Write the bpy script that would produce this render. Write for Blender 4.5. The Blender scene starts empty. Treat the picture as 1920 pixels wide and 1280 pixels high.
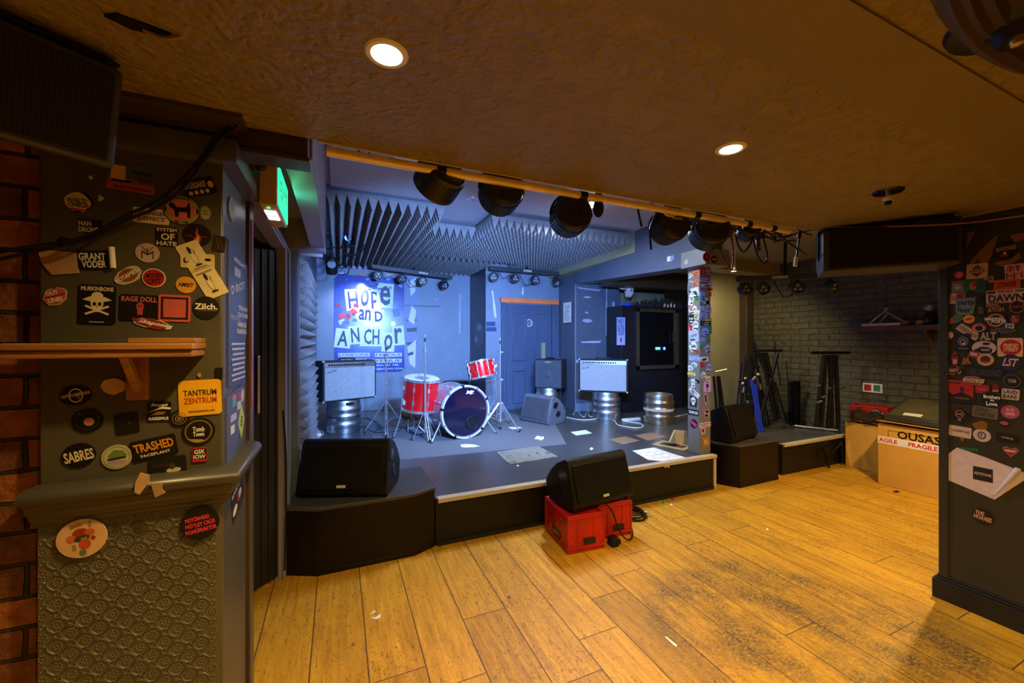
import bpy, bmesh, math, random
from mathutils import Vector, Matrix, Euler
rnd = random.Random(7)
SC = bpy.context.scene; COL = SC.collection
R = math.radians
# ------------------------------------------------------------------ camera, world, lights
H = 1.4; F = 746.67; YAW = 23.55
cam = bpy.data.cameras.new('camera'); cam.lens = 14.0; cam.sensor_width = 36; cam.clip_start = .02
co = bpy.data.objects.new('camera', cam); COL.objects.link(co)
co.location = (0, 0, H); co.rotation_euler = (R(90), 0, R(-YAW)); SC.camera = co
SC.view_settings.view_transform = 'Standard'; SC.view_settings.look = 'None'
SC.view_settings.exposure = 0.0; SC.view_settings.gamma = 1.0; SC.view_settings.use_curve_mapping = False
w = bpy.data.worlds.new('world'); SC.world = w; w.use_nodes = True
w.node_tree.nodes['Background'].inputs[0].default_value = (.5, .45, .4, 1)
w.node_tree.nodes['Background'].inputs[1].default_value = 0.006
WARM = (1.0, .66, .22); BLUE = (.20, .42, 1.0)
def lamp(kind, name, loc, energy, color, size=.05, target=None, angle=100, blend=.5, sy=None):
    l = bpy.data.lights.new(name, kind); l.energy = energy; l.color = color
    if kind == 'AREA':
        l.size = size
        if sy: l.shape = 'RECTANGLE'; l.size_y = sy
    else: l.shadow_soft_size = size
    if kind == 'SPOT': l.spot_size = R(angle); l.spot_blend = blend
    o = bpy.data.objects.new(name, l); COL.objects.link(o); o.location = loc
    if target is not None:
        o.rotation_euler = (Vector(target) - Vector(loc)).to_track_quat('-Z', 'Y').to_euler()
    return o
CZ = 2.05   # room ceiling
DOWNLIGHTS = [(.10, .937), (1.211, .935)]
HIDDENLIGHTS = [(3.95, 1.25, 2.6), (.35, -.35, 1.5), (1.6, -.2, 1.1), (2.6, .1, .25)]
for x, y in DOWNLIGHTS:
    lamp('SPOT', 'downlight_light', (x, y, CZ-.012), 92, WARM, .03, (x, y, 0), 150, .9)
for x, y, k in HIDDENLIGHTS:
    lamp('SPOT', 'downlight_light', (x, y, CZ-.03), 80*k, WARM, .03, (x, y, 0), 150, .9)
# stage wash lights (fixtures are built further down)
lamp('SPOT', 'wash_light', (.75, 1.62, 1.93), 900, BLUE, .06, (.7, 6.4, 1.1), 75, .7)
lamp('SPOT', 'wash_light', (1.0, 1.62, 1.93), 620, BLUE, .06, (2.2, 5.8, 1.1), 75, .7)
lamp('SPOT', 'wash_light', (1.42, 1.62, 1.9), 520, BLUE, .06, (3.2, 5.2, .9), 75, .7)
lamp('AREA', 'tube_light', (2.06, 3.2, 2.60), 115, (.72, .82, 1.0), .08, (2.06, 3.2, 0), sy=.5)
lamp('SPOT', 'backline_light', (.35, 6.35, 2.3), 60, (.5, .6, 1.0), .04, (.25, 6.6, 1.9), 120, .8)
lamp('SPOT', 'alcove_light', (4.18, 3.19, 2.19), 62, (1.0, .80, .42), .03, (4.9, 3.9, 1.0), 122, .7)

# ------------------------------------------------------------------ photo measurements -> places
_s, _c = math.sin(R(YAW)), math.cos(R(YAW))
def gz(px, py, z):                      # point of the horizontal plane z
    Y = F*(z-H)/(640-py); X = (px-960)/F*Y
    return Vector((_c*X+_s*Y, -_s*X+_c*Y, z))
def gv(px, py, v):                      # point of the wall plane y = v
    r = (px-960)/F; Y = v/(-_s*r+_c)
    return Vector((Y*(_c*r+_s), v, H+(640-py)/F*Y))
def gu(px, py, u):                      # point of the wall plane x = u
    r = (px-960)/F; Y = u/(_c*r+_s)
    return Vector((u, Y*(-_s*r+_c), H+(640-py)/F*Y))
def gy(px, py, Y):                      # point at a depth
    X = (px-960)/F*Y
    return Vector((_c*X+_s*Y, -_s*X+_c*Y, H+(640-py)/F*Y))

# ------------------------------------------------------------------ materials
MATS = {}
def nt(name):
    m = bpy.data.materials.new(name); m.use_nodes = True; MATS[name] = m
    return m, m.node_tree.nodes, m.node_tree.links, m.node_tree.nodes['Principled BSDF']
def lin(c): return tuple(x for x in c)+(1,)
def M(name, col=(.5,.5,.5), rough=.5, metal=0, var=.12, scale=8, bump=0, bscale=60, emit=0, ecol=None, coat=0, spec=None):
    if name in MATS: return MATS[name]
    m, N, L, b = nt(name)
    b.inputs['Roughness'].default_value = rough; b.inputs['Metallic'].default_value = metal
    if spec is not None: b.inputs['Specular IOR Level'].default_value = spec
    if coat: b.inputs['Coat Weight'].default_value = coat
    tc = N.new('ShaderNodeTexCoord'); n = N.new('ShaderNodeTexNoise'); n.inputs['Scale'].default_value = scale; n.inputs['Detail'].default_value = 4
    L.new(tc.outputs['Object'], n.inputs['Vector'])
    r = N.new('ShaderNodeValToRGB')
    r.color_ramp.elements[0].position = .3; r.color_ramp.elements[1].position = .7
    r.color_ramp.elements[0].color = lin([c*(1-var) for c in col]); r.color_ramp.elements[1].color = lin([min(1, c*(1+var)) for c in col])
    L.new(n.outputs['Fac'], r.inputs[0]); L.new(r.outputs[0], b.inputs['Base Color'])
    if bump:
        n2 = N.new('ShaderNodeTexNoise'); n2.inputs['Scale'].default_value = bscale; L.new(tc.outputs['Object'], n2.inputs['Vector'])
        bp = N.new('ShaderNodeBump'); bp.inputs['Strength'].default_value = bump; bp.inputs['Distance'].default_value = .01
        L.new(n2.outputs['Fac'], bp.inputs['Height']); L.new(bp.outputs[0], b.inputs['Normal'])
    if emit:
        b.inputs['Emission Color'].default_value = lin(ecol or col); b.inputs['Emission Strength'].default_value = emit
    return m
def C(hexs):                             # plain flat colour from sRGB hex
    n = 'print_'+hexs
    if n in MATS: return MATS[n]
    v = [int(hexs[i:i+2], 16)/255 for i in (0, 2, 4)]
    v = [x/12.92 if x <= .04045 else ((x+.055)/1.055)**2.4 for x in v]
    return M(n, v, .45, 0, .08, 30)
def math_(N, L, op, a, b=None, c=None, clamp=False):
    n = N.new('ShaderNodeMath'); n.operation = op; n.use_clamp = clamp
    for i, x in enumerate((a, b, c)):
        if x is None: continue
        if isinstance(x, (int, float)): n.inputs[i].default_value = x
        else: L.new(x, n.inputs[i])
    return n.outputs[0]
def mix(N, L, f, a, b, blend='MIX'):
    n = N.new('ShaderNodeMix'); n.data_type = 'RGBA'; n.blend_type = blend
    for i, x in ((0, f), (6, a), (7, b)):
        if isinstance(x, (int, float)): n.inputs[i].default_value = x
        elif isinstance(x, tuple): n.inputs[i].default_value = x if len(x) == 4 else x+(1,)
        else: L.new(x, n.inputs[i])
    return n.outputs[2]
def noise(N, L, vec, scale, detail=4, rough=.5, dist=0, out='Fac'):
    n = N.new('ShaderNodeTexNoise'); n.inputs['Scale'].default_value = scale; n.inputs['Detail'].default_value = detail
    n.inputs['Roughness'].default_value = rough; n.inputs['Distortion'].default_value = dist; L.new(vec, n.inputs['Vector']); return n.outputs[out]
def ramp(N, L, fac, stops):
    r = N.new('ShaderNodeValToRGB'); e = r.color_ramp.elements
    while len(e) < len(stops): e.new(.5)
    for el, (p, c) in zip(e, stops): el.position = p; el.color = lin(c) if isinstance(c, tuple) else (c, c, c, 1)
    L.new(fac, r.inputs[0]); return r.outputs[0]
def mapping(N, L, vec, scale=(1,1,1), loc=(0,0,0), rot=(0,0,0)):
    m = N.new('ShaderNodeMapping'); m.inputs['Scale'].default_value = scale; m.inputs['Location'].default_value = loc; m.inputs['Rotation'].default_value = rot
    L.new(vec, m.inputs['Vector']); return m.outputs[0]
def bumpn(N, L, b, h, strength=.5, dist=.01):
    bp = N.new('ShaderNodeBump'); bp.inputs['Strength'].default_value = strength; bp.inputs['Distance'].default_value = dist
    L.new(h, bp.inputs['Height']); L.new(bp.outputs[0], b.inputs['Normal'])

def mat_floor():
    m, N, L, b = nt('worn_oak_floor'); tc = N.new('ShaderNodeTexCoord'); o = tc.outputs['Object']
    s = N.new('ShaderNodeSeparateXYZ'); L.new(o, s.inputs[0])
    k = math_(N, L, 'DIVIDE', math_(N, L, 'ADD', s.outputs[0], .092+4.6), .229)
    idx = math_(N, L, 'FLOOR', k); fr = math_(N, L, 'FRACT', k)
    wn = N.new('ShaderNodeTexWhiteNoise'); wn.noise_dimensions = '1D'; L.new(idx, wn.inputs['W'])
    y = math_(N, L, 'DIVIDE', math_(N, L, 'ADD', s.outputs[1], math_(N, L, 'MULTIPLY', wn.outputs['Value'], 3.1)), 1.35)
    yi = math_(N, L, 'FLOOR', y); yf = math_(N, L, 'FRACT', y)
    w2 = N.new('ShaderNodeTexWhiteNoise'); w2.noise_dimensions = '2D'; cb = N.new('ShaderNodeCombineXYZ')
    L.new(idx, cb.inputs[0]); L.new(yi, cb.inputs[1]); L.new(cb.outputs[0], w2.inputs['Vector'])
    cb2 = N.new('ShaderNodeCombineXYZ'); L.new(s.outputs[0], cb2.inputs[0]); L.new(math_(N, L, 'MULTIPLY', s.outputs[1], .09), cb2.inputs[1]); L.new(math_(N, L, 'MULTIPLY', w2.outputs['Value'], 13.), cb2.inputs[2])
    grain = noise(N, L, cb2.outputs[0], 38, 8, .65, .6)
    base = ramp(N, L, grain, [(.25, (.33, .155, .008)), (.5, (.54, .275, .013)), (.75, (.72, .40, .022))])
    tone = ramp(N, L, w2.outputs['Value'], [(0, .8), (.5, .95), (1, 1.06)])
    col = mix(N, L, 1.0, base, tone, 'MULTIPLY')
    # fine scratches and grime flecks
    sc1 = noise(N, L, mapping(N, L, o, (3.5, 1, 1), rot=(0, 0, .5)), 26, 5, .7, 1.6)
    sc2 = noise(N, L, mapping(N, L, o, (1, 4, 1), rot=(0, 0, .9)), 30, 5, .7, 2.2)
    big = noise(N, L, o, 1.6, 3, .6)
    amt = math_(N, L, 'MULTIPLY_ADD', big, .16, .315)
    f1 = math_(N, L, 'LESS_THAN', sc1, amt); f2 = math_(N, L, 'LESS_THAN', sc2, amt)
    fl = math_(N, L, 'MAXIMUM', f1, f2)
    # the big worn dark patch
    def ell(cx, cy, rx, ry, rot):
        mp = mapping(N, L, o, (1, 1, 1), (0, 0, 0)); d = N.new('ShaderNodeVectorMath'); d.operation = 'SUBTRACT'; d.inputs[1].default_value = (cx, cy, 0); L.new(o, d.inputs[0])
        v = mapping(N, L, d.outputs[0], (1/rx, 1/ry, 0), rot=(0, 0, rot)); ln = N.new('ShaderNodeVectorMath'); ln.operation = 'LENGTH'; L.new(v, ln.inputs[0])
        return math_(N, L, 'SUBTRACT', 1.0, ln.outputs['Value'], clamp=True)
    e = math_(N, L, 'ADD', ell(1.98, 1.42, .72, .55, .2), ell(2.3, 1.05, .6, .5, 0), clamp=True)
    e = math_(N, L, 'MULTIPLY', math_(N, L, 'MULTIPLY', e, 3.2, clamp=True), ramp(N, L, noise(N, L, mapping(N, L, o, (1.6, 1, 1), rot=(0, 0, .3)), 3.2, 5, .7), [(.38, .12), (.6, 1.0)]))
    wear = math_(N, L, 'MULTIPLY', e, ramp(N, L, noise(N, L, mapping(N, L, o, (1, 1.6, 1)), 48, 9, .85), [(.42, 0.0), (.52, 1.0)]))
    wear = math_(N, L, 'MAXIMUM', wear, math_(N, L, 'MULTIPLY', e, .25))
    col = mix(N, L, math_(N, L, 'MULTIPLY', wear, .85), col, (.05, .042, .025))
    col = mix(N, L, math_(N, L, 'MULTIPLY', fl, .75), col, (.07, .035, .012))
    spots = N.new('ShaderNodeTexVoronoi'); spots.inputs['Scale'].default_value = 3.1; L.new(o, spots.inputs['Vector'])
    col = mix(N, L, math_(N, L, 'MULTIPLY', math_(N, L, 'LESS_THAN', spots.outputs['Distance'], .035), .85), col, (.04, .025, .012))
    # joints
    ed = math_(N, L, 'MINIMUM', fr, math_(N, L, 'SUBTRACT', 1, fr)); j = math_(N, L, 'LESS_THAN', ed, .011)
    e2 = math_(N, L, 'MINIMUM', yf, math_(N, L, 'SUBTRACT', 1, yf)); j2 = math_(N, L, 'LESS_THAN', e2, .0016)
    jj = math_(N, L, 'MAXIMUM', j, j2)
    col = mix(N, L, math_(N, L, 'MULTIPLY', jj, .9), col, (.03, .015, .006))
    L.new(col, b.inputs['Base Color'])
    L.new(ramp(N, L, grain, [(0, .45), (1, .62)]), b.inputs['Roughness'])
    bumpn(N, L, b, math_(N, L, 'SUBTRACT', grain, math_(N, L, 'ADD', jj, math_(N, L, 'MULTIPLY', fl, .5))), .35, .004)
    return m
def mat_ceiling(name, col, swirl=True):
    m, N, L, b = nt(name); tc = N.new('ShaderNodeTexCoord'); o = tc.outputs['Object']
    n1 = noise(N, L, o, 9 if swirl else 3, 6, .6, 2.2 if swirl else .3)
    wv = N.new('ShaderNodeTexWave'); wv.wave_type = 'RINGS'; wv.inputs['Scale'].default_value = 6; wv.inputs['Distortion'].default_value = 14; wv.inputs['Detail'].default_value = 3; wv.inputs['Detail Scale'].default_value = 2.2; L.new(o, wv.inputs['Vector'])
    v = noise(N, L, o, 1.2, 4)
    c = mix(N, L, v, tuple(x*.8 for x in col), tuple(min(1, x*1.18) for x in col))
    if swirl: c = mix(N, L, ramp(N, L, n1, [(.35, .35), (.6, 0.)]), c, tuple(x*.45 for x in col))
    L.new(c, b.inputs['Base Color']); b.inputs['Roughness'].default_value = .55
    h = math_(N, L, 'ADD', n1, math_(N, L, 'MULTIPLY', wv.outputs['Fac'], .5)) if swirl else n1
    bumpn(N, L, b, h, .7 if swirl else .1, .010)
    return m
def mat_brick(name, c1, c2, mortar, scale=1.0, bump=1.0, rough=.7, axis='XZ'):
    m, N, L, b = nt(name); tc = N.new('ShaderNodeTexCoord'); s = N.new('ShaderNodeSeparateXYZ'); L.new(tc.outputs['Object'], s.inputs[0])
    cb = N.new('ShaderNodeCombineXYZ'); L.new(s.outputs[0 if axis[0] == 'X' else 1], cb.inputs[0]); L.new(s.outputs[2], cb.inputs[1])
    wob = N.new('ShaderNodeVectorMath'); wob.operation = 'MULTIPLY_ADD'; wob.inputs[1].default_value = (.02, .02, 0)
    L.new(noise(N, L, tc.outputs['Object'], 7, 2, .5, 0, 'Color'), wob.inputs[0]); L.new(cb.outputs[0], wob.inputs[2])
    br = N.new('ShaderNodeTexBrick'); br.inputs['Scale'].default_value = 1; br.inputs['Brick Width'].default_value = .225*scale; br.inputs['Row Height'].default_value = .075*scale
    br.inputs['Mortar Size'].default_value = .006; br.inputs['Mortar Smooth'].default_value = .4; br.inputs['Color1'].default_value = lin(c1); br.inputs['Color2'].default_value = lin(c2); br.inputs['Mortar'].default_value = lin(mortar)
    L.new(wob.outputs[0], br.inputs['Vector'])
    n = noise(N, L, tc.outputs['Object'], 18, 8, .65)
    col = mix(N, L, 1.0, br.outputs['Color'], ramp(N, L, n, [(.25, .35), (.7, 1.3)]), 'MULTIPLY')
    L.new(col, b.inputs['Base Color']); b.inputs['Roughness'].default_value = rough
    h = math_(N, L, 'SUBTRACT', math_(N, L, 'MULTIPLY', n, .55), br.outputs['Fac'])
    bumpn(N, L, b, h, bump, .014)
    return m
def mat_wallpaper():
    m, N, L, b = nt('embossed_wallpaper'); tc = N.new('ShaderNodeTexCoord'); s = N.new('ShaderNodeSeparateXYZ'); L.new(tc.outputs['Object'], s.inputs[0])
    P, Q = .0345*2, .046
    def cell(ox, oz):
        a = math_(N, L, 'SUBTRACT', math_(N, L, 'FRACT', math_(N, L, 'DIVIDE', math_(N, L, 'ADD', s.outputs[0], ox+10), P)), .5)
        c = math_(N, L, 'SUBTRACT', math_(N, L, 'FRACT', math_(N, L, 'DIVIDE', math_(N, L, 'ADD', s.outputs[2], oz+10), Q)), .5)
        return math_(N, L, 'MULTIPLY', a, P), math_(N, L, 'MULTIPLY', c, Q)
    def sq(a, c): return math_(N, L, 'MAXIMUM', math_(N, L, 'ABSOLUTE', a), math_(N, L, 'ABSOLUTE', c))
    outs = []
    for ox, oz in ((0, 0), (P/2, Q/2)):
        a, c = cell(ox, oz)
        aa = math_(N, L, 'ABSOLUTE', a); ac = math_(N, L, 'ABSOLUTE', c)
        # octagon distance
        d = math_(N, L, 'MAXIMUM', math_(N, L, 'MAXIMUM', math_(N, L, 'MULTIPLY', aa, .82), ac), math_(N, L, 'MULTIPLY', math_(N, L, 'ADD', math_(N, L, 'MULTIPLY', aa, .9), ac), .72))
        rim = math_(N, L, 'LESS_THAN', math_(N, L, 'ABSOLUTE', math_(N, L, 'SUBTRACT', d, .0185)), .0017)
        rr = math_(N, L, 'SQRT', math_(N, L, 'ADD', math_(N, L, 'MULTIPLY', a, a), math_(N, L, 'MULTIPLY', c, c)))
        th = math_(N, L, 'ARCTAN2', c, a)
        pet = math_(N, L, 'COSINE', math_(N, L, 'MULTIPLY', th, 8))
        fl = math_(N, L, 'MULTIPLY', math_(N, L, 'LESS_THAN', math_(N, L, 'ABSOLUTE', math_(N, L, 'SUBTRACT', rr, .0075)), .0028), math_(N, L, 'GREATER_THAN', pet, 0))
        dot = math_(N, L, 'LESS_THAN', rr, .0025)
        outs.append(math_(N, L, 'MAXIMUM', rim, math_(N, L, 'MAXIMUM', fl, dot)))
    for ox, oz in ((P/2, 0), (0, Q/2)):
        a, c = cell(ox, oz); d = sq(a, c)
        outs.append(math_(N, L, 'LESS_THAN', math_(N, L, 'ABSOLUTE', math_(N, L, 'SUBTRACT', d, .0052)), .0013)); outs.append(math_(N, L, 'LESS_THAN', d, .0017))
    h = outs[0]
    for x in outs[1:]: h = math_(N, L, 'MAXIMUM', h, x)
    n = noise(N, L, tc.outputs['Object'], 9, 5)
    col = mix(N, L, n, (.09, .08, .05), (.13, .118, .075))
    L.new(col, b.inputs['Base Color']); b.inputs['Roughness'].default_value = .38
    bumpn(N, L, b, h, 1.0, .0035)
    return m
def mat_paint(name, col, chips=.0, rough=.5, chipcol=(.5, .45, .36), scale=4):
    m, N, L, b = nt(name); b.inputs['Specular IOR Level'].default_value = .25 if max(col) < .05 else .5; tc = N.new('ShaderNodeTexCoord'); o = tc.outputs['Object']
    n = noise(N, L, o, scale, 6, .6); c = mix(N, L, n, tuple(x*.78 for x in col), tuple(min(1, x*1.2) for x in col))
    if chips:
        ch = noise(N, L, o, 13, 7, .75, .4); c = mix(N, L, math_(N, L, 'GREATER_THAN', ch, 1-chips), c, chipcol)
    L.new(c, b.inputs['Base Color']); b.inputs['Roughness'].default_value = rough
    bumpn(N, L, b, noise(N, L, o, 45, 4), .12, .004)
    return m
def mat_wood(name, c1, c2, axis=0, rough=.4, scale=14):
    m, N, L, b = nt(name); b.inputs['Specular IOR Level'].default_value = .2 if c1[0] < .05 else .5; tc = N.new('ShaderNodeTexCoord'); sc = [scale]*3; sc[axis] = scale*.08
    n = noise(N, L, mapping(N, L, tc.outputs['Object'], tuple(sc)), 3, 7, .65, 1.2)
    c = ramp(N, L, n, [(.3, c1), (.7, c2)]); L.new(c, b.inputs['Base Color']); b.inputs['Roughness'].default_value = rough
    bumpn(N, L, b, n, .25, .003); return m
def mat_dots(name, dark, light, pitch, rough=.6, metal=0, rad=.3):
    m, N, L, b = nt(name); b.inputs['Specular IOR Level'].default_value = .15; tc = N.new('ShaderNodeTexCoord')
    v = N.new('ShaderNodeTexVoronoi'); v.inputs['Scale'].default_value = 1/pitch; v.inputs['Randomness'].default_value = .0; L.new(tc.outputs['Object'], v.inputs['Vector'])
    f = math_(N, L, 'LESS_THAN', v.outputs['Distance'], rad)
    L.new(mix(N, L, f, light, dark), b.inputs['Base Color']); b.inputs['Roughness'].default_value = rough; b.inputs['Metallic'].default_value = metal
    bumpn(N, L, b, math_(N, L, 'SUBTRACT', 1, f), .4, .002); return m
def mat_weave(name, dark, light, pitch):
    m, N, L, b = nt(name); tc = N.new('ShaderNodeTexCoord'); s = N.new('ShaderNodeSeparateXYZ'); L.new(tc.outputs['Object'], s.inputs[0])
    a = math_(N, L, 'SINE', math_(N, L, 'MULTIPLY', s.outputs[0], 6.283/pitch)); c = math_(N, L, 'SINE', math_(N, L, 'MULTIPLY', s.outputs[2], 6.283/pitch))
    f = math_(N, L, 'MULTIPLY_ADD', math_(N, L, 'MULTIPLY', a, c), .5, .5)
    n = noise(N, L, tc.outputs['Object'], 30, 3); f2 = math_(N, L, 'MULTIPLY', f, math_(N, L, 'MULTIPLY_ADD', n, .7, .6), clamp=True)
    L.new(mix(N, L, f2, dark, light), b.inputs['Base Color']); b.inputs['Roughness'].default_value = .8; bumpn(N, L, b, f, .3, .002); return m
FLOOR = mat_floor()
CEIL = mat_ceiling('embossed_brown_ceiling', (.235, .18, .034)); BAND = mat_ceiling('smooth_brown_beam', (.19, .145, .028), False)
SCEIL = mat_ceiling('stage_ceiling_paint', (.34, .34, .40), False); OCEIL = mat_ceiling('olive_ceiling_paint', (.30, .26, .15), False)
REDBRICK = mat_brick('red_brick', (.55, .17, .035), (.14, .045, .02), (.04, .025, .015), 1.1, 1.8, .7)
DARKBRICK = mat_brick('black_painted_brick', (.095, .082, .045), (.08, .07, .04), (.06, .052, .03), 1.0, 1.6, .42, 'YZ')
WALLPAPER = mat_wallpaper()
OLIVE = mat_paint('olive_gloss_paint', (.078, .07, .046), 0, .38)
OLIVECHIP = mat_paint('chipped_olive_paint', (.055, .05, .036), .3, .36, (.30, .17, .06))
STWALL = mat_paint('blue_light_tinted_wall_paint', (.19, .225, .30), .33, .45, (.75, .72, .68))  # grey wall paint; part of the blue stage light is put into its colour
STWALL2 = mat_paint('blue_light_tinted_dark_paint', (.095, .112, .16), .3, .4, (.6, .55, .5))  # darker grey paint, tinted with the blue stage light as well
TAN = mat_paint('khaki_wall_paint', (.30, .27, .16), 0, .6)
BLUEPAINT = mat_paint('blue_frame_paint', (.13, .19, .27), 0, .35); LILAC = mat_paint('lilac_frame_paint', (.22, .21, .30), 0, .4)
BLACKPAINT = mat_paint('black_joinery_paint', (.018, .016, .015), 0, .32)
BROWNTRIM = mat_paint('dark_brown_trim', (.05, .032, .016), 0, .4)
PILLAR = mat_paint('dark_pillar_paint', (.035, .032, .024), 0, .35)
STAGE = mat_paint('dark_stage_vinyl', (.06, .058, .058), .2, .33, (.25, .25, .26))
STFRONT = mat_paint('black_stage_front', (.011, .009, .007), .235, .4, (.12, .09, .05))
EDGE = mat_paint('worn_white_nosing', (.50, .44, .34), .36, .4, (.16, .12, .09))
CARPET = mat_dots('grey_carpet', (.10, .10, .11), (.16, .16, .17), .006)
WOOD = mat_wood('varnished_pine', (.22, .09, .025), (.46, .22, .06), 0, .3)
DKWOOD = mat_wood('dark_stained_wood', (.07, .03, .012), (.13, .06, .025), 1, .4)
PLINTH = mat_wood('black_stained_ply', (.007, .004, .003), (.014, .008, .005), 2, .35)
PLTOP = mat_paint('plinth_top_felt', (.05, .05, .06), 0, .6)
FOAM = M('charcoal_foam', (.15, .14, .145), .9, 0, .15, 20, .3, 200)
BLK = M('black_plastic', (.006, .006, .007), .4, 0, .1, spec=.3); BLKG = M('black_gloss', (.008, .008, .01), .12)
BLK2 = M('soft_black_plastic', (.0075, .007, .0075), .45, 0, .15, 30, .1, 300, spec=.22); RUB = M('black_rubber', (.015, .015, .015), .7)
GRILLE = mat_dots('black_perforated_grille', (.001, .001, .001), (.008, .007, .007), .006)
HEXG = mat_dots('brown_perforated_grille', (.001, .001, .001), (.018, .013, .008), .0075)
CHROME = M('chrome', (.84, .84, .88), .17, .86, .05); STEEL = M('brushed_steel', (.62, .62, .64), .3, 1, .1, 12, .05, 90)
KEGM = M('keg_steel', (.52, .52, .55), .36, 1, .12, 10); WARMLITKEG = M('warm_light_tinted_keg_steel', (.50, .42, .30), .34, 1, .2, 10)  # second keg is the same steel with warm light put into its colour
BRASS = M('brass', (.6, .42, .15), .3, 1); SILVER = M('silver_cloth', (.42, .42, .44), .7)
REDSH = M('red_lacquer', (.62, .006, .008), .16, 0, .1, 3, coat=.6); DRUMHEAD = M('white_drumhead', (.72, .74, .78), .4)
BLKHEAD = M('black_drumhead', (.004, .005, .02), .09, coat=.5); MAROON = M('mauve_drum_shell', (.34, .17, .24), .22, 0, .2, 4, coat=.4)
TOLEX = M('black_tolex', (.015, .015, .018), .7, 0, .1, 20, .4, 500)
AMPG = mat_weave('silver_amp_grille', (.12, .12, .13), (.50, .50, .52), .011); AMPG2 = mat_weave('silver_amp_cloth', (.18, .19, .22), (.46, .47, .52), .02)
CRATE = M('red_crate_plastic', (.42, .008, .006), .38, 0, .3, 6); CARD = mat_paint('brown_cardboard', (.62, .34, .05), 0, .65)
PIPE = M('brass_coloured_pipe', (.92, .74, .36), .3, .2, .1, 20); WHITE = M('white_plastic', (.75, .75, .73), .35)
PAPER = M('white_paper', (.78, .77, .74), .7); CREAM = M('cream_paper', (.62, .54, .40), .6)
LENS = M('glass_lens', (.5, .55, .65), .08, .6); LEDM = M('led_lens', (.35, .4, .5), .1, .3)
LAMPM = M('lamp_glow', (1, .85, .5), .5, emit=9, ecol=(1, .8, .42)); TUBEM = M('white_tube_glow', (1, 1, 1), .5, emit=14, ecol=(.75, .85, 1))
GREEN = M('green_sign_glow', (.02, .5, .2), .4, emit=1.6, ecol=(.02, .9, .35)); SIGNW = M('white_sign_glow', (1, 1, 1), .4, emit=2.2, ecol=(.95, .97, 1))
BLUELED = M('blue_led_glow', (.02, .1, 1), .4, emit=12, ecol=(.03, .12, 1)); CYAN = M('cyan_display_glow', (.1, .6, .6), .4, emit=2, ecol=(.1, .7, .6))
CREAMPL = M('cream_enamel', (.55, .36, .14), .4)
GLASS = M('dark_glass', (.004, .004, .006), .06, coat=.6)

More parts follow.
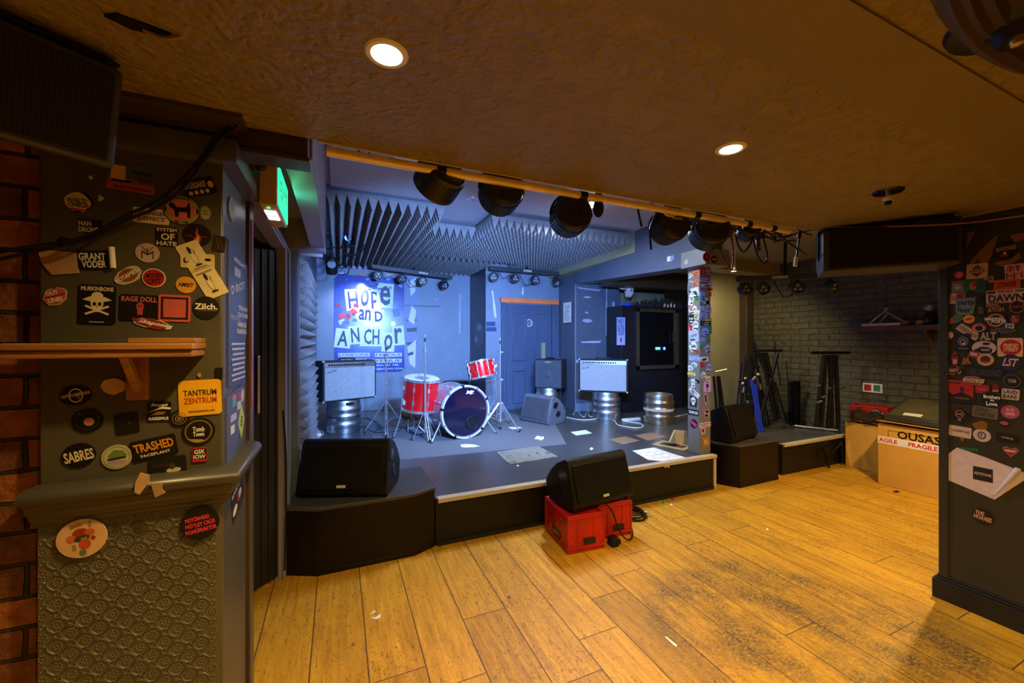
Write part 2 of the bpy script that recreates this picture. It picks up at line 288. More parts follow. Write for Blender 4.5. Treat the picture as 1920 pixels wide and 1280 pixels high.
# ------------------------------------------------------------------ mesh building
class MB:
    def __init__(s): s.v = []; s.f = []; s.m = []; s.mats = []
    def mi(s, m):
        if m not in s.mats: s.mats.append(m)
        return s.mats.index(m)
    def add(s, vs, fs, mat, X=None):
        k = len(s.v); s.v += [(X @ Vector(p)) if X else Vector(p) for p in vs]; i = s.mi(mat)
        for f in fs: s.f.append([k+j for j in f]); s.m.append(i)
        return s
    def box(s, a, b, mat, X=None):
        x0, y0, z0 = a; x1, y1, z1 = b
        return s.add([(x0,y0,z0),(x1,y0,z0),(x1,y1,z0),(x0,y1,z0),(x0,y0,z1),(x1,y0,z1),(x1,y1,z1),(x0,y1,z1)],
                     [(0,3,2,1),(4,5,6,7),(0,1,5,4),(1,2,6,5),(2,3,7,6),(3,0,4,7)], mat, X)
    def lathe(s, prof, mat, X=None, n=32, cap=True, seg=None):     # profile (r, z) round local z
        vs = []; fs = []; k = len(prof)
        for i in range(n):
            a = 2*math.pi*i/n
            for r, z in prof: vs.append((r*math.cos(a), r*math.sin(a), z))
        for i in range(n):
            j = (i+1) % n
            for q in range(k-1): fs.append((i*k+q, j*k+q, j*k+q+1, i*k+q+1))
        if cap:
            fs.append([i*k for i in range(n)][::-1]); fs.append([i*k+k-1 for i in range(n)])
        return s.add(vs, fs, mat, X)
    def cyl(s, p0, p1, r, mat, r2=None, n=12, X=None):
        p0 = Vector(p0); p1 = Vector(p1); d = p1-p0
        Q = Matrix.Translation(p0) @ d.to_track_quat('Z', 'Y').to_matrix().to_4x4()
        if X: Q = X @ Q
        return s.lathe([(r, 0), (r if r2 is None else r2, d.length)], mat, Q, n)
    def tube(s, pts, r, mat, n=8, smooth=4, X=None, closed=False):
        P = [Vector(p) for p in pts]
        if smooth and len(P) > 2:
            Q = []
            for i in range(len(P)-1):
                a = P[max(i-1, 0)]; b = P[i]; c = P[i+1]; d = P[min(i+2, len(P)-1)]
                for j in range(smooth):
                    t = j/smooth
                    Q.append(.5*((2*b)+(c-a)*t+(2*a-5*b+4*c-d)*t*t+(3*b-a-3*c+d)*t**3))
            Q.append(P[-1]); P = Q
        vs = []; fs = []; up = Vector((0, 0, 1))
        for i, p in enumerate(P):
            d = (P[min(i+1, len(P)-1)]-P[max(i-1, 0)])
            if d.length < 1e-7: d = Vector((0, 0, 1))
            d.normalize(); a = d.cross(up)
            if a.length < .05: a = d.cross(Vector((1, 0, 0)))
            a.normalize(); c = d.cross(a)
            for j in range(n):
                t = 2*math.pi*j/n; vs.append(p+(a*math.cos(t)+c*math.sin(t))*r)
        for i in range(len(P)-1):
            for j in range(n): fs.append((i*n+j, i*n+(j+1) % n, (i+1)*n+(j+1) % n, (i+1)*n+j))
        fs.append(list(range(n))[::-1]); fs.append([(len(P)-1)*n+j for j in range(n)])
        return s.add(vs, fs, mat, X)
    def torus(s, c, R_, r, mat, X=None, n=28, k=8, a0=0, a1=360):
        vs = []; fs = []; full = a1-a0 >= 360; N_ = n if full else n+1
        for i in range(N_):
            a = R(a0+(a1-a0)*i/n)
            for j in range(k):
                b = 2*math.pi*j/k; vs.append((c[0]+(R_+r*math.cos(b))*math.cos(a), c[1]+(R_+r*math.cos(b))*math.sin(a), c[2]+r*math.sin(b)))
        for i in range(n):
            if not full and i == n: break
            i2 = (i+1) % N_
            if not full and i2 == 0: continue
            for j in range(k): fs.append((i*k+j, i2*k+j, i2*k+(j+1) % k, i*k+(j+1) % k))
        return s.add(vs, fs, mat, X)
    def prism(s, poly, z0, z1, mat, X=None):                # poly in local xy, extruded along z
        n = len(poly); vs = [(x, y, z0) for x, y in poly]+[(x, y, z1) for x, y in poly]
        fs = [list(range(n))[::-1], list(range(n, 2*n))]+[(i, (i+1) % n, n+(i+1) % n, n+i) for i in range(n)]
        return s.add(vs, fs, mat, X)
    def sphere(s, c, r, mat, X=None, n=14, sc=(1, 1, 1)):
        k = n//2; prof = [(max(r*math.sin(math.pi*i/k), 1e-4), -r*math.cos(math.pi*i/k)) for i in range(k+1)]
        Q = Matrix.Translation(c) @ Matrix.Diagonal((sc[0], sc[1], sc[2], 1))
        return s.lathe(prof, mat, (X @ Q) if X else Q, n)
    def text(s, t, mat, X, h=None, w=None, bold=.015, shear=0):  # centred text in local xy
        tv, tf, tw, th = glyphs(t, bold, shear)
        if tw < 1e-6: return s
        if h is not None and w is not None: sx, sy = w/tw, h/th
        elif h is not None: sx = sy = h/th
        else: sx = sy = w/tw
        return s.add([(x*sx, y*sy, 0) for x, y in tv], tf, mat, X)
    def build(s, name, parent=None, loc=(0,0,0), rot=(0,0,0), bevel=0, smooth=True, label=None, cat=None, group=None, kind=None, ang=35):
        me = bpy.data.meshes.new(name); me.from_pydata([tuple(p) for p in s.v], [], s.f)
        for m in s.mats: me.materials.append(m)
        me.polygons.foreach_set('material_index', s.m)
        if smooth:
            me.polygons.foreach_set('use_smooth', [True]*len(me.polygons)); me.update()
            me.set_sharp_from_angle(angle=R(ang))
        me.update(); o = bpy.data.objects.new(name, me); COL.objects.link(o)
        o.location = loc; o.rotation_euler = rot
        if parent: o.parent = parent
        if bevel:
            b = o.modifiers.new('bevel', 'BEVEL'); b.width = bevel; b.segments = 3; b.limit_method = 'ANGLE'; b.angle_limit = R(40)
        tag(o, label, cat, group, kind); return o
_G = {}
def glyphs(t, bold, shear):
    k = (t, bold, shear)
    if k in _G: return _G[k]
    cu = bpy.data.curves.new('t', 'FONT'); cu.body = t; cu.size = 1; cu.resolution_u = 2; cu.offset = bold; cu.shear = shear; cu.space_line = .85; cu.align_x = 'CENTER'
    ob = bpy.data.objects.new('t', cu); me = bpy.data.meshes.new_from_object(ob)
    v = [(p.co.x, p.co.y) for p in me.vertices]; f = [list(p.vertices) for p in me.polygons]
    bpy.data.objects.remove(ob); bpy.data.curves.remove(cu); bpy.data.meshes.remove(me)
    if not v: _G[k] = ([], [], 0, 0); return _G[k]
    x0 = min(a for a, b in v); x1 = max(a for a, b in v); y0 = min(b for a, b in v); y1 = max(b for a, b in v)
    v = [(a-(x0+x1)/2, b-(y0+y1)/2) for a, b in v]; _G[k] = (v, f, x1-x0, y1-y0); return _G[k]
def tag(o, label=None, cat=None, group=None, kind=None):
    if label: o['label'] = label
    if cat: o['category'] = cat
    if group: o['group'] = group
    if kind: o['kind'] = kind
    return o
def T(name, label, cat, loc=(0,0,0), rz=0, group=None, rot=None):
    o = bpy.data.objects.new(name, None); o.empty_display_size = .05; COL.objects.link(o)
    o.location = loc; o.rotation_euler = rot or (0, 0, R(rz)); return tag(o, label, cat, group)
def dup(src, loc, rot, label, group=None):
    r = src.copy(); COL.objects.link(r); r.location = loc; r.rotation_euler = rot; r['label'] = label
    if group: r['group'] = group
    for ch in list(src.children):
        c = ch.copy(); COL.objects.link(c); c.parent = r
        for g in list(ch.children):
            d = g.copy(); COL.objects.link(d); d.parent = c
    return r
def struct(name, mb, **k): return mb.build(name, kind='structure', **k)
def TR(*p): return Matrix.Translation(Vector(p))
def RX(a): return Matrix.Rotation(R(a), 4, 'X')
def RY(a): return Matrix.Rotation(R(a), 4, 'Y')
def RZ(a): return Matrix.Rotation(R(a), 4, 'Z')

# ================================================================== SETTING
ST = .318
struct('floor', MB().box((-3, -2.6, -.08), (7, 7, 0), FLOOR))
b = MB(); b.box((-3, .61, CZ), (5.6, 1.43, CZ+.7), CEIL); b.box((-3, -2.6, CZ), (5.6, .44, CZ+.7), CEIL); struct('ceiling', b)
struct('trim_1', MB().box((-3, .435, CZ-.006), (5.6, .615, CZ+.2), BAND), label='smooth painted beam face crossing the embossed ceiling')
b = MB(); b.box((-.42, 1.43, 2.70), (3.2, 6.75, 2.76), SCEIL); b.box((3.2, 1.43, 2.45), (5.6, 6.75, 2.76), OCEIL); struct('ceiling_stage', b)
b = MB(); b.box((-.06, 2.45, 2.66), (3.1, 3.55, 2.70), SCEIL); struct('trim_2', b, bevel=.004)
# stage platform, its nosing and front
sp = [(.612, 2.712), (3.268, 2.712), (3.268, 3.2), (4.12, 3.2), (4.26, 2.69), (5.4, 2.69), (5.45, 5.8), (2.2, 6.7), (-.3, 6.7), (-.3, 3.2), (.612, 3.2)]
b = MB(); b.prism(sp, 0, ST-.002, STFRONT); b.prism(sp, ST-.002, ST, STAGE); struct('floor_stage', b)
def nosing(u0, u1, v, nm):
    b = MB(); b.box((u0, v-.012, ST-.022), (u1, v+.045, ST+.006), EDGE)
    r2 = random.Random(3); x = u0+.05
    while x < u1-.1:
        ww = r2.uniform(.03, .16)
        if r2.random() < .45: b.prism([(x, 0), (x+ww, 0), (x+ww*.9, -.02*r2.random()-.006), (x+ww*.5, -.012), (x+.01, -.02*r2.random()-.01)], 0, .002, EDGE, TR(0, v-.004, ST-.022) @ RX(90))
        x += ww+r2.uniform(.05, .3)
    struct(nm, b, bevel=.003)
nosing(.625, 3.30, 2.702, 'trim_3'); nosing(4.27, 5.40, 2.68, 'trim_4')
b = MB(); b.box((3.27, 2.70, 0), (3.30, 2.76, ST-.02), EDGE); b.box((.62, 2.695, 0), (3.27, 2.712, .025), BLACKPAINT); struct('trim_5', b)
# walls round the stage
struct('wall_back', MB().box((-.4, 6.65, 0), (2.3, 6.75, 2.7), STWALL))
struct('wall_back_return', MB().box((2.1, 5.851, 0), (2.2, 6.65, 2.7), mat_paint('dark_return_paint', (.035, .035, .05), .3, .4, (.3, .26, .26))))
struct('wall_back_door', MB().box((2.104, 5.85, 0), (3.5, 5.95, 2.7), STWALL))
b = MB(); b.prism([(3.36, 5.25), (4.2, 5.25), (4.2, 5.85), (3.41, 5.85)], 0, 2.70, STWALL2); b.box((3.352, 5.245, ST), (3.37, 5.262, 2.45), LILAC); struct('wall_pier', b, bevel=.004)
struct('wall_alcove', MB().box((4.2, 5.7, 0), (5.6, 5.8, 2.5), TAN))
b = MB(); b.box((4.72, 4.0, 0), (5.5, 4.1, 2.46), TAN); struct('wall_store', b)
struct('trim_6', MB().box((5.36, 3.88, 0), (5.52, 4.0, 2.46), BROWNTRIM), bevel=.004)
struct('wall_right', MB().box((5.5, -2.6, 0), (5.6, 4.1, 2.7), DARKBRICK))
struct('wall_front', MB().box((-3, -2.7, 0), (5.6, -2.6, 2.7), STWALL2))
struct('wall_left', MB().box((-3, 1.47, 0), (-.7, 1.57, CZ), REDBRICK))
struct('wall_left_far', MB().box((-3.1, -2.6, 0), (-3, 1.5, CZ), REDBRICK))
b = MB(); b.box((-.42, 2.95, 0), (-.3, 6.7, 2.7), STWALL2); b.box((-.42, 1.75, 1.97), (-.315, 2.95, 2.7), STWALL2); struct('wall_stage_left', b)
# dark lobby behind the side doorway
b = MB(); b.box((-1.5, 1.57, 0), (-1.45, 3.4, 2.3), BLACKPAINT); b.box((-1.5, 2.9, 0), (-.42, 2.95, 2.3), BLACKPAINT); b.box((-1.5, 1.57, 2.1), (-.42, 2.95, 2.15), BLACKPAINT); struct('wall_lobby', b)
# pier on the left with wallpaper dado
PV, PU = 1.43, -.315
b = MB(); b.box((-.71, PV, 0), (PU, 1.75, CZ), OLIVE); struct('wall_left_pier', b, bevel=.006)
b = MB(); b.box((-.708, PV-.005, 0), (PU-.006, PV+.01, .932), WALLPAPER)
def emb(m, ring, h, X, r0, r1):      # a raised ridge following a closed outline
    n = len(ring); vs = []
    for x, y in ring:
        for k, z in ((r0, 0), ((r0+r1)/2, h), (r1, 0)): vs.append((x*k, y*k, z))
    m.add(vs, [(3*i+q, 3*((i+1) % n)+q, 3*((i+1) % n)+q+1, 3*i+q+1) for i in range(n) for q in (0, 1)], WALLPAPER, X)
OCT = [(.021, .0068), (.021, -.0068), (.0068, -.0208), (-.0068, -.0208), (-.021, -.0068), (-.021, .0068), (-.0068, .0208), (.0068, .0208)][::-1]
SQR = [(.006, .006), (.006, -.006), (-.006, -.006), (-.006, .006)][::-1]
PC, PR = .0278, .055
for i in range(0, 15):
    for j in range(0, 18):
        x = -.6995+i*PC; z = .03+j*PR+(PR/2 if i % 2 else 0)
        for (cx, cz, kind) in ((x, z, 0), (x, z+PR/2, 1)):
            if not (-.70 < cx < PU-.012 and .01 < cz < .915): continue
            X = TR(cx, PV-.0048, cz) @ RX(90)
            if kind == 0:
                if -.69 < cx < PU-.026: emb(b, OCT, .003, X, .86, 1.0)
                for k in range(8):
                    a = R(45*k+22); b.sphere((.0078*math.cos(a), .0095*math.sin(a), 0), .0027, WALLPAPER, X, 6, (1, 1, .9))
                b.sphere((0, 0, 0), .0024, WALLPAPER, X, 6)
            else: emb(b, SQR, .002, X, .6, .95); b.sphere((0, 0, 0), .002, WALLPAPER, X, 6)
struct('wall_left_panel', b, ang=80)
b = MB(); prof = [(0, .925), (.010, .925), (.012, .94), (.02, .945), (.02, .955), (.028, .962), (.028, .975), (.036, .985), (.047, .992), (.05, 1.005), (.045, 1.018), (.03, 1.026), (0, 1.03)]
def rail(b, prof, mat, u0, u1, v0, v1):   # moulding along the front and the right side of a pier
    n = len(prof); vs = []
    for (uu, vv, du, dv) in ((u0, v0, -.35, -1), (u1, v0, 1, -1), (u1, v1, 1, 0)):
        for d, z in prof: vs.append((uu+du*d, vv+dv*d, z))
    fs = []
    for s in (0, 1):
        for i in range(n): j = (i+1) % n; fs.append((s*n+i, s*n+j, (s+1)*n+j, (s+1)*n+i))
    fs += [list(range(n))[::-1], [2*n+i for i in range(n)]]
    b.add(vs, fs, mat)
rail(b, prof, OLIVECHIP, -.712, PU, PV, 1.76); struct('trim_7', b, ang=60)
b = MB(); rail(b, [(0, 1.925), (.04, 1.925), (.042, 1.93), (.042, 1.985), (.04, 1.99), (0, 1.99)], OLIVE, -.75, PU, PV, 1.76); struct('trim_8', b)
b = MB(); rail(b, [(0, 1.99), (.008, 1.99), (.012, 2.0), (.03, 2.005), (.033, 2.018), (.055, 2.022), (.06, 2.034), (.08, 2.038), (.082, CZ-.001), (0, CZ-.001)], BROWNTRIM, -.75, PU-.02, PV, 1.7)
for i in range(9): b.box((-.72+i*.045, PV-.026, 1.992), (-.70+i*.045, PV-.008, 2.003), BROWNTRIM)
struct('trim_9', b)
b = MB(); b.box((-.45, 1.765, 0), (-.305, 1.835, 1.95), BROWNTRIM); b.box((-.312, 1.77, 0), (-.303, 1.83, 1.95), OLIVE); struct('trim_10', b, bevel=.003)
REDP = M('red_gloss_paint', (.35, .02, .01), .3)
struct('trim_11', MB().box((-.3045, 1.772, 1.15), (-.300, 1.795, 1.86), REDP), bevel=.001)
b = MB(); b.box((-.36, 1.80, 1.95), (-.29, 2.96, 2.0), LILAC); b.box((-.30, 1.80, 1.962), (-.28, 2.96, 1.988), LILAC)
b.box((-.345, 2.70, 0), (-.285, 2.95, 1.95), LILAC); b.box((-.30, 2.76, ST), (-.27, 2.80, 1.95), BLUEPAINT); b.box((-.34, 2.97, 0), (-.245, 3.10, 2.05), BLUEPAINT)
b.box((-.34, 2.985, ST), (-.235, 3.0, 2.0), LILAC); struct('door_1_frame', b, bevel=.004)
dx = Vector((-.307+.62, 2.721-2.40, 0)); L_ = dx.length; X = Matrix.Translation((-.62, 2.40, 0)) @ RZ(math.degrees(math.atan2(dx.y, dx.x)))
b = MB(); b.box((0, 0, .02), (L_, .04, 1.93), BLACKPAINT, X)
for i in range(7): b.box((L_-.03-i*.045, -.006, .02), (L_-.045-i*.045+.0, 0, 1.93), BLACKPAINT, X)
d1 = struct('door_1', b, bevel=.003)
MB().box((L_-.17, -.022, 1.0), (L_-.155, -.006, 1.32), STEEL, X).build('pull_handle', d1, bevel=.003)
# bulkhead over the doorway
b = MB(); b.box((-.17, 1.52, 2.02), (-.08, 3.0, 2.7), LILAC); b.box((-.315, 1.52, 2.2), (-.17, 3.0, 2.24), SCEIL); b.box((-.2, 1.52, 2.12), (-.17, 3.0, 2.2), LILAC)
b.box((-.34, 2.93, 2.0), (-.08, 3.03, 2.22), LILAC); b.box((-.24, 3.03, 1.98), (-.10, 3.06, 2.5), SCEIL); struct('trim_12', b, bevel=.004)
b = MB(); b.box((-.30, 1.44, 1.985), (-.09, 1.50, CZ+.2), BROWNTRIM); b.box((-.30, 1.43, 1.975), (-.085, 1.52, 1.99), BROWNTRIM); struct('trim_13', b, bevel=.003)
# post, beam and cap
PX, PY = 3.155, 2.764
struct('trim_14', MB().box((PX, PY, ST), (PX+.145, PY+.14, 2.115), mat_paint('grey_post_paint', (.16, .15, .12), .24, .45)), bevel=.004)
b = MB(); b.add([(3.10, 2.66, 2.112), (3.34, 2.66, 2.112), (3.58, 5.26, 2.29), (3.345, 5.26, 2.29), (3.10, 2.66, 2.70), (3.34, 2.66, 2.70), (3.58, 5.26, 2.70), (3.345, 5.26, 2.70)], [(0, 3, 2, 1), (4, 5, 6, 7), (0, 1, 5, 4), (1, 2, 6, 5), (2, 3, 7, 6), (3, 0, 4, 7)], STWALL2); struct('trim_15', b, bevel=.004)
struct('trim_16', MB().box((3.09, 2.64, 2.112), (3.40, 2.93, 2.27), mat_paint('grey_cap_paint', (.17, .18, .20), 0, .4)), bevel=.004)
b = MB(); b.box((3.42, 3.5, 2.30), (5.5, 3.72, 2.45), OCEIL); b.box((3.5, 4.6, 2.2), (5.5, 4.8, 2.45), BROWNTRIM); struct('trim_17', b, bevel=.004)
# the sticker pier on the right
RU = 3.025
b = MB(); b.box((RU, -.15, 0), (3.5, 1.06, CZ), PILLAR); b.box((RU-.008, 1.03, .12), (RU+.05, 1.068, CZ), PILLAR); b.box((RU-.006, .69, .12), (RU, .715, CZ), PILLAR); struct('wall_right_pier', b, bevel=.004)
b = MB(); b.box((2.998, -.15, 0), (3.52, 1.088, .105), BLACKPAINT); b.box((3.006, -.15, .105), (3.51, 1.08, .118), BLACKPAINT); b.box((3.014, -.15, .118), (3.505, 1.072, .13), BLACKPAINT); struct('baseboard_right', b, bevel=.004)
b = MB(); b.box((5.485, .0, 0), (5.5, 2.7, .02), BLACKPAINT); struct('baseboard_far', b)
# door at the back of the stage
d0 = gv(948, 700, 5.85).x; d1x = gv(1032, 700, 5.85).x; dz = gv(990, 571, 5.85).z
DOORP = mat_paint('blue_door_paint', (.065, .085, .15), .22, .35, (.3, .28, .25))
b = MB(); b.box((d0, 5.815, ST), (d1x, 5.85, dz), DOORP)
dw = d1x-d0
for (a0, a1, z0, z1) in ((.13, .43, .46, .93), (.60, .88, .46, .93), (.13, .43, .06, .38), (.60, .88, .06, .38)):
    x0 = d0+a0*dw; x1 = d0+a1*dw; y0 = ST+z0*(dz-ST); y1 = ST+z1*(dz-ST)
    for q in ((x0, y0, x1, y0+.03), (x0, y1-.03, x1, y1), (x0, y0+.031, x0+.028, y1-.031), (x1-.028, y0+.031, x1, y1-.031)): b.box((q[0], 5.785, q[1]), (q[2], 5.816, q[3]), DOORP)
door = struct('door_2', b, bevel=.003)
MB().sphere((d0+.88*dw, 5.78, ST+.45*(dz-ST)), .028, BLK).cyl((d0+.88*dw, 5.78, ST+.45*(dz-ST)), (d0+.88*dw, 5.82, ST+.45*(dz-ST)), .01, BLK).build('door_knob', door)
X = TR(d0+.49*dw, 5.812, dz-.30) @ RX(90)
bb = MB(); bb.torus((0, 0, 0), .055, .006, WHITE, X); bb.text('FIRE DOOR', WHITE, X @ TR(0, .014, 0), w=.075); bb.text('KEEP SHUT', WHITE, X @ TR(0, -.014, 0), w=.075); bb.build('door_disc', door, label='round blue and white notice disc')
b = MB(); DF = DOORP
for x0, x1 in ((d0-.085, d0-.01), (d1x+.01, d1x+.13)):
    b.box((x0, 5.80, ST), (x1, 5.85, dz+.02), DF); b.box((x0+.02, 5.785, ST), (x0+.04, 5.80, dz+.02), DF)
b.box((d0-.1, 5.785, dz+.015), (d1x+.13, 5.85, dz+.085), M('orange_painted_lintel', (.85, .19, .06), .4)); b.box((d0-.1, 5.775, dz+.07), (d1x+.13, 5.85, dz+.09), M('orange_painted_lintel')); struct('door_2_frame', b, bevel=.003)
struct('trim_18', MB().box((gv(1015, 700, 5.8).x, 5.79, ST), (gv(1022, 700, 5.8).x, 5.814, gv(1015, 642, 5.8).z), TAN))
b = MB(); b.box((3.345, 5.235, ST), (4.2, 5.25, ST+.12), STWALL); b.box((2.2, 5.835, ST), (d0-.09, 5.85, ST+.1), STWALL); b.box((-.3, 6.635, ST), (2.1, 6.65, ST+.12), STWALL); struct('baseboard_back', b, bevel=.003)
b = MB(); b.prism([(x, y) for x, y in ((.33, 4.9), (.45, 3.75), (2.20, 3.62), (2.62, 4.6), (2.3, 5.7), (.3, 5.7))], ST, ST+.006, CARPET); tag(b.build('carpet'), 'grey drum carpet lying under the drum kit on the stage', 'carpet')
# round ceiling rose, top right
q = Vector((1.30, -.895, CZ)); b = MB()
b.lathe([(.98, -.001), (.99, -.012), (1.12, -.02), (1.17, -.016), (1.215, -.02), (1.225, -.034), (1.24, -.026), (1.25, -.036), (1.262, -.028), (1.272, -.034), (1.29, -.02), (1.3, -.001)], M('dark_plaster_rose', (.05, .03, .015), .35), TR(q.x, q.y, CZ), 120, cap=False)
rose = tag(b.build('ceiling_rose'), 'large dark curved moulding ring on the ceiling, top right corner', 'ceiling rose')
c = gz(1912, 26, CZ); t = T('ceiling_speaker', 'dark cone shaped fitting inside the curved ceiling moulding', 'ceiling fitting', c)
MB().lathe([(.001, -.05), (.03, -.055), (.045, -.03), (.10, -.012), (.105, 0)], BLK, None, 32, cap=False).build('cone', t); MB().lathe([(.001, -.062), (.012, -.06), (.016, -.05)], BRASS, None, 16, cap=False).build('centre_cap', t)
# ================================================================== FOAM
def foam(name, label, O, A, B, na, nb, dep, base=.03, group=None):    # pyramids in cells na x nb over the parallelogram O,A,B; points along A x B
    O, A, B = Vector(O), Vector(A), Vector(B); N = A.cross(B).normalized(); m = MB(); vs = []; fs = []
    for i in range(na):
        for j in range(nb):
            k = len(vs); a0, a1, b0, b1 = i/na, (i+1)/na, j/nb, (j+1)/nb
            for s, t in ((a0, b0), (a1, b0), (a1, b1), (a0, b1)): vs.append(O+A*s+B*t+N*base)
            vs.append(O+A*(a0+a1)/2+B*(b0+b1)/2+N*(base+dep)); fs += [(k, k+1, k+4), (k+1, k+2, k+4), (k+2, k+3, k+4), (k+3, k, k+4)]
    m.add(vs, fs, FOAM); m.add([O, O+A, O+A+B, O+B, O+N*base, O+A+N*base, O+A+B+N*base, O+B+N*base], [(0, 3, 2, 1), (0, 1, 5, 4), (1, 2, 6, 5), (2, 3, 7, 6), (3, 0, 4, 7), (4, 5, 6, 7)], FOAM)
    return tag(m.build(name, smooth=False), label, 'acoustic foam', group or 'pyramid foam panels round the stage')
ZF = 2.655
def cf(u0, u1, v0, v1, label, z=ZF): p = .083; return foam('foam_panel', label, (u0, v1, z), (u1-u0, 0, 0), (0, v0-v1, 0), round((u1-u0)/p), round((v1-v0)/p), .115)
cf(-.10, .90, 3.60, 4.62, 'front left ceiling foam panel with twelve deep teeth along its edge')
cf(-.10, .90, 4.62, 5.62, 'ceiling foam panel behind the front left one above the left amplifier')
cf(-.10, .90, 5.62, 6.62, 'rear left ceiling foam panel just above the printed poster')
cf(.90, 1.38, 4.17, 5.4, 'short recessed ceiling foam panel above the drum kit')
cf(.90, 2.09, 5.4, 6.62, 'rear ceiling foam panel above the plain blue wall')
cf(1.38, 2.45, 3.66, 4.75, 'front middle ceiling foam panel behind the hanging lamp cans')
cf(1.38, 2.45, 4.75, 5.4, 'middle ceiling foam panel above the blue door side')
cf(2.45, 3.15, 3.70, 4.75, 'front right ceiling foam panel beside the beam')
cf(2.45, 3.3, 4.75, 5.84, 'rear right ceiling foam panel above the door and lights')
for k, (v0, v1, lab) in enumerate(((3.12, 3.95, 'nearest foam panel low on the left stage wall'), (3.95, 4.8, 'farther foam panel low on the left stage wall'))):
    foam('foam_panel', lab, (-.296, v0, ST+.02), (0, v1-v0, 0), (0, 0, .82), 10, 10, .085, .02)
    foam('foam_panel', lab.replace('low', 'high'), (-.296, v0, ST+.86), (0, v1-v0, 0), (0, 0, .82), 10, 10, .085, .02)

# ================================================================== CEILING FITTINGS
for k, (x, y) in enumerate(DOWNLIGHTS):
    t = T('downlight', ['round recessed ceiling downlight glowing warm, nearer and larger on the left', 'round recessed ceiling downlight glowing warm, farther one on the right'][k], 'ceiling light', (x, y, CZ), group='glowing recessed downlights')
    b = MB(); b.lathe([(.033, -.001), (.035, -.005), (.044, -.005), (.048, -.001)], WHITE, None, 32, cap=False); b.build('rim', t)
    b = MB(); b.lathe([(.001, -.0035), (.034, -.0035)], LAMPM, None, 24, cap=False); b.build('lamp', t)
q = gz(1665, 358, CZ); t = T('sprinkler_head', 'loose connector hanging from a black ceiling plate on the right', 'ceiling fitting', q)
MB().lathe([(.001, -.008), (.05, -.008), (.055, 0)], BLKG, None, 24).build('plate', t)
b = MB(); b.cyl((0, 0, -.008), (0, 0, -.03), .008, CHROME); b.cyl((0, 0, -.03), (0, 0, -.045), .018, WHITE); b.cyl((0, 0, -.045), (0, 0, -.06), .015, BLK, .01); b.build('connector', t)
# scrap stuck on the ceiling, top left
q = gz(255, 45, CZ); b = MB(); X = TR(q.x, q.y, CZ) @ RZ(10) @ Matrix.Diagonal((.52, .52, 1, 1)); b.prism([(-.09, 0), (-.02, .03), (.07, .015), (.11, -.02), (.04, -.03), (-.05, -.035)], -.006, -.001, BLK, X); b.tube([(.02, 0, -.006), (.08, -.01, -.014), (.14, -.03, -.004)], .004, WOOD, X=X)
tag(b.build('tape_scrap'), 'torn black tape scrap hanging off the ceiling above the left speaker', 'tape scrap')
# pipe along the ceiling edge
p0 = gz(612, 266, CZ); PZ = CZ-.02
t = T('lighting_pipe', 'long brass coloured pipe running along the ceiling edge, holding the stage lamps', 'pipe', (0, 0, 0))
b = MB(); b.cyl((p0.x, 1.455, PZ), (2.36, 1.455, PZ), .016, PIPE, n=20); b.build('tube', t)
for u in (.33, .95, 1.62, 2.0, 2.2): MB().cyl((u, 1.455, PZ), (u+.035, 1.455, PZ), .0185, BLK, n=18).build('tape_band', t)
b = MB(); b.box((-.06, 1.43, CZ-.004), (2.45, 1.44, CZ+.03), mat_paint('pale_ceiling_lip', (.5, .42, .3))); struct('trim_19', b)
# par cans hanging from the pipe
CANR = .105
CANM = M('satin_black_can_metal', (.022, .018, .014), .34, .3)
def parcan(px, py, Y, label, tilt, yaw, r=CANR, withtext=True, d=.11):
    c = gy(px, py, Y); t = T('par_can', label, 'stage light', c, group='black lamp cans hanging from the pipe')
    X = RZ(yaw) @ RX(-90+tilt)      # local z = the beam direction
    b = MB(); b.lathe([(.001, -d*.5), (r*.80, -d*.5), (r*.93, -d*.42), (r*.97, -d*.25), (r*.98, d*.45), (r, d*.5), (r*.9, d*.52), (r*.88, d*.4), (.001, d*.38)], CANM, X, 44)
    body = b.build('body', t)
    b = MB()
    for i in range(48): b.box((r*.95, -.0022, -d*.25), (r*1.015, .0022, d*.42), CANM, X @ RZ(i*7.5))
    b.build('cooling_ribs', t)
    b = MB()
    if withtext: b.text('CHAUVET', WHITE, X @ TR(0, -.012, -d*.5-.001) @ RY(180), w=.062, bold=.03); b.box((-.02, .012, -d*.5-.0015), (.02, .03, -d*.5), BLKG, X)
    else: b.box((-.03, -.01, -d*.5-.0015), (.03, .02, -d*.5), BLKG, X)
    b.build('rear_panel', t, label='rear panel with pale lettering' if withtext else None)
    MB().lathe([(.001, d*.385), (r*.86, d*.40)], LENS, X, 24, cap=False).build('lens', t)
    b = MB(); top = PZ-c.z-.0
    b.torus((0, 0, 0), r*1.1, .006, BLK, RZ(yaw) @ RX(90), 20, 6, 0, 180); b.build('yoke', t)
    b = MB(); b.cyl((0, 0, r*1.08), (0, 0, max(top, r*1.1+.01)), .008, BLK); b.box((-.02, -.03, top-.028), (.02, .02, top+.022), STEEL); b.tube([(.0, -.03, top), (.02, -.05, top-.02), (.03, -.03, top-.05)], .004, BLK); b.build('clamp', t); return t
def hang(px, py, v=1.52): p = gv(px, py, v); return p, (_s*p.x+_c*p.y)
CANS = [(826, 333, 'leftmost black lamp can on the pipe, tipped forward with a green glint on its ribs', -28, 18), (941, 358, 'second black lamp can on the pipe with pale lettering', -8, -4), (1071, 404, 'third black lamp can on the pipe, beside a black furry microphone cover', -2, -14), (1256, 422, 'fourth black lamp can on the pipe with loops of pale cable above', -6, -6), (1331, 432, 'rightmost black lamp can on the pipe, in front of the stage post', -12, -30)]
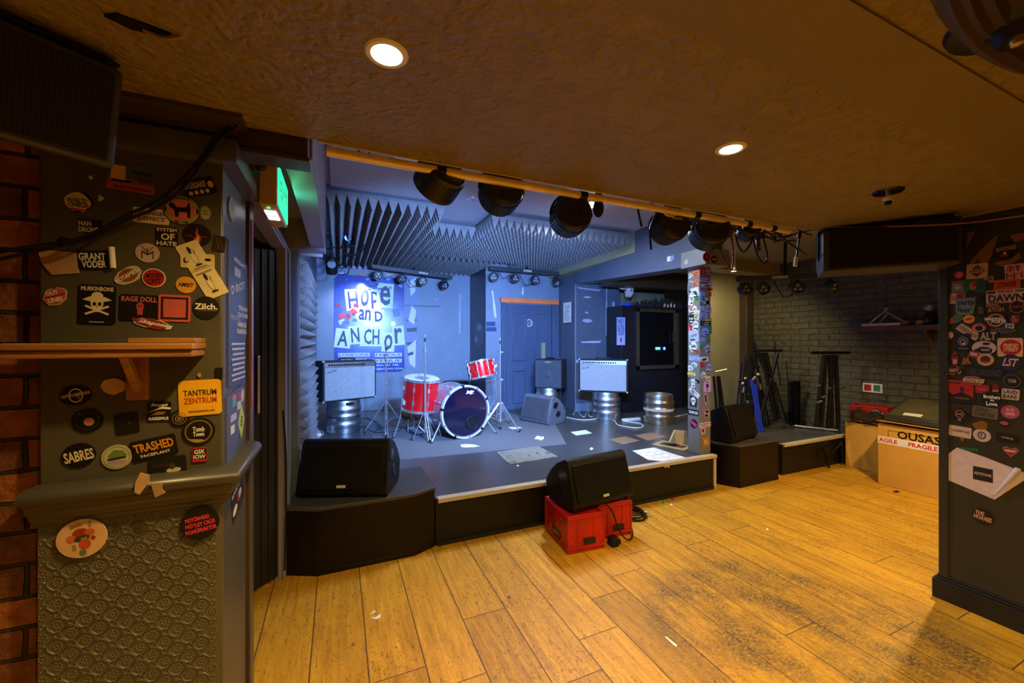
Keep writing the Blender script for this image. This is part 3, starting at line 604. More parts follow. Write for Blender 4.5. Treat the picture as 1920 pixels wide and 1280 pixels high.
for px, py, lab, ti, ya in CANS:
    p, Y = hang(px, py); parcan(px, py, Y, lab, ti, ya, r={826: .088, 941: .087, 1071: .086, 1256: .088, 1331: .095}[px], withtext=px in (941, 1256))
p, Y = hang(1404, 432, 1.50); parcan(1404, 432, Y, 'small black lamp can near the right end of the pipe', -10, -25, r=.052, withtext=False, d=.08)
# things hanging from the pipe
def pv(px, py, v=1.47): return gv(px, py, v)
b = MB(); c = pv(1122, 384); b.cyl(c+Vector((0, 0, .05)), c-Vector((0, 0, .02)), .017, BLK); b.sphere(c-Vector((0, 0, .015)), .024, M('black_fur', (.008, .008, .008), .95, 0, .2, 60, 1, 300), n=18, sc=(1, 1, 1.7))
tag(b.build('furry_windshield'), 'black furry microphone cover hanging from the pipe beside the third lamp can', 'microphone cover')
def cable(pts, r, mat, label, cat='cable', name='cable', group=None):
    return tag(MB().tube(pts, r, mat, 8, 6).build(name), label, cat, group)
G1 = 'cables draped over the pipe'
cable([pv(1195, 380), pv(1197, 397), pv(1203, 425)], .005, BLK, 'short black cable end dangling left of the fourth lamp can', group=G1)
cable([pv(1222, 380), pv(1230, 398), pv(1219, 430), pv(1221, 468)], .005, BLK, 'black cable hanging at the left rim of the fourth lamp can', group=G1)
cable([pv(1241, 378), pv(1247, 400), pv(1262, 404), pv(1277, 394), pv(1276, 380)], .006, CREAM, 'pale cable loop hanging over the fourth lamp can', group=G1)
cable([pv(1349, 466, 1.5), pv(1360, 488), pv(1371, 505), pv(1375, 480), pv(1372, 440), pv(1380, 415)], .0045, M('dark_red_rubber', (.12, .01, .01), .5), 'dark red cable looping low right of the post', group=G1)
cable([pv(1379, 440), pv(1385, 462), pv(1395, 472), pv(1408, 455), pv(1411, 440)], .005, BLK, 'small black cable loop right of the red one', group=G1)
cable([pv(1412, 445), pv(1420, 478), pv(1432, 494), pv(1439, 480), pv(1428, 435)], .005, BLK, 'long black cable loop near the right end of the pipe', group=G1)
cable([pv(1448, 430), pv(1475, 452), pv(1498, 468), pv(1512, 478)], .005, BLK, 'straight black cable running down from pipe end to the right speaker', group=G1)
cable([pv(1425, 446), pv(1470, 443), pv(1500, 436), pv(1524, 430)], .004, BLK, 'thin black cable running level from the pipe to the right speaker', group=G1)
cable([pv(1484, 420), pv(1500, 432), pv(1522, 441)], .004, BLK, 'thin black cable sloping from the pipe tip to the right speaker', group=G1)
b = MB(); b.tube([pv(1498, 420), pv(1499, 440), pv(1495, 470), pv(1492, 497)], .005, BLK); b.cyl(pv(1499, 436), pv(1498, 446), .011, BLK); b.cyl(pv(1493, 482), pv(1491, 499), .010, CREAM); tag(b.build('hanging_lead'), 'black lead with pale plug hanging straight down left of the right speaker', 'cable')
cable([pv(673, 281), pv(675, 292), pv(684, 298), pv(692, 292), pv(693, 285)], .004, BROWNTRIM, 'small brown cable hook on the pipe near its left end', group=G1)
b = MB(); c = pv(1413, 412); b.box(c-Vector((.012, .02, .02)), c+Vector((.012, .0, .02)), CREAM); tag(b.build('cream_block'), 'small cream plastic block strapped on the pipe near its right end', 'plastic block')
b = MB(); c = pv(1367, 433, 1.5); b.cyl(c+Vector((0, 0, .02)), c-Vector((0, 0, .02)), .012, M('orange_plastic', (.6, .12, .03), .4)); b.cyl(c-Vector((0, 0, .02)), c-Vector((0, 0, .035)), .008, BLK); tag(b.build('orange_plug'), 'small orange plug dangling among the cables right of the lamp cans', 'plug')
b = MB(); c = pv(1421, 440, 1.49); b.tube([c+Vector((0, 0, .06)), c, c-Vector((.0, 0, .05)), c-Vector((-.005, 0, .09))], .012, BROWNTRIM); tag(b.build('tape_roll_strip'), 'brown cloth strip hanging down from the pipe near the cream block', 'cloth strip')
# tangled cable bunch on pipe
b = MB(); r2 = random.Random(5)
for i in range(16):
    u = r2.uniform(1.55, 2.3); p = [Vector((u+j*r2.uniform(.02, .06), 1.47+r2.uniform(-.02, .05), PZ-r2.uniform(-.005, .06))) for j in range(5)]; b.tube(p, .004, BLK, 6, 4)
tag(b.build('cable_tangle', kind='stuff'), 'tangle of black leads wound along the right half of the pipe', 'cable')
b = MB(); c = gv(815, 315, 1.48); b.box(c-Vector((.02, .02, .02)), c+Vector((.03, .02, .012)), STEEL); tag(b.build('pipe_clamp', bevel=.004), 'steel clamp gripping the pipe above the leftmost lamp can', 'clamp')

# tube light and vent on the stage ceiling
t = T('tube_light', 'short white glowing tube light on the stage ceiling behind the pipe', 'ceiling light', (2.06, 3.05, 2.66))
MB().box((-.03, -.12, -.03), (.03, .3, 0), WHITE).build('housing', t, bevel=.004); MB().cyl((0, -.1, -.045), (0, .28, -.045), .028, TUBEM, n=16).build('glowing_tube', t)
b = MB(); c = gz(768, 309, 2.66); 
for i in range(8):
    for j in range(5): b.box((c.x-.10+i*.026, c.y-.08+j*.03, 2.656), (c.x-.082+i*.026, c.y-.062+j*.03, 2.659), BLK)
b.box((c.x-.12, c.y-.1, 2.655), (c.x+.12, c.y+.09, 2.6565), WHITE); tag(b.build('ceiling_vent'), 'square white vent grille in the stage ceiling left of the lamp cans', 'vent')
c = gz(885, 366, 2.69); b = MB(); b.lathe([(.001, -.006), (.03, -.01), (.045, -.004), (.047, 0)], CHROME, TR(c.x, c.y, 2.66), 24); tag(b.build('unlit_downlight'), 'small unlit chrome downlight in the stage ceiling between two lamp cans', 'ceiling light')

# ================================================================== LED LIGHT BARS (four pods on a bar)
PODM = M('grey_black_pod_plastic', (.035, .035, .04), .4)
def lightbar(label, pa, pb, wid=1.0, pods=((.08, 0, 0), (.36, 10, 0), (.62, -5, 0), (.9, 20, 40)), lit=False, drop=.11, tx=None):
    pa, pb = Vector(pa), Vector(pb); d = pb-pa; Ln = d.length; a = math.atan2(d.y, d.x)
    t = T('light_bar', label, 'stage light', pa, 0, 'four pod light bars'); t.rotation_euler = (0, -math.asin(d.z/Ln), a)
    MB().box((0, -.03, -.03), (Ln, .03, .03), PODM).build('bar', t, bevel=.006)
    m = MB(); m.text('GIGBAR', WHITE, TR(Ln*(tx or .5), -.031, 0) @ RX(90), h=.03, bold=.02); m.build('lettering', t, label='white lettering on the bar')
    for f, ya, ti in pods:
        X = TR(Ln*f, 0, -drop-.02) @ RZ(ya) @ RX(90+ti)      # local z = beam, towards -y
        m = MB(); r = .062; m.lathe([(.001, -.05), (r*.7, -.05), (r*.9, -.03), (r, -.01), (r, .045), (r*.93, .05), (r*.9, .035), (.001, .032)], PODM, X, 28); p = m.build('pod', t)
        m = MB()
        for k in range(3): m.lathe([(.001, .046), (.014, .044), (.019, .034)], LEDM, X @ RZ(k*120+90) @ TR(.026, 0, 0), 14, cap=False)
        m.build('lens_cluster', p, label='three pale lenses')
        m = MB(); m.torus((0, 0, 0), .074, .005, BLK, TR(Ln*f, 0, -drop-.02) @ RZ(ya) @ RX(90), 16, 6, 0, 180); m.cyl((Ln*f, 0, -.03), (Ln*f, 0, -drop+.05), .006, BLK); m.build('bracket', p)
    m = MB()
    m.tube([(Ln*.12, .02, -.03), (Ln*.2, .04, -.13), (Ln*.3, .03, -.05)], .004, BLK); m.tube([(Ln*.4, .03, -.03), (Ln*.5, .05, -.2), (Ln*.6, .04, -.16), (Ln*.62, .03, -.03)], .005, BLK); m.build('leads', t)
    m = MB(); m.cyl((Ln*.5, 0, .03), (Ln*.5, 0, (2.45 if pa.x > 3.6 else 2.655)-(pa.z+pb.z)/2), .015, BLK); m.build('hanger', t); return t
lightbar('left light bar with lettering hung above the printed poster', gv(697, 499, 6.2), gv(848, 520, 6.2), tx=.62)
lightbar('middle light bar hung above the blue door with one yellow-lit pod', gv(918, 502, 5.5), gv(1052, 514, 5.5), pods=((.06, -30, 10), (.33, 10, 0), (.62, -5, 5), (.93, 15, 50)))
lightbar('right light bar with two round pods hung before the dark brick wall', gy(1380, 524, 4.4), gy(1572, 515, 4.0), pods=((.09, 25, -10), (.28, 8, 0), (.62, 4, 0), (.93, 50, 10)), tx=.45, drop=.10)
t = T('small_ceiling_lamp', 'small bright lamp under the beam right of the stage post', 'ceiling light', (4.18, 3.19, 2.23))
MB().cyl((0, 0, 0), (0, 0, .22), .018, WHITE).build('stem', t); MB().lathe([(.03, 0), (.035, -.02), (.03, -.02)], WHITE, None, 20, cap=False).build('shade', t); MB().lathe([(.001, -.012), (.028, -.012)], LAMPM, None, 20, cap=False).build('bulb', t)
# moving head and dark lamps at the left rear corner
for nm, lab, px, py, Y, sz in (('moving_head', 'blue-lit moving head lamp hanging high in the left stage corner', 652, 450, 4.6, .07), ('corner_lamp', 'dark round lamp hanging below the moving head in the left corner', 622, 500, 4.6, .09)):
    c = gy(px, py, Y); t = T(nm, lab, 'stage light', c)
    MB().lathe([(.001, -.09), (sz*.6, -.085), (sz*.75, -.02), (sz*.75, .06), (sz*.6, .1), (.001, .1)], BLK2, RX(20), 24).build('body', t)
    MB().lathe([(.001, 0), (sz*.5, -.004)], BLUELED if nm == 'moving_head' else LENS, TR(0, -.02, .0) @ RX(80) @ TR(0, 0, sz*.8), 20, cap=False).build('lens', t)
    m = MB(); m.cyl((0, 0, .08), (0, 0, 2.6-c.z), .012, BLK); m.torus((0, 0, 0), sz*.95, .008, BLK, RX(90), 18, 6, 0, 180); m.build('bracket', t)
b = MB(); r2 = random.Random(8)
for i in range(7):
    c = gy(612+i*9, 470+r2.uniform(-25, 40), 4.7); b.tube([c+Vector((r2.uniform(-.15, .15), r2.uniform(-.1, .1), r2.uniform(-.1, .2))) for _ in range(5)], .006, BLK, 6, 5)
tag(b.build('cable_tangle', kind='stuff'), 'tangle of black leads in the high left corner of the stage', 'cable')

# ================================================================== STAGE BOXES AND MONITORS
def plinth(poly, label, nm='stage_box'):
    cx = sum(p[0] for p in poly)/len(poly); cy = sum(p[1] for p in poly)/len(poly); q = [(x-cx, y-cy) for x, y in poly]
    t = T(nm, label, 'stage box', (cx, cy, 0), group='black chamfered boxes flanking the stage')
    MB().prism(q, 0, .385, PLINTH).build('body', t, bevel=.004)
    MB().prism([(x*1.012, y*1.012) for x, y in q], .385, .408, PLTOP).build('top', t, bevel=.005)
    m = MB(); m.prism([(x*1.008, y*1.008) for x, y in q], 0, .028, PLINTH); m.build('base_strip', t, bevel=.003); return t
plinth([(-.285, 2.725), (-.115, 2.640), (.455, 2.640), (.604, 2.708), (.604, 3.19), (-.24, 3.19)], 'black box with chamfered corners under the left floor monitor')
plinth([(3.405, 2.80), (3.515, 2.615), (4.095, 2.625), (4.11, 3.19), (3.40, 3.19)], 'black box with chamfered corners right of the post, under the right floor monitor')
def xprism(m, prof, w, mat, X):        # side profile (y, z) swept along local x
    n = len(prof); vs = [(-w/2, y, z) for y, z in prof]+[(w/2, y, z) for y, z in prof]
    m.add(vs, [list(range(n)), list(range(2*n-1, n-1, -1))]+[(i, n+i, n+(i+1) % n, (i+1) % n) for i in range(n)], mat, X)
WP = [(-.13, .0), (-.155, .02), (-.165, .05), (-.085, .325), (-.07, .345), (-.04, .352), (.06, .30), (.13, .235), (.185, .16), (.195, .13), (.165, .03), (.14, .0)]
def wedge(label, loc, rz, w=.56, s=1.0, body=BLK2, grille=GRILLE, badge=True):
    t = T('floor_monitor', label, 'stage monitor', loc, rz); t.scale = (s, s, s); m = MB(); xprism(m, WP, w, body, None); bd = m.build('cabinet', t, bevel=.008)
    a = math.atan2(.275, .08); m = MB(); G = TR(0, -.125, .1875) @ RX(math.degrees(a))
    m.box((-w/2+.03, -.135, -.008+.006), (w/2-.03, .13, .012), grille, G); m.build('grille', t, bevel=.006)
    m = MB()
    if badge: m.box((-.028, -.125, .012), (.028, -.108, .014), CREAM, G); m.build('badge', t, label='small pale maker plate at the foot of the grille')
    for sx in (-1, 1):
        for zy, zz, k in ((-.02, .235, 8), (.03, .125, -6)):
            m = MB(); Q = TR(sx*(w/2+.0006), zy, zz) @ RY(90*sx); c = [( .036*math.cos(u)*1.15, .052*math.sin(u)) for u in [i*math.pi/10 for i in range(20)]]
            c = [(-p[0] if sx < 0 else p[0], p[1]) for p in c]; m.prism(c, -.002, .0012, BLKG, Q @ RZ(k*sx)); m.torus((0, 0, 0), .047, .004, body, Q @ RZ(k*sx) @ Matrix.Diagonal((.9, 1.12, 1, 1)), 24, 6); m.build('hand_hole', t)
    return t
c = (gz(565, 922, .41)+gz(722, 926, .41))/2
wedge('black floor monitor on the left chamfered box, nearest the doorway', c+Vector((.05, .05, 0)), -YAW+2, .56)
c0 = gz(1075, 950, .30); 
wedge('black floor monitor tilted on two red crates in front of the stage', (1.685, 2.43, .26), 7, .58, .94)
wedge('black floor monitor on the right chamfered box beside the post', (3.69, 2.86, .41), 12, .50, badge=False)
wedge('floor monitor lit blue by the stage, turned towards the drum kit', (2.52, 4.76, ST), -68, .46, 1.06, M('grey_plastic', (.11, .11, .13), .5), M('grey_speaker_mesh', (.05, .05, .06), .7), badge=False)
# crates
def crate(label, loc, rz):
    w, d, h = .27, .37, .25; t = T('bottle_crate', label, 'crate', loc, rz, group='red crates under the middle floor monitor'); m = MB()
    m.box((-w/2, -d/2, 0), (w/2, d/2, .02), CRATE)
    for q in (((-w/2, -d/2), (w/2, -d/2+.012)), ((-w/2, d/2-.012), (w/2, d/2)), ((-w/2, -d/2), (-w/2+.012, d/2)), ((w/2-.012, -d/2), (w/2, d/2))): m.box((*q[0], .02), (*q[1], h), CRATE)
    m.box((-w/2+.01, -d/2+.01, h-.03), (w/2-.01, d/2-.01, h-.02), CRATE); m.build('shell', t, bevel=.008)
    m = MB()
    for z in (.03, h-.02): m.box((-w/2-.005, -d/2-.005, z-.008), (w/2+.005, d/2+.005, z+.008), CRATE)
    for x in (-w/2-.004, w/2-.008):
        for y in (-d/2-.004, d/2-.008): m.box((x, y, .01), (x+.012, y+.012, h), CRATE)
    for x in (-.06, .06): m.box((x-.006, -d/2-.004, .03), (x+.006, -d/2, h-.03), CRATE)
    m.build('ribs', t, bevel=.003)
    m = MB(); m.box((-.02, -d/2-.0055, .05), (.07, -d/2+.002, .092), BLKG); m.build('grip_slot', t, label='dark grip slot on the front')
    m = MB(); m.box((-w/2-.0055, -.07, .05), (-w/2+.002, .06, .092), BLKG); m.build('grip_slot', t, label='dark grip slot on the side')
    r2 = random.Random(4); m = MB()
    for i in range(26):
        x = r2.uniform(-w/2+.01, w/2-.02); z = r2.uniform(.03, h-.04); l = r2.uniform(.008, .03); m.prism([(0, 0), (.002, l*.5), (.004, l), (.001, l*.4)], 0, .0006, CREAM, TR(x, -d/2-.0002, z) @ RX(90) @ RZ(r2.uniform(-25, 25)))
        y = r2.uniform(-d/2, d/2-.02); m.prism([(0, 0), (.003, l*.5), (.003, l), (.001, l*.4)], 0, .0006, CREAM, TR(-w/2-.0002, y, z) @ RY(-90) @ RZ(r2.uniform(60, 120)))
    m.build('scuffs', t, label='pale scuff marks'); return t
crate('front left scuffed red plastic crate under the middle monitor', (1.53, 2.42, 0), -5)
crate('rear right red plastic crate under the middle monitor, with a plug before it', (1.83, 2.50, 0), -4)
cable([(1.70, 2.27, .27), (1.74, 2.25, .22), (1.78, 2.235, .10), (1.83, 2.22, .03), (1.90, 2.24, .012), (2.0, 2.36, .012), (2.03, 2.48, .012), (2.06, 2.56, .012)], .005, BLK, 'black cable hanging from the middle monitor over the red crates')
b = MB(); b.box((1.70, 2.20, 0), (1.76, 2.26, .06), BLK); b.box((1.775, 2.22, .0), (1.79, 2.25, .035), BLK); tag(b.build('mains_adaptor', bevel=.005), 'black plug adaptor on the floor before the red crates', 'plug')
b = MB()
Q_ = gz(1187, 968, 0)
for i in range(7): b.torus((Q_.x+.01*math.sin(i*2), Q_.y+.008*math.cos(i*3), .007+.008*i), .098-.005*i, .0055, BLK, None, 34, 6)
b.cyl((Q_.x+.09, Q_.y-.02, .03), (Q_.x+.13, Q_.y-.05, .03), .009, STEEL); tag(b.build('coiled_cable'), 'coiled black cable on the floor right of the red crates', 'cable')

# ================================================================== KEGS
def keg(label, loc, mat, rz=0, h=.385, r=.2, band=None, lettered=True):
    t = T('beer_keg', label, 'keg', loc, rz, 'steel beer kegs on the stage')
    pr = [(r*.78, .0), (r*.93, .0), (r*.955, .02), (r*.93, .045), (r*.96, .07), (r*.985, .09), (r*1.0, .105), (r*.985, .12), (r*.95, .135), (r*.95, .165), (r*.985, .175), (r*.985, .215), (r*.95, .225), (r*.95, .25), (r*.985, .265), (r*1.0, .28), (r*.985, .295), (r*.95, .31), (r*.935, .33), (r*.94, h-.012), (r*.925, h), (r*.88, h), (r*.87, h-.05), (.05, h-.06), (.001, h-.06)]
    m = MB(); m.lathe(pr, mat, None, 56); bd = m.build('drum', t, ang=50)
    m = MB(); m.lathe([(.001, h-.06), (.03, h-.06), (.03, h-.03), (.001, h-.03)], mat, None, 20); m.build('spigot', t)
    for k, aa in enumerate((-70, 110)):
        m = MB(); X = RZ(aa) @ TR(r*.937, 0, h-.035) @ RY(90)
        c = [(.016*sy*1+.0, .045*sx) for sx, sy in ((-1, -.6), (-.8, -1), (.8, -1), (1, -.6), (1, .6), (.8, 1), (-.8, 1), (-1, .6))]; m.prism(c, -.004, .004, BLKG if k == 0 else mat, X); m.build('handle_slot', t, label='dark handle cut-out' if k == 0 else None)
    if band: m = MB(); m.lathe([(r*.988, .178), (r*.99, .18), (r*.99, .21), (r*.988, .212)], band, None, 56, cap=False); m.build('band', t, label='painted band round the middle')
    if lettered:
        m = MB(); s = 'PROPERTY OF THE BREWERY  30 LITRES'
        for i, ch in enumerate(s):
            if ch != ' ': m.text(ch, BLK, RZ(-150+i*3.6) @ TR(r*.991, 0, .195) @ RZ(90) @ RX(90), h=.02)
        m.build('lettering', t)
    return t
KG = 'steel beer kegs on the stage'
keg('steel keg under the left silver amplifier', (.06, 5.22, ST), KEGM, 0, band=None)
keg('steel keg under the middle silver amplifier', (3.45, 4.60, ST), KEGM, 15)
keg('bronze-lit steel keg with a pale pink band and nothing on top', (3.893, 4.066, ST), WARMLITKEG, 80, r=.195, h=.39, band=M('pale_pink_band', (.6, .42, .34), .5), lettered=False)
keg('steel keg half hidden behind the blue monitor, under the bass cabinet', (2.95, 5.36, ST), KEGM, 0, lettered=False)
# ================================================================== AMPLIFIERS
def combo(label, loc, rz, w, h, d, cloth):
    t = T('guitar_amplifier', label, 'amplifier', loc, rz, 'silver fronted guitar amplifiers on kegs')
    m = MB(); m.box((-w/2, -d/2, 0), (w/2, d/2, h), TOLEX); m.build('cabinet', t, bevel=.008)
    m = MB(); m.box((-w/2+.02, -d/2-.004, .02), (w/2-.02, -d/2+.01, h-.075), cloth); m.build('grille_cloth', t)
    m = MB(); m.box((-w/2+.018, -d/2-.003, h-.072), (w/2-.018, -d/2+.01, h-.018), STEEL); p = m.build('control_panel', t)
    m = MB()
    for i in range(15):
        x = -w/2+.07+i*(w-.2)/15; m.cyl((x, -d/2-.004, h-.045), (x, -d/2-.02, h-.045), .012, BLK, .009, 12)
    p2 = m.build('knobs', p)
    m = MB(); m.text('TWIN REVERB', BLK, TR(w/2-.075, -d/2-.0035, h-.04) @ RX(90), w=.085, shear=.2); m.build('panel_lettering', p)
    m = MB(); m.text('Fender', CHROME, TR(-w/2+.10, -d/2-.006, h-.115) @ RX(90) @ RZ(14), w=.12, shear=.4, bold=.03); m.build('script_badge', t, label='slanting silver script badge')
    m = MB()
    for x in (-w/2+.006, w/2-.006):
        for z in (.006, h-.006): m.sphere((x, -d/2+.006, z), .017, CHROME)
    m.build('corner_caps', t)
    m = MB(); m.tube([(-.1, 0, h), (-.08, 0, h+.018), (.08, 0, h+.018), (.1, 0, h)], .009, BLK); m.build('strap_handle', t)
    return t
combo('silver grille guitar amplifier on a keg in the left rear corner', (.09, 5.22, ST+.385), 22, .64, .47, .24, AMPG)
combo('silver cloth guitar amplifier on a keg right of the door column', (3.42, 4.62, ST+.385), -42, .66, .45, .24, AMPG2)
t = T('bass_cabinet', 'blue-lit square bass speaker cabinet on a keg beside the door', 'amplifier', (2.97, 5.33, ST+.385), -44)
BCM = mat_paint('dark_blue_grille_cloth', (.05, .06, .085), 0, .8)
m = MB(); m.box((-.21, -.16, 0), (.21, .16, .43), TOLEX); m.build('cabinet', t, bevel=.008)
m = MB(); m.box((-.195, -.166, .015), (.195, -.155, .415), BCM); m.torus((0, -.166, .19), .15, .005, BCM, TR(0, -.166, .19) @ RX(90) @ TR(0, .166, -.19), 40, 6); m.build('grille', t)
X = TR(0, -.166, .19) @ RX(90); m = MB(); m.torus((0, 0, 0), .15, .006, BCM, X, 40, 6); m.torus((0, 0, 0), .10, .004, BCM, X, 36, 6); m.lathe([(.001, .012), (.03, .008), (.045, 0)], BCM, X, 24, cap=False); m.build('speaker_rings', t)
m = MB(); m.prism([(-.07, .01), (0, .02), (.07, .01), (.03, -.008), (-.03, -.008)], 0, .003, CHROME, TR(0, -.167, .385) @ RX(90)); m.build('winged_badge', t)
m = MB(); m.sphere((.13, .02, .445), .015, BRASS); m.tube([(-.08, 0, .43), (-.06, 0, .445), (.05, 0, .445), (.07, 0, .43)], .008, BLK); m.build('top_handle', t)

# ================================================================== DRUM KIT
def lugs(m, r, z0, z1, n, X, mat=CHROME, off=0):
    for i in range(n):
        a = off+360*i/n; Q = X @ RZ(a) if X else RZ(a)
        m.cyl((r+.012, 0, z0), (r+.012, 0, z1), .0035, mat, n=8, X=Q)
        for z in ((z0*.72+z1*.28), (z0*.28+z1*.72)): m.box((r-.002, -.010, z-.022), (r+.018, .010, z+.022), mat, Q)
r = .275; t = T('bass_drum', 'large bass drum with a glossy black front head and round port', 'drum', (1.30, 4.27, ST), 10)
X = TR(0, 0, .30) @ RX(-90)          # local z -> +y
m = MB(); m.lathe([(r-.006, .0), (r, .0), (r, .42), (r-.006, .42)], MAROON, X, 64, cap=False); m.lathe([(r-.012, .42), (r-.006, .0)], BLK, X, 48, cap=False); m.build('shell', t)
m = MB(); m.lathe([(r+.02, -.012), (r+.022, .022), (r+.006, .024), (r+.004, -.012), (r+.02, -.014)], mat_paint('white_drum_hoop', (.55, .57, .55), 0, .4), X, 64, cap=False); m.build('front_hoop', t)
m = MB(); m.lathe([(r+.004, .40), (r+.022, .402), (r+.022, .435), (r+.004, .437)], CHROME, X, 64, cap=False); m.build('rear_hoop', t)
m = MB(); m.lathe([(.001, 0.003), (r+.004, 0.0)], BLKHEAD, X, 64, cap=False); h_ = m.build('front_head', t, label='glossy black drumhead')
m = MB(); Q = TR(.075, -.004, .17) @ RX(90); m.torus((0, 0, 0), .072, .006, BLK, Q, 36, 8); m.lathe([(.001, .0015), (.066, .0015)], BLKG, Q, 32, cap=False); m.build('port_ring', h_, label='black ring round the port hole')
m = MB(); m.prism([(-.05, -.02), (-.01, -.01), (.01, -.03), (.03, .0), (.06, .005), (.02, .02), (-.01, .01), (-.03, .025)], 0, .001, DRUMHEAD, TR(.05, -.0045, .515) @ RX(90)); m.text('REMO', DRUMHEAD, TR(.07, -.0047, .50) @ RX(90), w=.05); m.build('logo_scribble', h_, label='small white maker mark near the top')
m = MB(); lugs(m, r, .05, .36, 8, X, off=22); m.build('lugs', t)
for sx in (-1, 1):
    m = MB(); m.cyl((sx*.26, .07, .22), (sx*.40, .01, 0.012), .008, CHROME); m.sphere((sx*.40, .01, .012), .013, RUB); m.box((sx*.25-.02, .05, .20), (sx*.25+.02, .09, .25), CHROME); m.build('spur_leg', t)
m = MB()
for a in range(10): m.box((r+.0, -.012, -.02), (r+.028, .012, .03), BLK if a % 2 else CHROME, X @ RZ(a*36+10))
m.build('claws', t)
def drum(nm, label, loc, rot, r, h, head=True):
    t = T(nm, label, 'drum', loc, rot=rot); m = MB(); m.lathe([(r, 0), (r, h)], REDSH, None, 56); m.build('shell', t)
    for z in (-.012, h-.012): MB().lathe([(r+.002, z), (r+.012, z), (r+.013, z+.024), (r+.004, z+.026)], CHROME, None, 56, cap=False).build('hoop', t)
    m = MB(); m.lathe([(.001, h+.006), (r, h+.006), (r+.003, h)], DRUMHEAD, None, 48, cap=False); hd = m.build('top_head', t)
    m = MB(); m.lathe([(.001, h+.0075), (r*.42, h+.0075)], M('worn_grey_patch', (.28, .33, .45), .5), None, 32, cap=False); m.build('worn_patch', hd, label='bluish worn circle on the head')
    m = MB(); lugs(m, r, 0, h, 8, None, off=12); m.build('lugs', t); return t
ft = drum('floor_tom', 'deep red floor tom standing left of the bass drum', (.86, 4.64, .635), (R(8), R(3), 0), .20, .345)
for a in (200, 320, 80):
    m = MB(); x, y = .235*math.cos(R(a)), .235*math.sin(R(a)); m.tube([(x, y, .16), (x, y, -.05), (x*1.12, y*1.12, -.18), (x*1.3, y*1.3, -.312)], .006, CHROME); m.sphere((x*1.3, y*1.3, -.305), .014, RUB); m.box((x*.86-.016, y*.86-.016, .06), (x*.86+.03, y*.86+.016, .11), CHROME); m.build('leg', ft)
rt = drum('rack_tom', 'small red tom drum tilted on a stand right of the bass drum', (1.66, 4.72, .955), (R(-9), R(-9), 0), .165, .20)
m = MB(); m.tube([(.16, .0, .10), (.22, .0, .12), (.27, .02, .12)], .012, CHROME); m.lathe([(.03, -.02), (.035, 0), (.03, .02)], CHROME, TR(.2, 0, .10) @ RY(90), 20); m.build('mounting_arm', rt)
def tripod(m, h0, spread, rz, r=.007, foot=True):
    for k in range(3):
        a = R(rz+120*k); x, y = spread*math.cos(a), spread*math.sin(a)
        for s in (-.012, .012):
            ox, oy = -math.sin(a)*s, math.cos(a)*s
            m.cyl((ox+.02*math.cos(a), oy+.02*math.sin(a), h0), (x+ox, y+oy, .02), r*.7, CHROME, n=8)
        m.cyl((x*.5, y*.5, h0*.53), (.012*math.cos(a), .012*math.sin(a), h0*.35), r*.6, CHROME, n=8)
        m.cyl((x-.01, y, .0), (x+.012*math.cos(a), y+.012*math.sin(a), .04), .013, RUB, n=10)
def cstand(label, loc, h, rz=0, spread=.24, h0=.36, lean=0):
    t = T('cymbal_stand', label, 'cymbal stand', loc, 0, 'chrome cymbal stands without cymbals')
    m = MB(); tripod(m, h0, spread, rz); m.build('tripod_base', t)
    m = MB(); m.cyl((0, 0, h0*.3), (0, 0, h*.55), .0125, CHROME); m.cyl((0, 0, h*.55), (lean*.5, 0, h*.85), .0095, CHROME); m.cyl((lean*.5, 0, h*.85), (lean, 0, h), .006, CHROME); m.build('upright_tube', t)
    m = MB()
    for z in (h0, h*.55, h*.85): m.cyl((lean*.5 if z > h*.8 else 0, 0, z-.02), (lean*.5 if z > h*.8 else 0, 0, z+.02), .018, CHROME); m.cyl((0, 0, z), (.035, -.015, z), .006, CHROME)
    m.build('height_clamps', t)
    m = MB(); m.cyl((lean, 0, h-.07), (lean, 0, h-.03), .012, RUB); m.sphere((lean, 0, h), .011, CHROME); m.build('cymbal_tilter', t); return t
q = gz(724, 812, ST); cstand('chrome cymbal stand before the printed poster, left of the floor tom', q, gy(727, 646, (_s*q.x+_c*q.y)).z-ST, -95, .27, .36)
q = gz(797, 826, ST); cstand('tall chrome cymbal stand in front of the floor tom', q, gy(797, 628, (_s*q.x+_c*q.y)).z-ST, -80, .13, .30)
q = gz(938, 806, ST); cstand('chrome cymbal stand right of the small red tom', q, gy(938, 634, (_s*q.x+_c*q.y)).z-ST, -55, .27, .33)
q = Vector((1.86, 4.75, ST)); t = T('snare_stand', 'folding chrome stand holding up the small red tom', 'drum stand', q)
m = MB(); tripod(m, .34, .22, 20); m.build('tripod_base', t); m = MB(); m.cyl((0, 0, .1), (-.02, 0, .62), .011, CHROME); m.cyl((-.02, 0, .60), (-.16, 0, .585), .008, CHROME); m.build('upright_tube', t)
q = gv(855, 712, 5.25); t = T('drum_stool', 'round black padded drum stool behind the bass drum', 'stool', (q.x, q.y, ST))
m = MB(); m.lathe([(.05, .46), (.17, .46), (.185, .48), (.185, .52), (.165, .545), (.05, .55), (.001, .55)], BLK, None, 40); m.build('seat', t, ang=60); m = MB(); tripod(m, .3, .24, 40, .009); m.cyl((0, 0, .1), (0, 0, .46), .014, CHROME); m.build('tripod_base', t)
q = gz(778, 812, ST); t = T('drum_pedal', 'small dark drum pedal on the carpet left of the bass drum', 'drum pedal', q, 20)
m = MB(); m.box((-.05, -.12, 0), (.05, .12, .012), BLK); m.box((-.035, -.11, .03), (.035, .10, .04), STEEL, RX(12)); m.build('footplate', t); m = MB()
for x in (-.04, .04): m.cyl((x, .09, 0), (x, .09, .16), .006, CHROME)
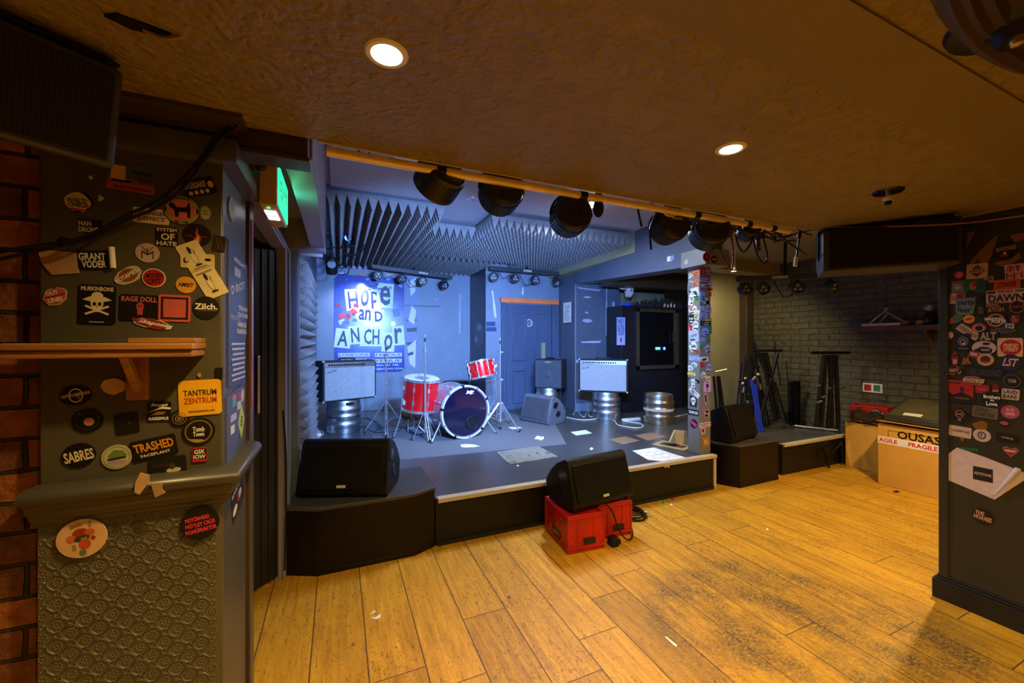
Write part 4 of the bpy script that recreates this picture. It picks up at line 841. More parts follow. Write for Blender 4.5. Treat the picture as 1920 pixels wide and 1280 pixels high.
m.cyl((-.04, .09, .15), (.04, .09, .15), .006, CHROME); m.cyl((0, .09, .15), (0, .04, .26), .004, CHROME); m.sphere((0, .04, .26), .02, DRUMHEAD); m.build('beater_frame', t)
# brown bag on the stage behind the drums
b = MB(); b.sphere((0, 0, .10), .10, M('brown_canvas', (.16, .10, .04), .9, 0, .3, 10, .3), n=20, sc=(2.3, .9, 1)); tag(b.build('brown_bag', loc=(gz(780, 786, ST).x, 5.55, ST)), 'brown bag lying on the stage behind the floor tom', 'bag')

# ================================================================== STAGE FLOOR BITS
def flat(nm, label, cat, pts, z, mat, th=.0025, group=None, extra=None):
    P = [gz(x, y, z) for x, y in pts]; m = MB(); c = sum(P, Vector())/len(P)
    m.prism([(p.x-c.x, p.y-c.y) for p in P], 0, th, mat)
    if extra: extra(m, th)
    o = m.build(nm, loc=(c.x, c.y, z), smooth=False); return tag(o, label, cat, group)
WORN = mat_paint('worn_pale_board', (.24, .225, .17), .42, .5, (.07, .07, .07), 9); BRN = mat_paint('bare_brown_board', (.30, .17, .09), .2, .6)
flat('worn_board', 'pale worn square patch let into the stage floor before the drums', 'floor patch', [(931, 848), (1008, 836), (1046, 856), (955, 871)], ST+.0005, WORN, .004)
flat('brown_board', 'bare brown square patch on the stage floor, left of its twin', 'floor patch', [(1141, 824), (1172, 818), (1200, 826), (1168, 833)], ST, BRN)
flat('brown_board', 'bare brown square patch on the stage floor, nearer the post', 'floor patch', [(1190, 816), (1222, 811), (1250, 819), (1215, 826)], ST, BRN)
def setl(m, th):
    r2 = random.Random(2)
    for i in range(9): m.text(r2.choice(['SET LIST', 'LOUD', 'ENCORE', 'SLOW ONE']), C('303040') if i % 3 else C('b03030'), TR(-.10+.10*(i % 3), .10-.09*(i//3), th+.0004) @ RZ(-35), w=.085)
flat('set_list', 'large white paper with handwriting on the stage edge by the post', 'paper', [(1186, 845), (1226, 839), (1262, 851), (1286, 858), (1245, 865), (1215, 862)], ST+.001, PAPER, extra=setl)
flat('paper_sheet', 'torn white paper sheet lying alone mid stage', 'paper', [(1070, 810), (1098, 806), (1110, 812), (1080, 816)], ST+.001, PAPER)
GP = 'white paper and tape scraps on the stage floor'
for i, (x, y, w_, h_, lab) in enumerate(((880, 836, 22, 5, 'long white tape scrap on the carpet edge before the bass drum'), (765, 857, 14, 5, 'curled white paper scrap behind the left floor monitor'), (965, 802, 14, 5, 'white tape scrap on the carpet right of the bass drum'), (1013, 821, 12, 7, 'round whitish tape scrap on the carpet corner'), (991, 831, 12, 3, 'white tape scrap just left of the longer one'), (1022, 831, 18, 3, 'long white tape strip before the carpet corner'), (1109, 841, 4, 4, 'small upright white scrap mid stage'), (971, 873, 3, 3, 'tiny white pellet before the pale square patch'), (1076, 863, 5, 2, 'tiny white scrap behind the middle monitor'))):
    r2 = random.Random(i); pts = [(x+w_*math.cos(a)*r2.uniform(.45, 1), y+h_*.8*math.sin(a)*r2.uniform(.3, 1)) for a in [k*math.pi/6.5 for k in range(13)]]
    flat('paper_scrap', lab, 'paper scrap', pts, ST+(.0065 if i in (0, 2, 3) else .001), PAPER, .002, GP)
# trapdoor with its lid standing open
hc = gz(1262, 835, ST); ht = T('floor_hatch', 'open cream floor hatch with its lid standing up beside the post', 'floor hatch', hc)
def hpoly(pts, z0, z1, mat, nm): P = [gz(x, y, ST)-hc for x, y in pts]; MB().prism([(p.x, p.y) for p in P], z0, z1, mat).build(nm, ht, smooth=False)
hpoly([(1222, 833), (1284, 845), (1300, 838), (1243, 826)], .0005, .005, CREAMPL, 'frame'); hpoly([(1234, 833), (1280, 841), (1290, 837), (1245, 829)], .005, .0058, BLKG, 'opening')
b = MB(); lid = [gv(x, y, 3.12)-hc for x, y in ((1256, 829), (1266, 806), (1288, 808), (1292, 838))]
b.add([p+Vector((0, d, 0)) for d in (0, .02) for p in lid], [(0, 3, 2, 1), (4, 5, 6, 7), (0, 1, 5, 4), (1, 2, 6, 5), (2, 3, 7, 6), (3, 0, 4, 7)], CREAMPL); b.build('lid', ht, bevel=.002)
# power strips and leads
def strip(px0, py0, px1, py1, label, z=ST):
    a = gz(px0, py0, z); c = gz(px1, py1, z); d = c-a; m = MB(); X = RZ(math.degrees(math.atan2(d.y, d.x)))
    m.box((-d.length/2, -.03, 0), (d.length/2, .03, .035), WHITE, X); t = T('power_strip', label, 'power strip', (a+c)/2); m.build('body', t, bevel=.006)
    m = MB()
    for i in range(4): m.box((-d.length/2+.04+i*d.length/4.6, -.018, .035), (-d.length/2+.075+i*d.length/4.6, .018, .036), CREAM, X)
    m.build('sockets', t); return t
strip(1168, 790, 1199, 787, 'white power strip on the stage between the middle amplifier and bronze keg')
strip(578, 824, 598, 816, 'white power strip on the stage behind the left floor monitor')
def zc(pts, z=ST, h=.008): return [gz(x, y, z)+Vector((0, 0, h)) for x, y in pts]
cable(zc([(1062, 783), (1082, 787), (1100, 788), (1125, 786), (1150, 789), (1158, 797), (1175, 801), (1196, 803), (1206, 800), (1200, 795), (1180, 792), (1168, 790)]), .006, WHITE, 'white cable looping across the stage to the power strip')
cable(zc([(1075, 778), (1079, 770), (1084, 768), (1088, 778), (1096, 782), (1100, 772), (1105, 771), (1104, 780), (1120, 784)]), .005, WHITE, 'pale looped lead at the foot of the blue column')
cable(zc([(580, 815), (588, 811), (600, 809), (606, 813), (600, 819), (590, 822)]), .006, WHITE, 'white lead looping behind the left floor monitor')
cable(zc([(672, 806), (680, 800), (700, 811), (720, 812), (745, 809), (752, 806)]), .005, BLK, 'black lead on the stage from the left keg to the cymbal stand')
cable(zc([(660, 790), (690, 785), (712, 800), (700, 812)]), .005, BLK, 'black lead coiled beside the left keg')
cable([gz(1275, 781, ST)+Vector((0, 0, .01)), gz(1265, 782, ST)+Vector((0, 0, .01)), gz(1290, 777, ST)+Vector((0, 0, .01))], .004, CREAM, 'thin pale lead behind the post')
# floor litter
for i, (pts, mat, lab) in enumerate((([(694, 1152), (700, 1145), (706, 1146), (698, 1150)], PAPER, 'thin upper white scrap of paper on the floor, lower left'), ([(694, 1158), (704, 1157), (714, 1150), (714, 1158), (704, 1161)], PAPER, 'bent lower white scrap of paper on the floor, lower left'), ([(1246, 1194), (1250, 1194), (1270, 1210), (1267, 1213)], PAPER, 'white paper strip on the floor near the dark worn patch'), ([(1229, 941), (1233, 937), (1236, 941)], C('10a050'), 'small green scrap by the stage front'), ([(1239, 938), (1243, 937), (1247, 944), (1243, 944)], C('18a860'), 'second green scrap by the stage front, farther right'), ([(1258, 935), (1262, 931), (1265, 935), (1262, 938)], C('c01838'), 'small red scrap by the stage front'), ([(1256, 945), (1260, 944), (1261, 947), (1256, 947)], PAPER, 'tiny white scrap by the stage front'), ([(1435, 992), (1440, 990), (1441, 994)], PAPER, 'tiny white fleck alone on the bright floor'), ([(1673, 921), (1682, 919), (1688, 922), (1680, 924)], BLK, 'dark flat scrap on the floor before the cardboard boxes'))):
    flat('litter_scrap', lab, 'paper scrap', pts, .0005, mat, .002, 'scraps lying on the wooden floor')

# ================================================================== RIGHT HAND CORNER
def cbox(u0, v0, u1, v1, h, label, mat=CARD):
    t = T('cardboard_box', label, 'cardboard box', ((u0+u1)/2, (v0+v1)/2, 0)); w_, d_ = (u1-u0)/2, (v1-v0)/2
    MB().box((-w_, -d_, 0), (w_, d_, h), mat).build('body', t, bevel=.004)
    m = MB(); m.add([(-w_-.03, -d_, h+.02), (0, -d_, h+.004), (0, d_, h+.004), (-w_-.03, d_, h+.03), (-w_-.03, -d_, h+.024), (0, -d_, h+.008), (0, d_, h+.008), (-w_-.03, d_, h+.034)], [(0, 3, 2, 1), (4, 5, 6, 7), (0, 1, 5, 4), (1, 2, 6, 5), (2, 3, 7, 6), (3, 0, 4, 7)], mat); m.build('top_flap', t); return t, w_, d_
t, w_, d_ = cbox(4.88, 1.22, 5.40, 2.16, .595, 'near large brown cardboard box with red and white FRAGILE tape')
XF = TR(-w_-.0015, 0, 0) @ Matrix(((0, 0, -1, 0), (-1, 0, 0, 0), (0, 1, 0, 0), (0, 0, 0, 1)))   # local x -> -y, y -> z, normal -x
m = MB(); m.box((-d_, .405, -.001), (d_, .475, .001), PAPER, XF)
m.text('AGILE', C('c81818'), XF @ TR(-d_+.08, .44, .0016), w=.14, bold=.03)
for i in range(3): m.text('FRAGILE', C('c81818'), XF @ TR(-d_+.33+i*.27, .44, .0016), w=.20, bold=.03)
m.build('fragile_tape', t, label='white parcel tape printed with red FRAGILE')
m = MB(); m.text('OUSAS', BLK, XF @ TR(-d_+.30, .515, .001), w=.30, bold=.02)
for q in ((-d_+.08, .54, -d_+.72, .543), (-d_+.08, .48, -d_+.083, .54), (-d_+.717, .38, -d_+.72, .54)): m.box((q[0], q[1], 0), (q[2], q[3], .001), BLK, XF)
m.build('box_print', t, label='half hidden black lettering')
t, w_, d_ = cbox(5.25, 2.19, 5.485, 2.62, .50, 'far brown cardboard box against the dark brick wall')
MB().box((-w_-.003, -d_+.0, .20), (-w_, -d_+.12, .37), BLK).build('black_label', t, label='black rectangle printed on the side')
# slanted console on the near box
t = T('mixing_console', 'dark slanted mixing console lying on the near cardboard box', 'mixer', (5.12, 1.72, .63))
m = MB(); xx = [(-.22, 0), (-.22, .05), (.22, .20), (.24, .14), (.20, 0)]; n = 5
vs = [(x, -.42, z) for x, z in xx]+[(x, .40, z) for x, z in xx]; m.add(vs, [list(range(n)), list(range(2*n-1, n-1, -1))]+[(i, n+i, n+(i+1) % n, (i+1) % n) for i in range(n)], M('dark_console_metal', (.05, .047, .035), .32, .4, .2, 6)); m.build('case', t, bevel=.006)
m = MB(); X = TR(-.22, .0, .05) @ RY(-math.degrees(math.atan2(.15, .44))); m.box((.02, -.40, .001), (.44, .38, .004), M('console_face', (.10, .095, .065), .3, .3, .3, 5), X)
for i in range(2): m.box((.05+.03*i, .15, .004), (.07+.03*i, .28, .005), PAPER, X)
m.build('top_panel', t, label='scuffed top panel with two white tape strips')
# red crate and bag on far box
t = T('red_plastic_bin', 'red plastic bin wrapped in a black bag on the far cardboard box', 'bin', (5.345, 2.42, .535), 12)
m = MB(); REDM = M('dull_red_plastic', (.30, .01, .01), .4); m.box((-.11, -.15, 0), (.11, .15, .015), REDM)
for q in (((-.12, -.16), (-.105, .16)), ((.105, -.16), (.12, .16)), ((-.12, -.16), (.12, -.145)), ((-.12, .145), (.12, .16))): m.box((*q[0], 0), (*q[1], .17), REDM)
m.build('bin', t, bevel=.006)
m = MB(); r2 = random.Random(3); vs = []; fs = []
for i in range(9):
    for j in range(6): vs.append((-.135+.02*math.sin(i*1.3+j)-.004*j*1.0, -.14+i*.035, .0+j*.035*(.6+.3*math.sin(i*.8)**2)))
for i in range(8):
    for j in range(5): fs.append((i*6+j, i*6+j+1, (i+1)*6+j+1, (i+1)*6+j))
m.add(vs, fs, M('crumpled_black_bag', (.03, .024, .02), .18)); o = m.build('black_bag', t); md = o.modifiers.new('thick', 'SOLIDIFY'); md.thickness = .003
m = MB(); q = gu(1636, 727, 5.497); m.box((5.494, q.y-.09, q.z-.05), (5.4985, q.y+.09, q.z+.05), PAPER); m.box((5.4925, q.y+.01, q.z-.035), (5.494, q.y+.075, q.z+.035), C('b02030')); m.box((5.4925, q.y-.07, q.z-.035), (5.494, q.y-.01, q.z+.035), C('308050')); tag(m.build('wall_notice'), 'small white notice with red and green squares on the dark brick wall', 'notice')
# wall shelf on the right
q = gu(1605, 613, 5.5); t = T('wall_shelf', 'dark wooden shelf on the dark brick wall above the boxes', 'shelf', (5.5, q.y, q.z))
MB().box((-.17, -1.5, -.05), (0, 0, 0), DKWOOD).build('board', t, bevel=.004); m = MB(); m.box((-.03, -.66, -.17), (0, -.62, -.05), DKWOOD); m.prism([(0, 0), (.13, 0), (.13, .02), (0, .12)], -.015, .015, DKWOOD, TR(-.005, -.64, -.05) @ RX(-90) @ RY(180)); m.build('bracket', t)
def shp(px, py): return gu(px, py, 5.40)
t = T('laptop_stand', 'wire frame stand with a white ledge on the right wall shelf', 'stand', shp(1655, 612)); t.location.z = q.z
m = MB(); m.box((-.05, -.17, 0), (.03, .17, .03), WHITE); m.build('white_ledge', t, bevel=.004); m = MB(); m.tube([(0, .12, .03), (0, -.02, .16), (0, -.17, .05)], .008, STEEL, smooth=0); m.cyl((0, .03, .03), (0, -.04, .13), .006, BRASS); m.build('wire_frame', t)
for px, lab, kind in ((1662, 'small pale ball on the stand on the right wall shelf', 0), (1698, 'small amber object on a wire beside the shelf stand', 1), (1725, 'little yellow crumpled thing on the shelf, left of the black jar', 2)):
    c = shp(px, 612); b = MB(); b.sphere((0, 0, .025), .022+.004*kind, (C('8080c0'), C('d08020'), C('c0a050'))[kind], n=12, sc=(1, 1.2, 1)); 
    if kind == 1: b.cyl((0, .02, .03), (0, .11, .09), .002, STEEL)
    o = b.build('shelf_trinket', loc=(c.x, c.y, q.z+(.16 if kind == 0 else 0))); tag(o, lab, 'trinket', 'small things on the right wall shelf')
c = shp(1745, 612); t = T('dark_jar', 'black jar with pale flowers on the right wall shelf', 'jar', (5.40, c.y, q.z)); MB().lathe([(.03, 0), (.045, .02), (.045, .10), (.03, .13)], BLKG, None, 20).build('jar', t)
m = MB(); [m.sphere((r2.uniform(-.02, .02), r2.uniform(-.03, .03), .15+r2.uniform(0, .04)), .018, C('a0a0a8'), n=8) for _ in range(6)]; m.build('flowers', t)

# stands in the right hand stage bay
def bar(m, a, c, r_=.012, mat=BLK): m.cyl(a, c, r_, mat, n=10)
t = T('microphone_stand', 'straight microphone stand with a round metal base by the dark brick wall', 'microphone stand', gz(1475, 797, ST)); q = t.location; hh = gy(1453, 650, _s*q.x+_c*q.y)
m = MB(); m.lathe([(.001, .0), (.13, .0), (.135, .012), (.11, .026), (.03, .034), (.001, .036)], STEEL, None, 36); m.build('round_base', t); m = MB(); bar(m, (0, 0, .03), (hh.x-q.x, hh.y-q.y, (hh.z-q.z)*.55), .012); bar(m, ((hh.x-q.x)*.5, (hh.y-q.y)*.5, (hh.z-q.z)*.5), (hh.x-q.x, hh.y-q.y, hh.z-q.z), .008); m.build('pole', t); m = MB(); m.cyl((hh.x-q.x, hh.y-q.y, hh.z-q.z), (hh.x-q.x, hh.y-q.y, hh.z-q.z+.07), .012, RUB); m.build('clip', t)
def kstand(label, base, px0, px1, pyt, Y, legs):
    t = T('keyboard_stand', label, 'keyboard stand', base); m = MB(); a = gy(px0, pyt, Y)-base; c = gy(px1, pyt, Y)-base
    m.cyl(a, c, .016, BLK); m.build('top_bar', t); m = MB()
    for x0, x1, pb in legs: m.cyl(gy(x0, pyt+4, Y)-base, gy(x1, pb, Y)-base, .022, BLK, n=10)
    m.build('crossed_legs', t); return t
kstand('black folded keyboard stand with a level top bar by the brick wall', gz(1450, 792, ST), 1412, 1466, 657, 4.9, ((1428, 1455, 787), (1436, 1462, 785), (1458, 1425, 788), (1420, 1440, 700)))
t2 = kstand('black folded keyboard stand group with a broad flat top near the boxes', gz(1552, 806, ST), 1522, 1592, 661, 4.45, ((1548, 1540, 800), (1556, 1560, 802), (1563, 1552, 803), (1545, 1530, 800), (1567, 1572, 804)))
m = MB(); B0 = gz(1552, 806, ST)
for px, py in ((1528, 725), (1547, 730), (1574, 728), (1540, 745), (1530, 755)): m.cyl(gy(px, py, 4.4)-B0, gy(px+10, py-3, 4.4)-B0, .012, STEEL)
m.build('locking_knobs', t2)
b = MB(); p = [gy(x, y, 5.17) for x, y in ((1482, 716), (1502, 714), (1504, 790), (1484, 788))]; p[2].z = p[3].z = ST+.005
b.add([a+Vector((0, d, 0)) for d in (0, .04) for a in p], [(0, 1, 2, 3), (7, 6, 5, 4), (0, 4, 5, 1), (1, 5, 6, 2), (2, 6, 7, 3), (3, 7, 4, 0)], BLK2); tag(b.build('leaning_board', bevel=.004), 'narrow dark board leaning on the brick wall between the stands', 'board')
# bundle of tripods
B0 = gz(1400, 782, ST); t = T('microphone_stand_bundle', 'bunch of folded tripod microphone stands leaning together behind the right monitor', 'microphone stands', B0)
r2 = random.Random(12)
for i in range(13):
    x0 = 1376+i*5.6; top = r2.uniform(640, 720); Y = r2.uniform(4.9, 5.2); m = MB(); a = gy(x0+r2.uniform(-4, 4), r2.uniform(775, 790), Y); a.z = ST+.004; c = gy(1408+(x0-1408)*.25+r2.uniform(-9, 9), top, Y)
    m.cyl(a-B0, c-B0, .010, BLK, n=8); d = (c-a)
    if i % 2: m.cyl(a-B0+d*.5, a-B0+d*.58, .018, STEEL)
    m.sphere(a-B0+d*.7, .02, (BLK, STEEL, CREAM)[i % 3]); o = m.build('folded_stand', t)
c = gy(1411, 625, 5.0); m = MB(); m.cyl(c-B0, gy(1416, 665, 5.0)-B0, .008, BLK); m.build('boom_tip', t)
b = MB(); 
for i in range(3): b.cyl(gy(1408+i*4, 712+i*4, 4.75), gy(1424+i*3, 809, 4.75), .012, C('2040d8'), n=10)
tag(b.build('blue_tripod_leg'), 'bright blue tripod leg in front of the stand bundle', 'tripod')
t = T('tripod_stand', 'black folded tripod just right of the sticker covered post', 'tripod', gz(1352, 786, ST)); B0 = t.location
for x0, x1 in ((1338, 1345), (1345, 1352), (1348, 1360)): m = MB(); m.cyl(gy(x0, 705, 4.6)-B0, gy(x1+3, 815, 4.6)-B0, .014, BLK); m.build('leg', t)
m = MB(); m.cyl(gy(1341, 697, 4.6)-B0, gy(1363, 692, 4.6)-B0, .008, STEEL); m.build('cross_rod', t)
b = MB(); q = gz(1356, 776, ST); b.lathe([(.001, 0), (.12, 0), (.12, .13), (.11, .15), (.001, .15)], C('205878'), None, 28); b.lathe([(.122, .12), (.124, .15), (.11, .153)], CREAM, None, 28, cap=False); tag(b.build('blue_tub', loc=(q.x, q.y, ST)), 'blue tub with a pale rim behind the right floor monitor', 'tub')
b = MB(); a = gz(1490, 801, ST); c = gz(1580, 812, ST); b.cyl(a+Vector((0, 0, .02)), c+Vector((0, .05, .02)), .016, STEEL); tag(b.build('metal_pole'), 'grey metal pole lying on the stage before the folded stands', 'pole')
cable(zc([(1440, 790), (1455, 788), (1470, 800), (1500, 796), (1505, 785), (1515, 790)]), .006, BLK, 'black cable on the floor of the right hand stage bay')
b = MB(); q = gz(1404, 822, .41); b.box((-.07, -.06, 0), (.09, .06, .035), BLK, RZ(-15)); b.box((-.05, -.05, .035), (.06, .05, .05), BLK2, RZ(-15)); tag(b.build('di_box', loc=(q.x, q.y+.06, .41), bevel=.005), 'small flat black box before the right floor monitor', 'box')
b = MB(); a = gu(1549, 838, 4.9); b.cyl((4.92, 2.66, .22), (4.98, 2.64, .01), .012, BLK); b.cyl((4.95, 2.64, .12), (5.22, 2.64, .26), .012, BLK); b.cyl((5.22, 2.64, .26), (5.24, 2.64, .02), .012, BLK); tag(b.build('leaning_bracket'), 'black metal bracket leaning on the right hand stage front', 'bracket')

# ================================================================== RACK CABINET
RV = 4.85; q0 = gv(1166, 700, RV).x; q1 = 5.15; zt = gv(1200, 574, RV).z
t = T('rack_cabinet', 'tall black equipment cabinet with a glass door behind the post', 'cabinet', ((q0+q1)/2, RV+.25, ST)); w_ = (q1-q0)/2; hh = zt-ST
MB().box((-w_, -.25, 0), (w_, .13, hh), mat_paint('black_cabinet_paint', (.012, .011, .016), 0, .3)).build('body', t, bevel=.006)
a = gv(1192, 578, RV); c = gv(1270, 690, RV); ox = (q0+q1)/2; m = MB(); x0, x1, z1, z0 = a.x-ox, c.x-ox, a.z-ST, c.z-ST; FRM = mat_paint('brown_cabinet_frame', (.045, .032, .022), 0, .35)
for q in ((x0, z0, x1, z0+.06), (x0, z1-.05, x1, z1), (x0, z0, x0+.05, z1), (x1-.08, z0, x1, z1)): m.box((q[0], -.285, q[1]), (q[2], -.25, q[3]), FRM)
dr = m.build('glass_door', t, bevel=.004); m = MB(); m.box((x0+.05, -.262, z0+.06), (x1-.08, -.255, z1-.05), GLASS); m.build('glass', dr)
m = MB(); q = gv(1260, 632, RV); m.box((q.x-ox-.02, -.30, q.z-ST-.09), (q.x-ox+.02, -.285, q.z-ST+.09), FRM); m.build('handle', dr)
m = MB(); q = gv(1232, 653, RV); m.box((q.x-ox-.045, -.272, q.z-ST-.02), (q.x-ox+.045, -.265, q.z-ST+.02), CYAN); m.build('cyan_display', t, label='small glowing cyan display')
m = MB(); q = gv(1242, 653, RV); m.lathe([(.001, .004), (.022, 0)], BLUELED, TR(q.x-ox+.02, -.273, q.z-ST) @ RX(90), 20); m.build('blue_led', t, label='bright blue light')
b = MB(); q = gv(1185, 620, RV-.252); a = gv(1178, 595, RV-.252); c = gv(1194, 649, RV-.252); W_ = c.x-a.x; HH = a.z-c.z
b.box((-W_/2, -.001, -HH/2), (W_/2, .001, HH/2), M('blue_light_tinted_notice', (.30, .38, .85), .6)); XX = TR(0, -.0016, 0) @ RX(90)  # paper sheet coloured blue to carry the stage light on it
for s, y, hh2 in (('NO', .36, .07), ('DRINKS', .21, .035), ('ALLOWED', .13, .035), ('ON THE', .05, .035), ('STAGE', -.03, .035), ('AREA', -.11, .035)): b.text(s, C('202040'), XX @ TR(0, y*HH, 0), h=hh2, w=min(W_*.8, hh2*len(s)*.8))
b.prism([(-.012, -.04), (.012, -.04), (.014, 0), (.005, .03), (-.005, .04), (-.014, 0)], 0, .001, C('a02030'), XX @ TR(0, -HH*.3, 0)); tag(b.build('notice_sheet', loc=(q.x, RV-.004, q.z)), 'blue-lit NO DRINKS paper notice taped to the black cabinet', 'notice')
b = MB(); p = gv(1068, 585, 5.4); a = gu(1064, 567, 3.375); c = gu(1073, 604, 3.375); b.box((-.002, -.10, -(a.z-c.z)/2), (0, .14, (a.z-c.z)/2), PAPER)
XX = TR(-.0026, .02, 0) @ Matrix(((0, 0, -1, 0), (-1, 0, 0, 0), (0, 1, 0, 0), (0, 0, 0, 1)))
for i in range(9): b.box((-.08, .10-i*.03, 0), (.08-.02*(i % 3), .107-i*.03, .0005), C('505050'), XX)
tag(b.build('notice_sheet', loc=(3.352, 5.46, (a.z+c.z)/2)), 'white typed notice on the yellowish side of the blue column', 'notice')
# skull ornament above the cabinet
q = gv(1176, 545, 4.86); t = T('skull_ornament', 'pale alien-like skull ornament hanging above the cabinet', 'ornament', q, 0); SK = M('bone_paint', (.62, .52, .52), .5)
m = MB(); m.sphere((-.07, 0, .12), .11, SK, n=26, sc=(1.15, .7, 1)); m.sphere((.04, -.01, .05), .075, SK, n=20, sc=(1, .8, .9)); m.prism([(-.02, 0), (.09, .03), (.10, -.03), (.05, -.10), (.0, -.09)], -.04, .03, SK, RX(90)); m.torus((-.07, -.07, .12), .075, .016, SK, TR(-.07, -.07, .12) @ RX(90) @ TR(.07, .07, -.12), 24, 8); m.build('skull', t, bevel=.004)
m = MB(); m.sphere((-.05, -.07, .13), .05, BLK, sc=(1.2, .4, .8)); m.sphere((.06, -.065, .05), .024, BLK, sc=(1, .5, 1)); m.sphere((.02, -.07, .0), .012, BLK); m.build('eye_sockets', t); m = MB(); m.tube([(.06, 0, .12), (.12, -.02, .16), (.17, -.02, .17), (.14, -.02, .13)], .012, SK); m.build('horn', t)
m = MB(); m.cyl((-.07, .05, .2), (-.07, .3, .2), .01, BLK); m.build('wall_peg', t)
# feathery dark wig
r2 = random.Random(9); b = MB()
for i in range(170):
    x = r2.uniform(-.55, .55); y = r2.uniform(-.12, .12); hh = .05+.13*math.cos(x/.55*1.3)*r2.uniform(.5, 1); b.cyl((x, y, 0), (x+r2.uniform(-.05, .05), y+r2.uniform(-.05, .05), hh), .016, M('dark_feathers', (.02, .017, .015), .9), .003, 6)
q = gv(1240, 570, 5.05); tag(b.build('feather_boa', loc=(q.x, 5.04, zt+.002), kind='stuff'), 'dark feathery heap on top of the black cabinet', 'feathers')
b = MB(); b.prism([(-.10, -.03), (-.02, 0), (-.03, .05), (.03, .05), (.05, .01), (.12, .02), (.10, -.03)], 0, .05, C('1850d8')); q = gv(1182, 570, 4.66); tag(b.build('blue_cloth', loc=(q.x+.1, 4.90, zt+.002), bevel=.01), 'crumpled blue cloth on the cabinet edge below the skull', 'cloth')
b = MB()
for i in range(9): b.tube([(i*.035, 0, 0), (i*.035+.01, -.02, .04+.01*(i % 3)), (i*.035+.03, 0, .0)], .008, CREAM if i % 2 else BLK)
q = gv(1272, 572, 4.7); tag(b.build('string_lights', loc=(q.x-.15, 4.90, zt+.01), kind='stuff'), 'pale tangled string lights at the right end of the cabinet top', 'string lights')

# ================================================================== HANGING LOUDSPEAKERS
def pa(label, A, Bp, top, depth, mat, hh, tilt=0, gap=True, long=None):
    A, Bp = Vector(A), Vector(Bp); d = Bp-A; Ln = d.length if long is None else long; rz = math.degrees(math.atan2(d.y, d.x))
    t = T('loudspeaker', label, 'loudspeaker', A, rz); t.rotation_euler = (R(tilt), 0, R(rz))
    m = MB(); pr = [(0, 0), (0, hh), (.05, hh+.005), (depth*.8, hh*.93), (depth, hh*.7), (depth, hh*.25), (depth*.75, 0)]; n = len(pr)
    vs = [(0, y, z) for y, z in pr]+[(Ln, y, z) for y, z in pr]; m.add(vs, [list(range(n)), list(range(2*n-1, n-1, -1))]+[(i, n+i, n+(i+1) % n, (i+1) % n) for i in range(n)], M('slate_speaker_plastic', (.028, .028, .04), .5)); m.build('cabinet', t, bevel=.012)
    m = MB(); m.box((.03, -.006, .015), (Ln-.015, .002, hh-.012), mat); g = m.build('grille', t, bevel=.004)
    if gap: m = MB(); m.box((Ln*.62, -.012, .012), (Ln*.645, -.004, hh-.01), BLK); m.build('grille_strip', t)
    m = MB(); m.torus((0, 0, 0), .03, .006, BLK2, TR(-.002, depth*.45, hh*.5) @ RY(90), 24, 6); m.box((-.012, depth*.3, hh*.45), (0, depth*.6, hh+.02), BLK2); m.box((-.012, depth*.3, hh+.01), (Ln, depth*.6, hh+.02), BLK2); m.build('mounting_bracket', t, bevel=.003); return t
a = gy(1542, 510, 2.26); c = gy(1806, 508, 1.97); pa('long black loudspeaker hung from the ceiling left of the right pier', (a.x, a.y, 1.79), (c.x, c.y, 1.79), 2.05, .30, mat_paint('very_dark_grille', (.010, .006, .005), 0, .5), .235, 0, False)
m = MB(); 
A = gy(216, 315, .93); Bq = gy(0, 255, .786); d = (A-Bq).normalized(); st = A-d*.62; st.z = A.z = 1.80
pa('large black loudspeaker with a perforated grille hung in the upper left corner', st, A, 2.05, .12, HEXG, .215, 17, True)
# cable running over the speaker on the right
cable([gy(1540, 428, 2.3)+Vector((0, -.02, .0)), gy(1640, 425, 2.15), gy(1740, 422, 2.0), gy(1820, 417, 1.9), gy(1920, 404, 1.7), gy(1990, 395, 1.6)], .004, M('orange_brown_cable', (.25, .09, .03), .3), 'thin orange-brown cable running above the right loudspeaker to the pier')
# left hand cables down to the shelf
def gl(px, py, v=1.37): return gv(px, py, v)
CB = BLK2
cable([gl(442, 228, 1.40), gl(420, 245), gl(400, 262), gl(370, 305), gl(330, 348), gl(290, 380), gl(240, 402), gl(185, 432), gl(140, 450), gl(60, 462), gl(0, 472)], .0045, CB, 'upper black cable sweeping across the stickered pier')
cable([gl(446, 232, 1.40), gl(424, 250), gl(404, 270), gl(378, 308), gl(340, 356), gl(296, 388), gl(244, 410), gl(190, 440), gl(140, 456), gl(70, 470), gl(0, 486)], .0045, CB, 'lower black cable sweeping across the stickered pier')
cable([gl(444, 230, 1.40), gl(452, 222, 1.38), gl(466, 218, 1.36), gl(480, 216, 1.35)], .0012, CREAM, 'curled pale tie end where the black cables meet the ceiling')
cable([gl(130, 452), gl(120, 452), gl(112, 448)], .009, BLK, 'black cable clip holding the cables on the pier', 'cable clip')
cable([(-.295, 2.66, 1.0), (-.28, 2.64, .75), (-.275, 2.60, .45), (-.28, 2.59, .1)], .005, BLK, 'black cable running down the door frame beside the left box')

